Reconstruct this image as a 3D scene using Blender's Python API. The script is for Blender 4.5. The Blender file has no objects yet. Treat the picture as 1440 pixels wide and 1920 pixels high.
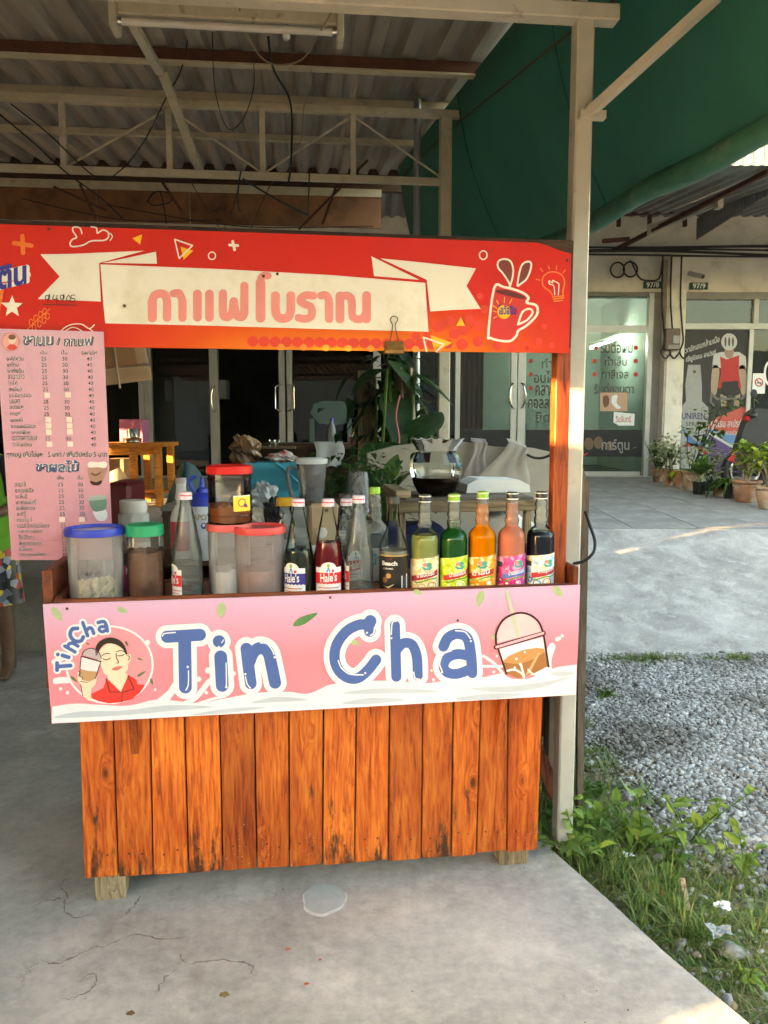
import bpy, bmesh, math, random
import numpy as np
from mathutils import Vector, Matrix
from mathutils.geometry import tessellate_polygon
random.seed(7)
R = math.radians
scene = bpy.context.scene
COL = scene.collection

# ------------------------------------------------------------------ camera
FPX, PITCH, EYE = 1480.0, R(6.36), 1.5          # focal length in pixels of a 1440 x 1920 frame
cam_d = bpy.data.cameras.new('camera'); cam = bpy.data.objects.new('camera', cam_d); COL.objects.link(cam)
cam_d.sensor_fit = 'VERTICAL'; cam_d.sensor_height = 24.0; cam_d.lens = 24.0 * FPX / 1920
cam_d.clip_start = 0.05; cam_d.clip_end = 600
cam.location = (0, 0, EYE); cam.rotation_euler = (R(90) - PITCH, 0, 0)
scene.camera = cam
# ------------------------------------------------------------------ sky, sun, exposure
SUN_EL, SUN_TRAVEL = R(7), (0.92, 0.39)
world = bpy.data.worlds.new('World'); scene.world = world; world.use_nodes = True
wn = world.node_tree.nodes; wl = world.node_tree.links
sky = wn.new('ShaderNodeTexSky'); sky.sky_type = 'NISHITA'; sky.sun_disc = False
sky.sun_elevation = SUN_EL; sky.sun_rotation = math.atan2(-SUN_TRAVEL[0], -SUN_TRAVEL[1])
sky.air_density = 1.0; sky.dust_density = 2.5; sky.ozone_density = 1.0
wl.new(sky.outputs[0], wn['Background'].inputs[0]); wn['Background'].inputs[1].default_value = 0.15
sun_d = bpy.data.lights.new('sun', 'SUN'); sun = bpy.data.objects.new('sun', sun_d); COL.objects.link(sun)
sun_d.energy = 4.0; sun_d.angle = R(0.53); sun_d.color = (1.0, 0.70, 0.36)
hx = math.cos(SUN_EL)
sun.rotation_euler = Vector((SUN_TRAVEL[0] * hx, SUN_TRAVEL[1] * hx, -math.sin(SUN_EL))).to_track_quat('-Z', 'Y').to_euler()
vs = scene.view_settings; vs.view_transform = 'Standard'; vs.look = 'None'; vs.gamma = 1.0; vs.use_curve_mapping = False
vs.exposure = 4.05
vs.use_white_balance = True; vs.white_balance_temperature = 8000
scene.cycles.max_bounces = 7; scene.cycles.diffuse_bounces = 4; scene.cycles.glossy_bounces = 3; scene.cycles.transparent_max_bounces = 16
scene.cycles.transmission_bounces = 4; scene.cycles.use_adaptive_sampling = True; scene.cycles.adaptive_threshold = 0.03; scene.cycles.adaptive_min_samples = 16; scene.cycles.caustics_reflective = False; scene.cycles.caustics_refractive = False
scene.cycles.use_denoising = True

# ------------------------------------------------------------------ frames: a yawed set of axes through the camera's foot point
def ray(px, py):
    a = (px - 720) / FPX; b = -(py - 960) / FPX
    return (a, math.cos(PITCH) + b * math.sin(PITCH), b * math.cos(PITCH) - math.sin(PITCH))
class Frame:
    def __init__(s, yaw): s.yaw = yaw; s.c = math.cos(yaw); s.s = math.sin(yaw)
    def w(s, p): return Vector((p[0] * s.c - p[1] * s.s, p[0] * s.s + p[1] * s.c, p[2]))
    def _r(s, px, py):
        r = ray(px, py); return (r[0] * s.c + r[1] * s.s, -r[0] * s.s + r[1] * s.c, r[2])
    def px(s, x, y, yl): r = s._r(x, y); t = yl / r[1]; return Vector((r[0] * t, yl, EYE + r[2] * t))
    def pz(s, x, y, z): r = s._r(x, y); t = (z - EYE) / r[2]; return Vector((r[0] * t, r[1] * t, z))
    def pxx(s, x, y, xl): r = s._r(x, y); t = xl / r[0]; return Vector((xl, r[1] * t, EYE + r[2] * t))
W = Frame(0.0); S = Frame(R(8.7)); K = Frame(R(6.0))

# ------------------------------------------------------------------ objects
INFO = {}
def setp(o, label=None, cat=None, group=None, kind=None):
    if label: o['label'] = label
    if cat: o['category'] = cat
    if group: o['group'] = group
    if kind: o['kind'] = kind
    return o
def thing(name, label, cat, base, fr=W, group=None, kind=None):
    o = bpy.data.objects.new(name, None); COL.objects.link(o); o.empty_display_size = 0.05
    o.location = fr.w(base); o.rotation_euler = (0, 0, fr.yaw); INFO[o.name] = (Vector(base), fr)
    return setp(o, label, cat, group, kind)
class MB:
    def __init__(s): s.v = []; s.f = []; s.sm = []
    def add(s, vs, fs, smooth=False):
        n = len(s.v); s.v += [tuple(p) for p in vs]
        s.f += [tuple(i + n for i in f) for f in fs]; s.sm += [smooth] * len(fs); return s
    def box(s, x0, x1, y0, y1, z0, z1, bev=0.0):
        x0, x1 = min(x0, x1), max(x0, x1); y0, y1 = min(y0, y1), max(y0, y1); z0, z1 = min(z0, z1), max(z0, z1)
        if bev <= 0:
            v = [(x, y, z) for z in (z0, z1) for y in (y0, y1) for x in (x0, x1)]
            return s.add(v, [(0, 2, 3, 1), (4, 5, 7, 6), (0, 1, 5, 4), (2, 6, 7, 3), (0, 4, 6, 2), (1, 3, 7, 5)])
        b = min(bev, (x1 - x0) / 2.1, (y1 - y0) / 2.1, (z1 - z0) / 2.1)
        bm = bmesh.new(); bmesh.ops.create_cube(bm, size=1)
        for q in bm.verts:
            q.co = Vector(((x0 + x1) / 2 + q.co.x * (x1 - x0), (y0 + y1) / 2 + q.co.y * (y1 - y0), (z0 + z1) / 2 + q.co.z * (z1 - z0)))
        bmesh.ops.bevel(bm, geom=bm.edges[:], offset=b, segments=1, affect='EDGES')
        bm.verts.index_update(); s.add([q.co[:] for q in bm.verts], [[q.index for q in f.verts] for f in bm.faces]); bm.free(); return s
    def bar(s, a, b, w, h, up=(0, 0, 1), bev=0):
        a = Vector(a); b = Vector(b); d = (b - a).normalized(); u = Vector(up)
        if abs(d.dot(u)) > 0.98: u = Vector((0, 1, 0))
        x = d.cross(u).normalized() * w / 2; z = x.cross(d).normalized() * h / 2
        v = [p + i * x + j * z for p in (a, b) for j in (-1, 1) for i in (-1, 1)]
        return s.add(v, [(0, 1, 3, 2), (4, 6, 7, 5), (0, 4, 5, 1), (2, 3, 7, 6), (0, 2, 6, 4), (1, 5, 7, 3)])
    def tube(s, pts, r, n=8, cap=True):
        pts = [Vector(p) for p in pts]; m = len(pts); rr = r if isinstance(r, (list, tuple)) else [r] * m
        t0 = (pts[1] - pts[0]).normalized(); u = t0.orthogonal().normalized(); V = []
        for i in range(m):
            t = (pts[min(i + 1, m - 1)] - pts[max(i - 1, 0)])
            t = t.normalized() if t.length > 1e-9 else t0
            u = (u - t * u.dot(t)); u = u.normalized() if u.length > 1e-6 else t.orthogonal().normalized(); w = t.cross(u)
            V += [pts[i] + (u * math.cos(2 * math.pi * k / n) + w * math.sin(2 * math.pi * k / n)) * rr[i] for k in range(n)]
        F = [(i * n + k, i * n + (k + 1) % n, (i + 1) * n + (k + 1) % n, (i + 1) * n + k) for i in range(m - 1) for k in range(n)]
        if cap: F += [tuple(range(n))[::-1], tuple((m - 1) * n + k for k in range(n))]
        return s.add(V, F, True)
    def lathe(s, c, prof, n=32, cap0=True, cap1=True, sx=1, sy=1, poly=None):
        c = Vector(c); V = []
        for r, z in prof:
            for k in range(n):
                a = 2 * math.pi * (k + .5) / n; q = 1.0
                if poly: q = 1.0 / math.cos(((a % (2 * math.pi / poly)) - math.pi / poly)) * 0.96
                V.append((c.x + r * q * math.cos(a) * sx, c.y + r * q * math.sin(a) * sy, c.z + z))
        m = len(prof)
        F = [(i * n + k, i * n + (k + 1) % n, (i + 1) * n + (k + 1) % n, (i + 1) * n + k) for i in range(m - 1) for k in range(n)]
        if cap0: F.append(tuple(range(n))[::-1])
        if cap1: F.append(tuple((m - 1) * n + k for k in range(n)))
        return s.add(V, F, True)
    def prism(s, pts, d):            # planar outline (3-D points) pushed along d
        pts = [Vector(p) for p in pts]; d = Vector(d); n = len(pts)
        tri = tessellate_polygon([pts]); V = pts + [p + d for p in pts]
        F = [tuple(t) for t in tri] + [tuple(i + n for i in t)[::-1] for t in tri]
        F += [(i, (i + 1) % n, (i + 1) % n + n, i + n) for i in range(n)]
        return s.add(V, F)
    def grid(s, fn, nu, nv, smooth=True):
        V = [fn(i / nu, j / nv) for j in range(nv + 1) for i in range(nu + 1)]
        F = [(j * (nu + 1) + i, j * (nu + 1) + i + 1, (j + 1) * (nu + 1) + i + 1, (j + 1) * (nu + 1) + i) for j in range(nv) for i in range(nu)]
        return s.add(V, F, smooth)
    def build(s, name, mat, parent=None, fr=W, base=None, angle=35, fix=True):
        top = parent
        if parent is not None:
            while top.parent: top = top.parent
            b, fr = INFO[top.name]
        else:
            b = Vector(base if base is not None else (0, 0, 0))
        me = bpy.data.meshes.new(name)
        me.from_pydata([(p[0] - b.x, p[1] - b.y, p[2] - b.z) for p in s.v], [], s.f); me.update()
        if fix:
            bm = bmesh.new(); bm.from_mesh(me); bmesh.ops.recalc_face_normals(bm, faces=bm.faces); bm.to_mesh(me); bm.free()
        if any(s.sm):
            me.polygons.foreach_set('use_smooth', s.sm); me.set_sharp_from_angle(angle=R(angle))
        if mat: me.materials.append(mat)
        o = bpy.data.objects.new(name, me); COL.objects.link(o)
        if parent is not None: o.parent = parent
        else:
            o.location = fr.w(b); o.rotation_euler = (0, 0, fr.yaw); INFO[o.name] = (b, fr)
        return o
def cr(pts, k=6, closed=False):       # Catmull-Rom through points of any dimension
    P = [np.array(p, float) for p in pts]; n = len(P); out = []
    rng = range(n) if closed else range(n - 1)
    for i in rng:
        if closed: p0, p1, p2, p3 = P[i - 1], P[i], P[(i + 1) % n], P[(i + 2) % n]
        else: p0, p1, p2, p3 = P[max(i - 1, 0)], P[i], P[i + 1], P[min(i + 2, n - 1)]
        for j in range(k):
            t = j / k
            out.append(.5 * ((2 * p1) + (p2 - p0) * t + (2 * p0 - 5 * p1 + 4 * p2 - p3) * t * t + (3 * p1 - p0 - 3 * p2 + p3) * t ** 3))
    if not closed: out.append(P[-1])
    return [tuple(q) for q in out]

# ------------------------------------------------------------------ flat print: shapes traced in a drawing plane, laid on real boards
class Sheet:                           # print surface: maps drawing coordinates to a thing's plane
    def __init__(s, fn): s.fn = fn; s.k = 0
def tilted(fr, y0, z0, k):              # a board leaning in at its foot
    def fn(x, y, d):
        r = fr._r(x, y); t = (y0 + k * (z0 - EYE)) / (r[1] + k * r[2]); return Vector((r[0] * t, r[1] * t - d, EYE + r[2] * t))
    return Sheet(fn)
def board(fr, yl):                     # a vertical board in a frame, drawing units = pixels of the photograph
    return Sheet(lambda x, y, d: fr.px(x, y, yl) + Vector((0, -d, 0)))
LAY = 0.0005
def ripple(mat):                       # printed sheets are never quite flat
    nt = mat.node_tree; p = nt.nodes.get('Principled BSDF')
    if p is None or p.inputs['Normal'].is_linked: return
    tc = nd(nt, 'ShaderNodeTexCoord'); n = nd(nt, 'ShaderNodeTexNoise', i_Scale=3.2, i_Detail=3.0); nt.links.new(tc.outputs['Object'], n.inputs['Vector'])
    b = nd(nt, 'ShaderNodeBump', i_Strength=.5, i_Distance=.012); nt.links.new(n.outputs['Fac'], b.inputs['Height']); nt.links.new(b.outputs[0], p.inputs['Normal'])
def put(name, mat, parent, sheet, v2, faces, layer):
    ripple(mat)
    m = MB(); m.add([sheet.fn(x, y, LAY * layer) for x, y in v2], faces); return m.build(name, mat, parent, fix=False)
def fill(name, mat, parent, sheet, pts, layer, smooth=0):
    if smooth: pts = cr(pts, smooth, True)
    if sum(pts[i - 1][0] * pts[i][1] - pts[i][0] * pts[i - 1][1] for i in range(len(pts))) > 0: pts = pts[::-1]
    tri = tessellate_polygon([[Vector((p[0], p[1], 0)) for p in pts]])
    out = []
    for t in tri:
        a, b, c = [pts[i] for i in t]
        ar = (b[0] - a[0]) * (c[1] - a[1]) - (c[0] - a[0]) * (b[1] - a[1])
        out.append(tuple(t) if ar < 0 else tuple(t)[::-1])
    return put(name, mat, parent, sheet, [(p[0], p[1]) for p in pts], out, layer)
def ell(cx, cy, rx, ry, n=28, a0=0, a1=360):
    return [(cx + rx * math.cos(R(a0 + (a1 - a0) * i / n)), cy + ry * math.sin(R(a0 + (a1 - a0) * i / n))) for i in range(n if a1 - a0 == 360 else n + 1)]
def sdf_polys(strokes, grow=0.0, cell=1.0):    # union of round strokes -> outline cells (marching squares)
    allp = np.array([p[:2] for s in strokes for p in s[0]]); rm = max(s[1] for s in strokes) + grow + 2 * cell
    lo = allp.min(0) - rm; hi = allp.max(0) + rm
    nx = int((hi[0] - lo[0]) / cell) + 2; ny = int((hi[1] - lo[1]) / cell) + 2
    X, Y = np.meshgrid(lo[0] + np.arange(nx) * cell, lo[1] + np.arange(ny) * cell)
    D = np.full(X.shape, 1e9)
    for s in strokes:
        P, r = s[0], s[1]
        if len(P) == 1: P = [P[0], P[0]]
        for a, b in zip(P[:-1], P[1:]):
            ax, ay = a[:2]; bx, by = b[0] - ax, b[1] - ay; L = bx * bx + by * by
            t = np.clip(((X - ax) * bx + (Y - ay) * by) / L, 0, 1) if L > 0 else 0
            D = np.minimum(D, np.hypot(X - ax - t * bx, Y - ay - t * by) - r)
    D -= grow; ins = D < 0; V = []; F = []; idx = {}
    def vid(key, x, y):
        if key not in idx: idx[key] = len(V); V.append((x, y))
        return idx[key]
    def corner(i, j): return vid((i, j), X[j, i], Y[j, i])
    def edge(i0, j0, i1, j1):
        d0, d1 = D[j0, i0], D[j1, i1]; t = d0 / (d0 - d1)
        return vid((i0, j0, i1, j1), X[j0, i0] + t * (X[j1, i1] - X[j0, i0]), Y[j0, i0] + t * (Y[j1, i1] - Y[j0, i0]))
    for j in range(ny - 1):
        i = 0
        while i < nx - 1:
            c = [(i, j), (i + 1, j), (i + 1, j + 1), (i, j + 1)]; q = [ins[b, a] for a, b in c]
            if all(q):
                k = i
                while k + 1 < nx - 1 and ins[j, k + 2] and ins[j + 1, k + 2]: k += 1
                F.append((corner(i, j), corner(i, j + 1), corner(k + 1, j + 1), corner(k + 1, j))); i = k + 1; continue
            if any(q):
                poly = []
                for n_ in range(4):
                    a, b = c[n_], c[(n_ + 1) % 4]
                    if ins[a[1], a[0]]: poly.append(corner(*a))
                    if ins[a[1], a[0]] != ins[b[1], b[0]]:
                        lo_, hi_ = sorted((a, b)); poly.append(edge(*lo_, *hi_))
                if len(poly) >= 3: F.append(tuple(poly[::-1]))
            i += 1
    return V, F
def strokes(name, mat, parent, sheet, st, layer, grow=0.0, cell=1.0):
    V, F = sdf_polys(st, grow, cell); return put(name, mat, parent, sheet, V, F, layer)
_txt = {}
def text2d(s, bold):
    if (s, bold) not in _txt:
        cu = bpy.data.curves.new('t', 'FONT'); cu.body = s; cu.resolution_u = 3; cu.offset = bold; cu.fill_mode = 'FRONT'
        ob = bpy.data.objects.new('t', cu); me = bpy.data.meshes.new_from_object(ob)
        v = [(p.co.x, p.co.y) for p in me.vertices]; f = [tuple(p.vertices) for p in me.polygons]
        bpy.data.objects.remove(ob); bpy.data.curves.remove(cu); bpy.data.meshes.remove(me)
        _txt[(s, bold)] = (v, f)
    return _txt[(s, bold)]
def text(name, mat, parent, sheet, s, box, layer, bold=0.0, dy=0.0):   # box: x0, y0 (top), x1, y1 (bottom); dy: rise of the right end
    v, f = text2d(s, bold)
    if not v: return None
    xs = [p[0] for p in v]; ys = [p[1] for p in v]; x0, x1, y0, y1 = min(xs), max(xs), min(ys), max(ys)
    q = []
    for x, y in v:
        u = (x - x0) / (x1 - x0); w = (y - y0) / (y1 - y0)
        q.append((box[0] + u * (box[2] - box[0]), box[3] + w * (box[1] - box[3]) + dy * u))
    out = []
    for t in f:
        ar = sum(q[t[i - 1]][0] * q[t[i]][1] - q[t[i]][0] * q[t[i - 1]][1] for i in range(len(t)))
        out.append(t if ar < 0 else t[::-1])
    return put(name, mat, parent, sheet, q, out, layer)

# ------------------------------------------------------------------ materials
def new_mat(name):
    m = bpy.data.materials.new(name); m.use_nodes = True; nt = m.node_tree
    return m, nt, nt.nodes['Principled BSDF'], nt.links
def nd(nt, t, **k):
    n = nt.nodes.new(t)
    for a, b in k.items():
        if a.startswith('i_'): n.inputs[a[2:].replace('_', ' ')].default_value = b
        else: setattr(n, a, b)
    return n
def ramp(nt, stops, interp='LINEAR'):
    n = nt.nodes.new('ShaderNodeValToRGB'); n.color_ramp.interpolation = interp; e = n.color_ramp.elements
    while len(e) < len(stops): e.new(0.5)
    for i, (p, c) in enumerate(stops): e[i].position = p; e[i].color = (c[0], c[1], c[2], 1) if not isinstance(c, (int, float)) else (c, c, c, 1)
    return n
def M(name, col, rough=.6, metal=0, var=.12, vs=6.0, bump=0.0, bs=40.0, spec=.4, stretch=(1, 1, 1), dirt=None, ds=3.0, dt=(.5, .7), trans=0.0, sss=0.0, emit=None, coat=0):
    m, nt, p, L = new_mat(name)
    tc = nd(nt, 'ShaderNodeTexCoord'); mp = nd(nt, 'ShaderNodeMapping'); mp.inputs['Scale'].default_value = stretch
    L.new(tc.outputs['Object'], mp.inputs['Vector'])
    n = nd(nt, 'ShaderNodeTexNoise', i_Scale=vs, i_Detail=6.0, i_Roughness=.62); L.new(mp.outputs[0], n.inputs['Vector'])
    lo = tuple(max(0, c * (1 - var)) for c in col); hi = tuple(min(1, c * (1 + var)) for c in col)
    r = ramp(nt, [(.3, lo), (.7, hi)]); L.new(n.outputs['Fac'], r.inputs[0]); out = r.outputs[0]
    if dirt:
        n2 = nd(nt, 'ShaderNodeTexNoise', i_Scale=ds, i_Detail=8.0, i_Roughness=.7); L.new(mp.outputs[0], n2.inputs['Vector'])
        r2 = ramp(nt, [(dt[0], 0.0), (dt[1], 1.0)]); L.new(n2.outputs['Fac'], r2.inputs[0])
        mx = nd(nt, 'ShaderNodeMixRGB'); L.new(r2.outputs[0], mx.inputs[0]); L.new(out, mx.inputs[1]); mx.inputs[2].default_value = (*dirt, 1); out = mx.outputs[0]
    L.new(out, p.inputs['Base Color'])
    p.inputs['Roughness'].default_value = rough; p.inputs['Metallic'].default_value = metal; p.inputs['Specular IOR Level'].default_value = spec
    if trans: p.inputs['Transmission Weight'].default_value = trans
    if sss: p.inputs['Subsurface Weight'].default_value = sss; p.inputs['Subsurface Radius'].default_value = (.02, .02, .02)
    if coat: p.inputs['Coat Weight'].default_value = coat
    if emit: p.inputs['Emission Color'].default_value = (*emit[0], 1); p.inputs['Emission Strength'].default_value = emit[1]
    if bump:
        nb = nd(nt, 'ShaderNodeTexNoise', i_Scale=bs, i_Detail=5.0); L.new(mp.outputs[0], nb.inputs['Vector'])
        bp = nd(nt, 'ShaderNodeBump', i_Strength=bump, i_Distance=.01); L.new(nb.outputs['Fac'], bp.inputs['Height']); L.new(bp.outputs[0], p.inputs['Normal'])
    return m
def glass(name, tint=(1, 1, 1), rough=.03, clear=.9, ior=1.45):     # thin clear sheet: transparent with Fresnel gloss
    m, nt, p, L = new_mat(name); nt.nodes.remove(p); o = nt.nodes['Material Output']
    t = nd(nt, 'ShaderNodeBsdfTransparent'); t.inputs[0].default_value = (*[c * clear for c in tint], 1)
    g = nd(nt, 'ShaderNodeBsdfGlossy'); g.inputs['Roughness'].default_value = rough
    fr = nd(nt, 'ShaderNodeFresnel', i_IOR=ior); mx = nd(nt, 'ShaderNodeMixShader')
    L.new(fr.outputs[0], mx.inputs[0]); L.new(t.outputs[0], mx.inputs[1]); L.new(g.outputs[0], mx.inputs[2]); L.new(mx.outputs[0], o.inputs[0])
    return m
def frosted(name, col, clear=.5, rough=.35, ior=1.4):   # milky plastic: part seen through, part scattering, gloss on top
    m, nt, p, L = new_mat(name); nt.nodes.remove(p); o = nt.nodes['Material Output']
    t = nd(nt, 'ShaderNodeBsdfTransparent'); t.inputs[0].default_value = (*[.5 + .5 * c for c in col], 1)
    d = nd(nt, 'ShaderNodeBsdfDiffuse'); d.inputs[0].default_value = (*col, 1); tl = nd(nt, 'ShaderNodeBsdfTranslucent'); tl.inputs[0].default_value = (*col, 1)
    a = nd(nt, 'ShaderNodeMixShader'); a.inputs[0].default_value = .18; L.new(d.outputs[0], a.inputs[1]); L.new(tl.outputs[0], a.inputs[2])
    b = nd(nt, 'ShaderNodeMixShader'); b.inputs[0].default_value = clear; L.new(a.outputs[0], b.inputs[1]); L.new(t.outputs[0], b.inputs[2])
    g = nd(nt, 'ShaderNodeBsdfGlossy'); g.inputs['Roughness'].default_value = rough; fr = nd(nt, 'ShaderNodeFresnel', i_IOR=ior)
    c = nd(nt, 'ShaderNodeMixShader'); L.new(fr.outputs[0], c.inputs[0]); L.new(b.outputs[0], c.inputs[1]); L.new(g.outputs[0], c.inputs[2]); L.new(c.outputs[0], o.inputs[0])
    return m
_ink = {}
def ink(r, g, b, rough=.45):
    k = (r, g, b, rough)
    if k not in _ink: _ink[k] = M('ink_%d' % len(_ink), (r, g, b), rough, var=.05, vs=14, spec=.35)
    return _ink[k]
def srgb(h):
    c = [int(h[i:i + 2], 16) / 255 for i in (0, 2, 4)]
    return tuple(x / 12.92 if x <= .04045 else ((x + .055) / 1.055) ** 2.4 for x in c)
def inkh(h, rough=.45): return ink(*srgb(h), rough)

def wood_mat(name, c_dark, c_mid, c_lite, rough=.42, rot=0.0, axis='Z'):
    m, nt, p, L = new_mat(name)
    tc = nd(nt, 'ShaderNodeTexCoord'); oi = nd(nt, 'ShaderNodeObjectInfo')
    off = nd(nt, 'ShaderNodeVectorMath', operation='SCALE'); off.inputs[0].default_value = (17, 31, 53); L.new(oi.outputs['Random'], off.inputs['Scale'])
    ad = nd(nt, 'ShaderNodeVectorMath', operation='ADD'); L.new(tc.outputs['Object'], ad.inputs[0]); L.new(off.outputs[0], ad.inputs[1])
    sc = {'Z': (1, 1, .09), 'X': (.09, 1, 1), 'Y': (1, .09, 1)}[axis]
    mp = nd(nt, 'ShaderNodeMapping'); mp.inputs['Scale'].default_value = sc; L.new(ad.outputs[0], mp.inputs['Vector'])
    # knots push the grain aside
    vk = nd(nt, 'ShaderNodeTexVoronoi', i_Scale=7.0); mk = nd(nt, 'ShaderNodeMapping'); mk.inputs['Scale'].default_value = tuple(.5 + .5 * (1 if q == 1 else .1) if q == 1 else .5 for q in sc)
    L.new(ad.outputs[0], mk.inputs['Vector']); L.new(mk.outputs[0], vk.inputs['Vector'])
    kn = ramp(nt, [(.0, 1.0), (.13, .25), (.26, 0.0)]); L.new(vk.outputs['Distance'], kn.inputs[0])
    ks = nd(nt, 'ShaderNodeVectorMath', operation='SCALE'); ks.inputs[0].default_value = (.05, .05, .05); L.new(kn.outputs[0], ks.inputs['Scale'])
    ad2 = nd(nt, 'ShaderNodeVectorMath', operation='ADD'); L.new(mp.outputs[0], ad2.inputs[0]); L.new(ks.outputs[0], ad2.inputs[1])
    g1 = nd(nt, 'ShaderNodeTexNoise', i_Scale=85.0, i_Detail=6.0, i_Roughness=.6, i_Distortion=.6); L.new(ad2.outputs[0], g1.inputs['Vector'])
    g2 = nd(nt, 'ShaderNodeTexNoise', i_Scale=14.0, i_Detail=4.0, i_Distortion=1.2); L.new(ad2.outputs[0], g2.inputs['Vector'])
    sn = nd(nt, 'ShaderNodeMath', operation='MULTIPLY'); sn.inputs[1].default_value = 55.0; L.new(g2.outputs['Fac'], sn.inputs[0])
    si = nd(nt, 'ShaderNodeMath', operation='SINE'); L.new(sn.outputs[0], si.inputs[0])
    mul = nd(nt, 'ShaderNodeMath', operation='MULTIPLY_ADD'); mul.inputs[1].default_value = .035; L.new(si.outputs[0], mul.inputs[0]); L.new(g1.outputs['Fac'], mul.inputs[2])
    cr_ = ramp(nt, [(.30, c_dark), (.46, c_mid), (.66, c_lite)]); L.new(mul.outputs[0], cr_.inputs[0]); col = cr_.outputs[0]
    # broad tone blotches
    g3 = nd(nt, 'ShaderNodeTexNoise', i_Scale=4.5, i_Detail=3.0); mp3 = nd(nt, 'ShaderNodeMapping'); mp3.inputs['Scale'].default_value = tuple(1 if q == 1 else .45 for q in sc)
    L.new(ad.outputs[0], mp3.inputs['Vector']); L.new(mp3.outputs[0], g3.inputs['Vector'])
    b3 = ramp(nt, [(.36, tuple(c * .55 for c in c_mid)), (.60, (1, 1, 1))]); L.new(g3.outputs['Fac'], b3.inputs[0])
    mx3 = nd(nt, 'ShaderNodeMixRGB', blend_type='MULTIPLY'); mx3.inputs[0].default_value = .45; L.new(col, mx3.inputs[1]); L.new(b3.outputs[0], mx3.inputs[2]); col = mx3.outputs[0]
    tone = nd(nt, 'ShaderNodeHueSaturation'); tv = nd(nt, 'ShaderNodeMapRange'); tv.inputs['To Min'].default_value = .72; tv.inputs['To Max'].default_value = 1.22
    L.new(oi.outputs['Random'], tv.inputs['Value']); L.new(tv.outputs[0], tone.inputs['Value']); L.new(col, tone.inputs['Color']); col = tone.outputs[0]
    mk2 = nd(nt, 'ShaderNodeMixRGB'); kn2 = ramp(nt, [(.04, 1.0), (.10, .0)]); L.new(vk.outputs['Distance'], kn2.inputs[0])
    L.new(kn2.outputs[0], mk2.inputs[0]); L.new(col, mk2.inputs[1]); mk2.inputs[2].default_value = (*[c * .35 for c in c_dark], 1); col = mk2.outputs[0]
    if rot:      # black rot and scuffed dust creeping up the boards
        sx = nd(nt, 'ShaderNodeSeparateXYZ'); L.new(tc.outputs['Object'], sx.inputs[0])
        mr = nd(nt, 'ShaderNodeMapRange'); mr.inputs['From Min'].default_value = .42; mr.inputs['From Max'].default_value = .0; L.new(sx.outputs['Z'], mr.inputs['Value'])
        nr = nd(nt, 'ShaderNodeTexNoise', i_Scale=20.0, i_Detail=7.0, i_Roughness=.7); mr2 = nd(nt, 'ShaderNodeMapping'); mr2.inputs['Scale'].default_value = (1, 1, .22)
        L.new(ad.outputs[0], mr2.inputs['Vector']); L.new(mr2.outputs[0], nr.inputs['Vector'])
        pr = nd(nt, 'ShaderNodeMapRange'); pr.inputs['To Min'].default_value = .10; pr.inputs['To Max'].default_value = .36; fr_ = nd(nt, 'ShaderNodeMath', operation='FRACT'); f7 = nd(nt, 'ShaderNodeMath', operation='MULTIPLY'); f7.inputs[1].default_value = 7.31; L.new(oi.outputs['Random'], f7.inputs[0]); L.new(f7.outputs[0], fr_.inputs[0]); L.new(fr_.outputs[0], pr.inputs['Value'])
        ma = nd(nt, 'ShaderNodeMath', operation='MULTIPLY_ADD'); L.new(pr.outputs[0], ma.inputs[1]); L.new(mr.outputs[0], ma.inputs[0]); L.new(nr.outputs['Fac'], ma.inputs[2])
        rr = ramp(nt, [(.66, 0.0), (.76, .9)]); L.new(ma.outputs[0], rr.inputs[0])
        mx4 = nd(nt, 'ShaderNodeMixRGB'); L.new(rr.outputs[0], mx4.inputs[0]); L.new(col, mx4.inputs[1]); mx4.inputs[2].default_value = (.018, .012, .008, 1); col = mx4.outputs[0]
        nf = nd(nt, 'ShaderNodeTexNoise', i_Scale=150.0, i_Detail=2.0); L.new(ad.outputs[0], nf.inputs['Vector'])
        mf = nd(nt, 'ShaderNodeMath', operation='MULTIPLY_ADD'); mf.inputs[1].default_value = .16; L.new(mr.outputs[0], mf.inputs[0]); L.new(nf.outputs['Fac'], mf.inputs[2])
        rf = ramp(nt, [(.785, 0.0), (.84, .6)]); L.new(mf.outputs[0], rf.inputs[0])
        mx5 = nd(nt, 'ShaderNodeMixRGB'); L.new(rf.outputs[0], mx5.inputs[0]); L.new(col, mx5.inputs[1]); mx5.inputs[2].default_value = (.42, .36, .30, 1); col = mx5.outputs[0]
    L.new(col, p.inputs['Base Color'])
    rg = nd(nt, 'ShaderNodeMapRange'); rg.inputs['To Min'].default_value = rough - .12; rg.inputs['To Max'].default_value = rough + .2; L.new(g1.outputs['Fac'], rg.inputs['Value']); L.new(rg.outputs[0], p.inputs['Roughness'])
    p.inputs['Specular IOR Level'].default_value = .35
    bp = nd(nt, 'ShaderNodeBump', i_Strength=.35, i_Distance=.004); L.new(g1.outputs['Fac'], bp.inputs['Height']); L.new(bp.outputs[0], p.inputs['Normal'])
    return m

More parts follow.
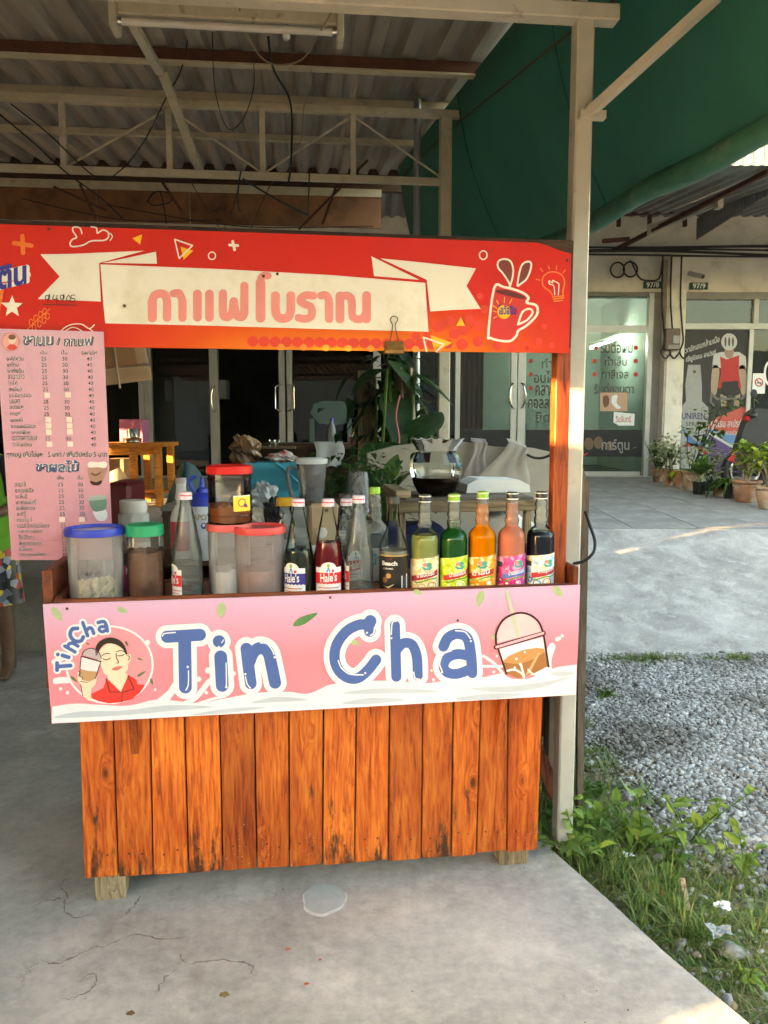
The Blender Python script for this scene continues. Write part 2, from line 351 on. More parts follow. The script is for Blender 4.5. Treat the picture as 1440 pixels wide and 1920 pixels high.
def concrete_mat(name, lo, hi, crack=True, scale=1.0):
    m, nt, p, L = new_mat(name); tc = nd(nt, 'ShaderNodeTexCoord'); V = tc.outputs['Object']
    a = nd(nt, 'ShaderNodeTexNoise', i_Scale=1.3 * scale, i_Detail=8.0, i_Roughness=.65, i_Distortion=.4); L.new(V, a.inputs['Vector'])
    b = nd(nt, 'ShaderNodeTexNoise', i_Scale=26 * scale, i_Detail=8.0, i_Roughness=.75); L.new(V, b.inputs['Vector'])
    mm = nd(nt, 'ShaderNodeMath', operation='MULTIPLY_ADD'); mm.inputs[1].default_value = .5; L.new(b.outputs['Fac'], mm.inputs[0]); L.new(a.outputs['Fac'], mm.inputs[2])
    r = ramp(nt, [(.58, lo), (.75, tuple((x + y) / 2 for x, y in zip(lo, hi))), (.90, hi)]); L.new(mm.outputs[0], r.inputs[0]); col = r.outputs[0]
    # worn pale scuffs, brown stains
    c = nd(nt, 'ShaderNodeTexNoise', i_Scale=3.4 * scale, i_Detail=9.0, i_Roughness=.72); L.new(V, c.inputs['Vector'])
    rc = ramp(nt, [(.53, 0.0), (.68, .65)]); L.new(c.outputs['Fac'], rc.inputs[0]); mx = nd(nt, 'ShaderNodeMixRGB'); L.new(rc.outputs[0], mx.inputs[0]); L.new(col, mx.inputs[1]); mx.inputs[2].default_value = (*[min(1, h * 1.25) for h in hi], 1); col = mx.outputs[0]
    d = nd(nt, 'ShaderNodeTexNoise', i_Scale=2.1 * scale, i_Detail=9.0, i_Roughness=.7); mp = nd(nt, 'ShaderNodeMapping'); mp.inputs['Location'].default_value = (9, 4, 2); L.new(V, mp.inputs['Vector']); L.new(mp.outputs[0], d.inputs['Vector'])
    rd = ramp(nt, [(.56, 0.0), (.72, .6)]); L.new(d.outputs['Fac'], rd.inputs[0]); mx2 = nd(nt, 'ShaderNodeMixRGB'); L.new(rd.outputs[0], mx2.inputs[0]); L.new(col, mx2.inputs[1]); mx2.inputs[2].default_value = (lo[0] * .62, lo[1] * .55, lo[2] * .48, 1); col = mx2.outputs[0]
    h = mm.outputs[0]
    if crack:
        wv = nd(nt, 'ShaderNodeTexNoise', i_Scale=3.0, i_Detail=6.0, i_Roughness=.7); L.new(V, wv.inputs['Vector'])
        wa = nd(nt, 'ShaderNodeVectorMath', operation='SCALE', ); wa.inputs['Scale'].default_value = .55; L.new(wv.outputs['Color'], wa.inputs[0])
        wb = nd(nt, 'ShaderNodeVectorMath', operation='ADD'); L.new(V, wb.inputs[0]); L.new(wa.outputs[0], wb.inputs[1])
        vo = nd(nt, 'ShaderNodeTexVoronoi', feature='DISTANCE_TO_EDGE', i_Scale=1.1); L.new(wb.outputs[0], vo.inputs['Vector'])
        vr = ramp(nt, [(.0, 1.0), (.006, 0.0)]); L.new(vo.outputs['Distance'], vr.inputs[0])
        msk = ramp(nt, [(.52, 0.0), (.64, .55)]); L.new(a.outputs['Fac'], msk.inputs[0])
        mu = nd(nt, 'ShaderNodeMath', operation='MULTIPLY'); L.new(vr.outputs[0], mu.inputs[0]); L.new(msk.outputs[0], mu.inputs[1])
        mx3 = nd(nt, 'ShaderNodeMixRGB'); L.new(mu.outputs[0], mx3.inputs[0]); L.new(col, mx3.inputs[1]); mx3.inputs[2].default_value = (.07, .06, .055, 1); col = mx3.outputs[0]
    L.new(col, p.inputs['Base Color']); p.inputs['Roughness'].default_value = .82; p.inputs['Specular IOR Level'].default_value = .3
    bp = nd(nt, 'ShaderNodeBump', i_Strength=.6, i_Distance=.008); L.new(h, bp.inputs['Height']); L.new(bp.outputs[0], p.inputs['Normal'])
    return m

def ruled(name, c0, c1, z0, z1, extra=None, rough=.4, noise=.1):   # printed vertical blend between two inks (part of the print itself)
    m, nt, p, L = new_mat(name); tc = nd(nt, 'ShaderNodeTexCoord'); sx = nd(nt, 'ShaderNodeSeparateXYZ'); L.new(tc.outputs['Object'], sx.inputs[0])
    mr = nd(nt, 'ShaderNodeMapRange'); mr.inputs['From Min'].default_value = z0; mr.inputs['From Max'].default_value = z1; L.new(sx.outputs['Z'], mr.inputs['Value'])
    n = nd(nt, 'ShaderNodeTexNoise', i_Scale=5.0, i_Detail=5.0); L.new(tc.outputs['Object'], n.inputs['Vector'])
    a = nd(nt, 'ShaderNodeMath', operation='MULTIPLY_ADD'); a.inputs[1].default_value = noise; L.new(n.outputs['Fac'], a.inputs[0]); L.new(mr.outputs[0], a.inputs[2])
    sb = nd(nt, 'ShaderNodeMath', operation='SUBTRACT'); sb.inputs[1].default_value = noise / 2; L.new(a.outputs[0], sb.inputs[0])
    r = ramp(nt, [(0, c0), (1, c1)]); L.new(sb.outputs[0], r.inputs[0]); col = r.outputs[0]
    if extra:
        n2 = nd(nt, 'ShaderNodeTexNoise', i_Scale=7.0, i_Detail=8.0, i_Roughness=.75); L.new(tc.outputs['Object'], n2.inputs['Vector'])
        r2 = ramp(nt, [(.62, 0.0), (.8, .35)]); L.new(n2.outputs['Fac'], r2.inputs[0]); mx = nd(nt, 'ShaderNodeMixRGB'); L.new(r2.outputs[0], mx.inputs[0]); L.new(col, mx.inputs[1]); mx.inputs[2].default_value = (*extra, 1); col = mx.outputs[0]
    L.new(col, p.inputs['Base Color']); p.inputs['Roughness'].default_value = rough; p.inputs['Specular IOR Level'].default_value = .4
    nr = nd(nt, 'ShaderNodeTexNoise', i_Scale=3.2, i_Detail=3.0); L.new(tc.outputs['Object'], nr.inputs['Vector']); b0 = nd(nt, 'ShaderNodeBump', i_Strength=.5, i_Distance=.012); L.new(nr.outputs['Fac'], b0.inputs['Height'])
    wv = nd(nt, 'ShaderNodeTexWave', i_Scale=55.0, bands_direction='X'); L.new(tc.outputs['Object'], wv.inputs['Vector'])
    bp = nd(nt, 'ShaderNodeBump', i_Strength=.08, i_Distance=.002); L.new(wv.outputs['Fac'], bp.inputs['Height']); L.new(b0.outputs[0], bp.inputs['Normal']); L.new(bp.outputs[0], p.inputs['Normal'])
    return m

steel = M('cream_painted_steel', (.50, .46, .38), .5, var=.10, vs=9, dirt=(.20, .11, .05), ds=11, dt=(.60, .78), bump=.1)
steel_dim = M('dusty_cream_steel', (.56, .48, .35), .6, var=.15, vs=9, dirt=(.25, .15, .08), ds=8, dt=(.58, .78), bump=.1)
rust = M('rusty_steel', (.10, .04, .025), .8, var=.3, vs=12)
galv = M('galvanised_pipe', (.38, .40, .42), .4, metal=.6, var=.1)
alu = M('aluminium_frame', (.45, .43, .38), .4, metal=.4, var=.08)
chrome = M('polished_steel', (.65, .63, .60), .18, metal=1, var=.05)
black = M('black_plastic', (.012, .012, .013), .45, var=.2)
cable_m = M('black_cable', (.012, .011, .010), .6, var=.2)
white_p = M('white_plastic', (.72, .72, .70), .4, var=.05)
orange_w = wood_mat('orange_stained_plank', (.29, .046, .008), (.60, .118, .014), (.78, .225, .030), .44, rot=1.0)
orange_s = wood_mat('orange_stained_post', (.15, .025, .006), (.46, .085, .015), (.58, .15, .03), .45)
red_w = wood_mat('red_brown_timber', (.05, .012, .006), (.17, .04, .016), (.25, .065, .025), .45, axis='X')
red_wz = wood_mat('red_brown_upright', (.05, .012, .006), (.17, .04, .016), (.25, .065, .025), .45)
raw_w = wood_mat('weathered_timber', (.10, .07, .04), (.27, .20, .12), (.42, .33, .20), .75, axis='X')
raw_wz = wood_mat('weathered_upright', (.10, .07, .04), (.27, .20, .12), (.42, .33, .20), .75)
brown_w = wood_mat('dark_brown_timber', (.02, .010, .006), (.07, .035, .02), (.11, .06, .035), .6, axis='X')
table_w = wood_mat('yellow_orange_timber', (.20, .06, .01), (.55, .20, .03), (.70, .30, .05), .45, axis='X')
ply = wood_mat('plywood', (.11, .075, .05), (.20, .14, .10), (.27, .20, .145), .75)
card = M('brown_cardboard', (.40, .27, .15), .85, var=.1, vs=9)
# ================================================================== the setting
crack_m = M('crack_brown', (.235, .205, .175), .95, var=.4, vs=60)  # brown tone of the thin slab cracks
slab_m = concrete_mat('slab_concrete', (.27, .258, .242), (.50, .475, .44))
ramp_m = concrete_mat('ramp_concrete', (.26, .24, .215), (.49, .455, .41), False, 2.2)
tile_m = concrete_mat('terrace_tile', (.22, .21, .19), (.34, .32, .29), False, 1.2)
dirt_m = M('gravelly_soil', (.20, .18, .15), .95, var=.45, vs=45, bump=.8, bs=70, dirt=(.12, .10, .075), ds=1.2)
road_m = M('asphalt', (.055, .055, .056), .9, var=.25, vs=30, bump=.3, bs=200)

def TZ(y): return .50 + .029 * (y - 5.1)       # terrace floor rises gently to the shops
b = MB(); b.add([(-150, -150, -.09), (150, -150, -.09), (150, 150, -.09), (-150, 150, -.09)], [(0, 1, 2, 3)])
setp(b.build('ground', dirt_m), 'brown gravelly soil under everything', kind='structure')
eA = W.pz(1035, 1592, 0); eB = W.pz(1402, 1920, 0); dE = (eB - eA).normalized()
slab_edge = [eB + dE * 3.2, eA, eA + Vector((-.05, .62, 0)), eA + Vector((-.45, 2.6, 0))]
pts = [Vector((-9, -2.2, 0))] + [slab_edge[0]] + slab_edge[1:] + [Vector((-9, 5.25, 0))]
# slightly broken edge
rough = [pts[0]]
for a, c in zip(pts[1:4], pts[2:5]):
    for i in range(14):
        q = a.lerp(c, i / 14); rough.append(q + Vector((random.uniform(-.008, .008), random.uniform(-.008, .008), 0)))
rough += pts[4:]
b = MB(); b.prism([(p.x, p.y, -.12) for p in rough], (0, 0, .12))
slab = setp(b.build('concrete_slab', slab_m), 'worn grey concrete slab the drinks stall stands on', kind='structure')
b = MB(); b.add([(-60, -16, -.085), (60, -16, -.085), (60, -5.0, -.085), (-60, -5.0, -.085)], [(0, 1, 2, 3)])
setp(b.build('road', road_m), 'dark asphalt road behind the viewer', kind='structure')
b = MB()
XR = 1.0
prof = [(5.1, -.1), (5.1, TZ(5.1)), (12.3, TZ(12.3)), (12.3, -.1)]
b.prism([(-9, y, z) for y, z in prof], (9 + XR, 0, 0))
prof = [(7.1, -.1), (7.1, TZ(7.1)), (12.3, TZ(12.3)), (12.3, -.1)]
b.prism([(XR, y, z) for y, z in prof], (9, 0, 0))
terrace = setp(b.build('terrace', tile_m), 'raised grey terrace along the shopfronts', kind='structure')
INFO[terrace.name] = (Vector((0, 0, 0)), W)
tm = MB(); tm.box(-.296, .296, -.296, .296, 0, .014, .004); t0 = tm.build('tile', tile_m, terrace)
slope = math.atan(.029); first = True
for j in range(8):
    for i in range(13):
        x = 1.35 + i * .6; y = 7.42 + j * .6
        if abs(x) > .55 * y + .5: continue
        t = t0 if first else t0.copy()
        if not first: COL.objects.link(t)
        first = False
        t.location = (x, y, TZ(y) - .004 + random.uniform(-.0015, .0015)); t.rotation_euler = (slope, 0, 0)
b = MB()
def rampf(u, v):
    x = XR + u * 8.5; y = 5.28 + v * 1.82
    return (x, y, -.075 + (TZ(7.1) + .07) * v ** 1.06 + .006 * math.sin(x * 3.1) * math.sin(y * 5) * (1 - v) * v * 4)
b.grid(rampf, 40, 12)
b.add([(XR, 5.28, -.1), (XR, 7.1, -.1), (XR, 7.1, TZ(7.1)), (XR, 5.28, -.075)], [(0, 1, 2, 3)])
setp(b.build('concrete_ramp', ramp_m, fix=False), 'rough pale concrete ramp rising from the gravel to the terrace', kind='structure')
# round cement patch on the slab
c0 = W.pz(608, 1685, 0); o_ = []
for i in range(40):
    a = 2 * math.pi * i / 40; r = 1 + .045 * math.sin(3 * a + 1) + .025 * math.sin(7 * a) + random.uniform(-.015, .015)
    o_.append((c0.x + .066 * r * math.cos(a), c0.y + .078 * r * math.sin(a), 0.0008))
b = MB(); b.prism([(c0.x + (p[0] - c0.x) * 1.07, c0.y - .006 + (p[1] - c0.y) * 1.07, .0004) for p in o_], (0, 0, .0008))
pt = setp(b.build('cement_patch', M('lime_rim', (.60, .60, .58), .9, var=.2, vs=50), base=c0), 'round pale grey cement spill on the slab before the stall', 'cement patch')
b = MB(); b.prism(o_, (0, 0, .0016)); b.build('dried_cement', M('pale_cement', (.40, .44, .44), .55, var=.10, vs=25, bump=.2), pt)

INFO[slab.name] = (Vector((0, 0, 0)), W)
for P in ([(190, 10), (165, 30), (185, 60), (175, 90), (205, 120), (255, 110)], [(95, 82), (130, 72), (165, 66), (180, 60)], [(110, 235), (160, 245), (250, 205), (300, 195), (370, 165), (450, 180), (515, 172)], [(490, 215), (520, 245), (600, 235), (690, 250), (688, 275)], [(385, 60), (370, 85), (345, 115)], [(215, 300), (255, 270), (262, 300), (230, 330), (170, 345)], [(430, 330), (450, 290), (480, 265)]):
    q = cr([(x / 1.469, 1640 + y / 1.469) for x, y in P], 6); pts_ = [W.pz(x + random.uniform(-3, 3), y + random.uniform(-2, 2), 0) for x, y in q]; V = []; n = len(pts_)
    for i, a in enumerate(pts_):
        t = (pts_[min(i + 1, n - 1)] - pts_[max(i - 1, 0)]).normalized(); s = Vector((-t.y, t.x, 0)) * (.0034 * random.uniform(.15, 1.4) * (1 - abs(2 * i / (n - 1) - 1) ** 4 * .9)); V += [a + s + Vector((0, 0, .0006)), a - s + Vector((0, 0, .0006))]
    b = MB(); b.add(V, [(2 * i, 2 * i + 1, 2 * i + 3, 2 * i + 2) for i in range(n - 1)]); b.build('crack', crack_m, slab, fix=False)
# ================================================================== canopy
can = thing('canopy', 'cream steel canopy with grey corrugated roof over the stall', 'canopy', (1.1, 2.6, 0), K)
roof_m = M('dusty_roof_sheet', (.40, .355, .305), .55, metal=.1, var=.18, vs=5, stretch=(4, .3, 1), dirt=(.28, .235, .19), ds=3.5, dt=(.48, .70), bump=.1)
def RZ(y): return 3.30 + .105 * (y - 2.6)
X0 = -6.6
def rib(x):
    f = (x / .19) % 1.0
    return .0 if f < .46 else (.052 * (f - .46) / .08 if f < .54 else (.052 if f < .92 else .052 * (1 - f) / .08))
for k in range(10):
    xa = X0 + .77 * k; xs = []
    q = xa
    while q < xa + .77 + .02: xs.append(q); q += .019
    b = MB(); zo = .003 * (k % 2)
    V = [(x, y, RZ(y) + rib(x) + zo + .004 * math.sin(y * 2 + k)) for y in (-1.6, .8, 3.2, 5.2, 7.735) for x in xs]; n = len(xs)
    b.add(V, [(j * n + i, j * n + i + 1, (j + 1) * n + i + 1, (j + 1) * n + i) for j in range(4) for i in range(n - 1)])
    b.build('roof_sheet', roof_m, can, fix=False)
XE = 1.12                                                   # the roof's right-hand edge
def cbar(name, a, c, w, h, mat=steel_dim): m = MB(); m.bar(a, c, w, h); return m.build(name, mat, can)
# front post and the beam on it
pf = K.px(1100, 60, 2.62); px0 = pf.x
b = MB(); b.box(px0 - .036, px0 + .022, 2.60, 2.668, -.02, 2.80, .006); post = b.build('post', steel, can)
for z in (2.42, 2.50): pass
zb = K.px(1100, 30, 2.62).z
b = MB(); b.box(-6.5, px0 + .10, 2.59, 2.65, zb - .02, zb + .03, .004); b.build('beam', steel, can)
b = MB(); b.box(-6.5, px0 + .10, 2.59, 2.65, zb + .30, zb + .35, .004); b.build('beam', steel_dim, can)
for i in range(9):
    x = px0 - .02 - i * .62
    cbar('truss_upright', (x, 2.62, zb + .03), (x, 2.62, zb + .30), .03, .03)
    cbar('truss_brace', (x - .02, 2.625, zb + .03), (x - .60, 2.625, zb + .30), .014, .014)
# rear truss
YT = 5.0
zt = K.px(440, 198, YT).z; zl = K.px(412, 327, YT).z; xr_t = K.px(880, 215, YT).x; xr_l = K.px(826, 340, YT).x
b = MB(); b.box(-6.5, xr_t, YT - .02, YT + .03, zt - .022, zt + .022, .004); b.build('truss_chord', steel_dim, can)
b = MB(); b.box(-6.5, xr_l, YT - .02, YT + .03, zl - .02, zl + .018, .004); b.build('truss_chord', steel_dim, can)
b = MB(); b.box(-6.5, xr_l, YT - .026, YT - .021, zl - .024, zl - .012); b.build('truss_lip', steel_dim, can)
for x in (118, 317, 492, 662):
    p = K.px(x, 260, YT); cbar('truss_upright', (p.x, YT + .005, zl + .018), (p.x, YT + .005, zt - .022), .032, .04)
ups = [K.px(x, 260, YT).x for x in (-80, 118, 317, 492, 662, 835)]
for i, (xa, xb) in enumerate(zip(ups[:-1], ups[1:])):
    za, zb2 = (zl + .02, zt - .02) if i % 2 else (zt - .02, zl + .02)
    if i in (1, 2, 3, 4): cbar('truss_brace', (xa, YT + .03, za), (xb, YT + .03, zb2), .010, .010)
p = K.px(835, 330, YT); b = MB(); b.box(p.x - .036, p.x + .036, YT - .03, YT + .04, .4, zt - .022, .005); b.build('post', steel_dim, can)
p = K.px(782, 400, 5.25); b = MB(); b.tube([(p.x, 5.25, .4), (p.x, 5.25, RZ(5.25) - .02)], .024, 12); b.build('pipe_post', galv, can)
# purlins and right-hand rafter
for py, y, m_ in ((110, None, rust),):
    r_ = K._r(450, py); t = (RZ(2.6) - .04 - .105 * 2.6 - EYE) / (r_[2] - .105 * r_[1]); y = r_[1] * t
    b = MB(); b.box(-6.5, XE - .06, y - .02, y + .03, RZ(y) - .07, RZ(y) - .008); b.build('purlin', rust, can)
    b = MB(); b.box(-6.5, XE - .08, y - .028, y + .025, RZ(y) - .082, RZ(y) - .071); b.build('purlin_flange', steel_dim, can)
YP = y
for y in (2.9, 5.35, 6.35):
    b = MB(); b.box(-6.5, XE - .04, y - .02, y + .02, RZ(y) - .05, RZ(y) - .008); b.build('purlin', steel_dim, can)
for x in (XE - .02,):
    m = MB(); m.bar((x, -1.5, RZ(-1.5) - .085), (x, 7.1, RZ(7.1) - .085), .05, .06); m.build('rafter', steel_dim if x < 0 else steel, can)
a = K.px(246, 40, 3.9); c = K.px(300, 135, 4.25); m = MB(); m.bar(a, c, .04, .03); m.build('knee_brace', steel, can)
a = K.px(306, 140, 4.5); c = K.px(378, 330, YT + .3); m = MB(); m.bar(a, c, .045, .03); m.build('knee_brace', steel_dim, can)
# strut from the post out to the tarpaulin
a = K.px(1100, 216, 2.585); c = K.px(1345, -8, 2.30)
m = MB(); m.bar(a, c, .028, .028); m.build('strut', steel, can)
m = MB(); m.box(px0 - .03, px0 + .055, 2.57, 2.60, a.z - .012, a.z + .012); m.build('strut_bracket', steel, can)
for x0_, y0_, x1_, y1_, yy in ((100, 350, 200, 395, 6.6), (150, 345, 180, 410, 6.9), (300, 335, 340, 395, 6.4), (690, 300, 560, 430, 6.8), (630, 350, 605, 420, 6.9)):
    m = MB(); m.bar(K.px(x0_, y0_, yy), K.px(x1_, y1_, yy + .2), .016, .016); m.build('brace', rust, can)

# fascia board of the shop behind, brown plywood
a = K.px(-60, 352, 7.7); c = K.px(715, 422, 7.7)
fas = thing('fascia_board', 'brown plywood fascia beneath the canopy roof behind the stall', 'fascia', (a.x, 7.7, a.z), K)
fas_m = M('brown_board', (.24, .105, .05), .7, var=.25, vs=3, dirt=(.08, .04, .02), ds=2.5)
x = K.px(-400, 352, 7.7).x; seams = [x, K.px(-120, 352, 7.7).x, K.px(180, 360, 7.7).x, K.px(355, 360, 7.7).x, c.x]
for xa, xb in zip(seams[:-1], seams[1:]):
    b = MB(); b.box(xa + .004, xb - .004, 7.7, 7.72, c.z - .03, a.z + .02); b.build('panel', fas_m, fas)
b = MB(); b.box(x, c.x, 7.68, 7.70, a.z + .02, a.z + .09); b.build('top_rail', steel_dim, fas)
b = MB(); b.box(x, c.x + .5, 7.73, 7.80, a.z + .09, a.z + 1.1); b.build('backing', brown_w, fas)  # added board, raised to keep skylight out of the roof gap

# fluorescent fitting under the roof
fz = K.px(425, 42, 3.75)
lt = thing('fluorescent_fitting', 'dusty cream fluorescent lamp fitting hanging under the corrugated roof', 'lamp', (fz.x, 3.75, fz.z), K)
xa, xb = K.px(212, 20, 3.75).x, K.px(638, 60, 3.75).x; za, zb2 = fz.z, fz.z
cream = M('yellowed_enamel', (.58, .52, .40), .45, var=.12, vs=12, dirt=(.22, .10, .04), ds=14, dt=(.58, .72))
b = MB(); b.box(xa + .01, xb - .01, 3.75, 3.83, fz.z + .015, fz.z + .07, .008); b.build('housing', cream, lt)
for x in (xa, xb):
    b = MB(); b.box(x - .016, x + .016, 3.72, 3.84, fz.z - .05, fz.z + .085, .006); b.build('end_cap', cream, lt)
b = MB(); b.tube([(xa + .03, 3.755, fz.z - .016), (xb - .03, 3.755, fz.z - .016)], .0165, 16); b.build('tube', M('unlit_tube', (.70, .66, .60), .25, var=.06), lt)
for x in (xa + .024, xb - .024):
    b = MB(); b.tube([(x - .012, 3.755, fz.z - .016), (x + .012, 3.755, fz.z - .016)], .018, 14); b.build('tube_collar', chrome, lt)
b = MB(); b.tube([(fz.x + .1, 3.79, fz.z + .07), (fz.x + .1, 3.79, RZ(3.79))], .004, 6); b.tube([(fz.x - .4, 3.79, fz.z + .07), (fz.x - .4, 3.79, RZ(3.79))], .004, 6); b.build('hanger', rust, lt)
b = MB(); b.lathe((fz.x + .26, 3.77, fz.z - .05), [(.012, 0), (.018, .01), (.018, .05), (.01, .06)], 14); b.build('starter', white_p, lt)

# cables looping under the roof
def cable(name, label, pts, r, mat=cable_m, cat='cable', fr=K):
    P = [fr.px(*p) for p in pts]; m = MB(); m.tube(cr(P, 7), r * .72, 6); return setp(m.build(name, mat, fr=fr, base=P[0]), label, cat)
tan_c = M('tan_cable', (.30, .22, .15), .7, var=.15)
cable('electric_cable', 'black cable drooping from the left edge below the roof truss', [(-30, 190, 4.8), (60, 265, 4.8), (120, 320, 4.8), (190, 372, 4.9), (230, 410, 5)], .006)
cable('electric_cable', 'black cable sagging in a deep loop left of the lamp fitting', [(354, 60, 4.5), (340, 130, 4.6), (308, 190, 4.7), (270, 265, 4.8), (225, 320, 4.9), (180, 332, 4.9), (90, 250, 4.8), (20, 195, 4.8)], .005)
cable('electric_cable', 'thin wire hanging as a narrow loop below the rusty purlin', [(398, 60, 4.3), (402, 160, 4.5), (418, 225, 4.6), (435, 243, 4.6), (460, 215, 4.6), (476, 160, 4.5), (474, 100, 4.3)], .0035)
cable('electric_cable', 'thick black cable hanging straight down behind the lamp starter', [(503, 70, 4.0), (513, 130, 4.3), (545, 195, 4.9), (546, 300, 4.9), (540, 345, 4.95)], .009)
cable('electric_cable', 'tan twisted cable draped round the right end of the lamp fitting', [(640, -20, 3.7), (625, 15, 3.7), (600, 60, 3.75), (570, 108, 4.0), (530, 122, 4.1), (495, 112, 4.1), (465, 70, 3.9), (445, 0, 3.7)], .006, tan_c)
cable('electric_cable', 'brown flex hanging down from the purlin to the truss', [(583, 130, 4.3), (585, 160, 4.4), (570, 200, 4.7), (565, 260, 4.9), (545, 295, 4.9)], .004, tan_c)
bun = M('speckled_bungee', (.03, .05, .055), .7, var=.9, vs=150)
cable('bungee_cord', 'speckled bungee cord stretched slanting below the truss', [(455, 335, 4.85), (500, 363, 4.85), (550, 390, 4.85), (580, 404, 4.85)], .008, bun, 'cord')
cable('bungee_cord', 'short dark hook cord hanging at the middle of the truss', [(452, 320, 4.9), (447, 350, 4.9), (447, 388, 4.9), (452, 396, 4.9)], .007, bun, 'cord')
cable('bungee_cord', 'speckled cord hanging straight from the truss by the slanting one', [(580, 325, 4.86), (579, 360, 4.86), (577, 402, 4.86)], .006, bun, 'cord')
cable('electric_cable', 'tangled wire coil hung beside the fascia board', [(275, 380, 6.6), (290, 360, 6.6), (315, 362, 6.6), (320, 378, 6.6), (290, 385, 6.6), (278, 375, 6.6), (300, 360, 6.6), (312, 420, 6.6)], .007)
for i, (x0_, x1_, yy) in enumerate(((40, 420, 412), (200, 700, 424))):
    cable('electric_cable', ['sagging wire along the foot of the brown fascia, left', 'wire running along the foot of the brown fascia, right'][i], [(x0_, yy - 40, 7.4), ((x0_ + x1_) / 2, yy, 7.4), (x1_, yy, 7.4)], .006)
for i, (q) in enumerate(([(420, 430, 7.0), (440, 380, 7.0), (450, 330, 6.6)], [(470, 430, 7.0), (500, 360, 7.0), (520, 330, 6.6)], [(355, 335, 6.6), (380, 380, 6.8), (410, 425, 7)])):
    cable('bare_rod', ['thin slanting rod left of the speckled cord behind the truss', 'thin slanting rod right of the hook cord behind the truss', 'thin rod leaning right below the truss above the banner cloud'][i], q, .006, rust, 'rod')

# ================================================================== green tarpaulin on the right
tarp_m, nt, p_, L_ = new_mat('green_tarpaulin')
tc = nd(nt, 'ShaderNodeTexCoord'); n_ = nd(nt, 'ShaderNodeTexNoise', i_Scale=2.2, i_Detail=7.0, i_Roughness=.65); L_.new(tc.outputs['Object'], n_.inputs['Vector'])
r_ = ramp(nt, [(.3, (.012, .072, .050)), (.7, (.020, .115, .080))]); L_.new(n_.outputs['Fac'], r_.inputs[0]); L_.new(r_.outputs[0], p_.inputs['Base Color'])
p_.inputs['Roughness'].default_value = .5; p_.inputs['Specular IOR Level'].default_value = .35
tr_ = nd(nt, 'ShaderNodeBsdfTranslucent'); tr_.inputs[0].default_value = (.01, .12, .075, 1); mx_ = nd(nt, 'ShaderNodeMixShader'); mx_.inputs[0].default_value = .05
L_.new(p_.outputs[0], mx_.inputs[1]); L_.new(tr_.outputs[0], mx_.inputs[2]); L_.new(mx_.outputs[0], nt.nodes['Material Output'].inputs[0])
wv = nd(nt, 'ShaderNodeTexNoise', i_Scale=160.0); L_.new(tc.outputs['Object'], wv.inputs['Vector']); bp_ = nd(nt, 'ShaderNodeBump', i_Strength=.15, i_Distance=.003); L_.new(wv.outputs['Fac'], bp_.inputs['Height']); L_.new(bp_.outputs[0], p_.inputs['Normal'])
tarp = thing('tarpaulin', 'large dark green tarpaulin hung along the right side with its foot rolled up', 'tarpaulin', (1.45, 3.0, 2.45), S)
def roll_z(y): return 2.40 + .055 * (y - 2.3) + .02 * math.sin(y * 1.3)
def tf(u, v):
    y = .7 + u * 6.3; zt_ = RZ(y) - .05; zb_ = roll_z(y); z = zt_ + (zb_ - zt_) * v
    x = 1.20 + .30 * v - .05 * math.sin(math.pi * v) + .012 * math.sin(y * 5 + 2 * v) * v + .02 * math.sin(y * 1.7) * v
    return (x, y, z)
b = MB(); b.grid(tf, 70, 14); b.build('curtain', tarp_m, tarp, fix=False)
rp = []
for i in range(50):
    y = .7 + 6.3 * i / 49; e = tf(i / 49, 1); rp.append((e[0] + .012, y, e[2] - .030 + .004 * math.sin(y * 9)))
b = MB(); b.tube(rp, [.042 + .003 * math.sin(i * .9) for i in range(50)], 16); b.build('rolled_edge', M('dusty_green_roll', (.035, .15, .10), .55, var=.25, vs=6, dirt=(.12, .20, .15), ds=9), tarp)
b = MB()
for yy in (2.05, 3.35, 4.9):
    u = (yy - .7) / 6.3; b = MB(); b.tube([(Vector(tf(u, v / 10)) + Vector((-.002, 0, 0))) for v in range(11)], .004, 5); b.build('seam', tarp_m, tarp)
b = MB(); b.tube([Vector(tf(i / 20, .12 + .5 * (1 - i / 20) ** 2)) + Vector((-.012, 0, 0)) for i in range(21)], .005, 6); b.build('stay_rope', rust, tarp)

# unseen sun blockers added left of the canopy; their gaps let beams in
part_m = M('grey_green_sheet', (.20, .24, .22), .7, var=.2)
lp = thing('sun_blocker_sheet', 'tall grey sheet added unseen at the left to block the low sun', 'partition', (-3.1, 1.5, 0))
for (y0_, y1_, z0_, z1_) in ((.22, .93, -.05, 3.7), (1.12, 3.7, -.05, 3.7), (.93, 1.12, -.05, 1.93), (.93, 1.12, 2.12, 3.7)):  # opening shaped to throw a sun patch on the post
    b = MB(); b.box(-3.14, -3.1, y0_, y1_, z0_, z1_); b.build('panel', part_m, lp)

nb = thing('sun_blocker_wall', 'thin grey wall added unseen beyond the left edge to block the sun', 'building', (-6.7, 7, -.09))  # added unseen wall: shades the scene, openings shaped for sun streaks
for (y0_, y1_, z0_, z1_) in ((-1.1, -.80, -.09, 5.9), (-.80, -.10, -.09, 2.2), (-.80, -.10, 2.85, 5.9), (-.10, 2.95, -.09, 5.9), (2.95, 3.04, 2.2, 5.9), (2.95, 3.04, -.09, 1.05), (3.04, 6.95, -.09, 5.9), (6.95, 7.6, 1.95, 5.9), (7.6, 17.0, -.09, 5.9)):
    b = MB(); b.box(-6.75, -6.6, y0_, y1_, z0_, z1_); b.build('wall', part_m, nb)
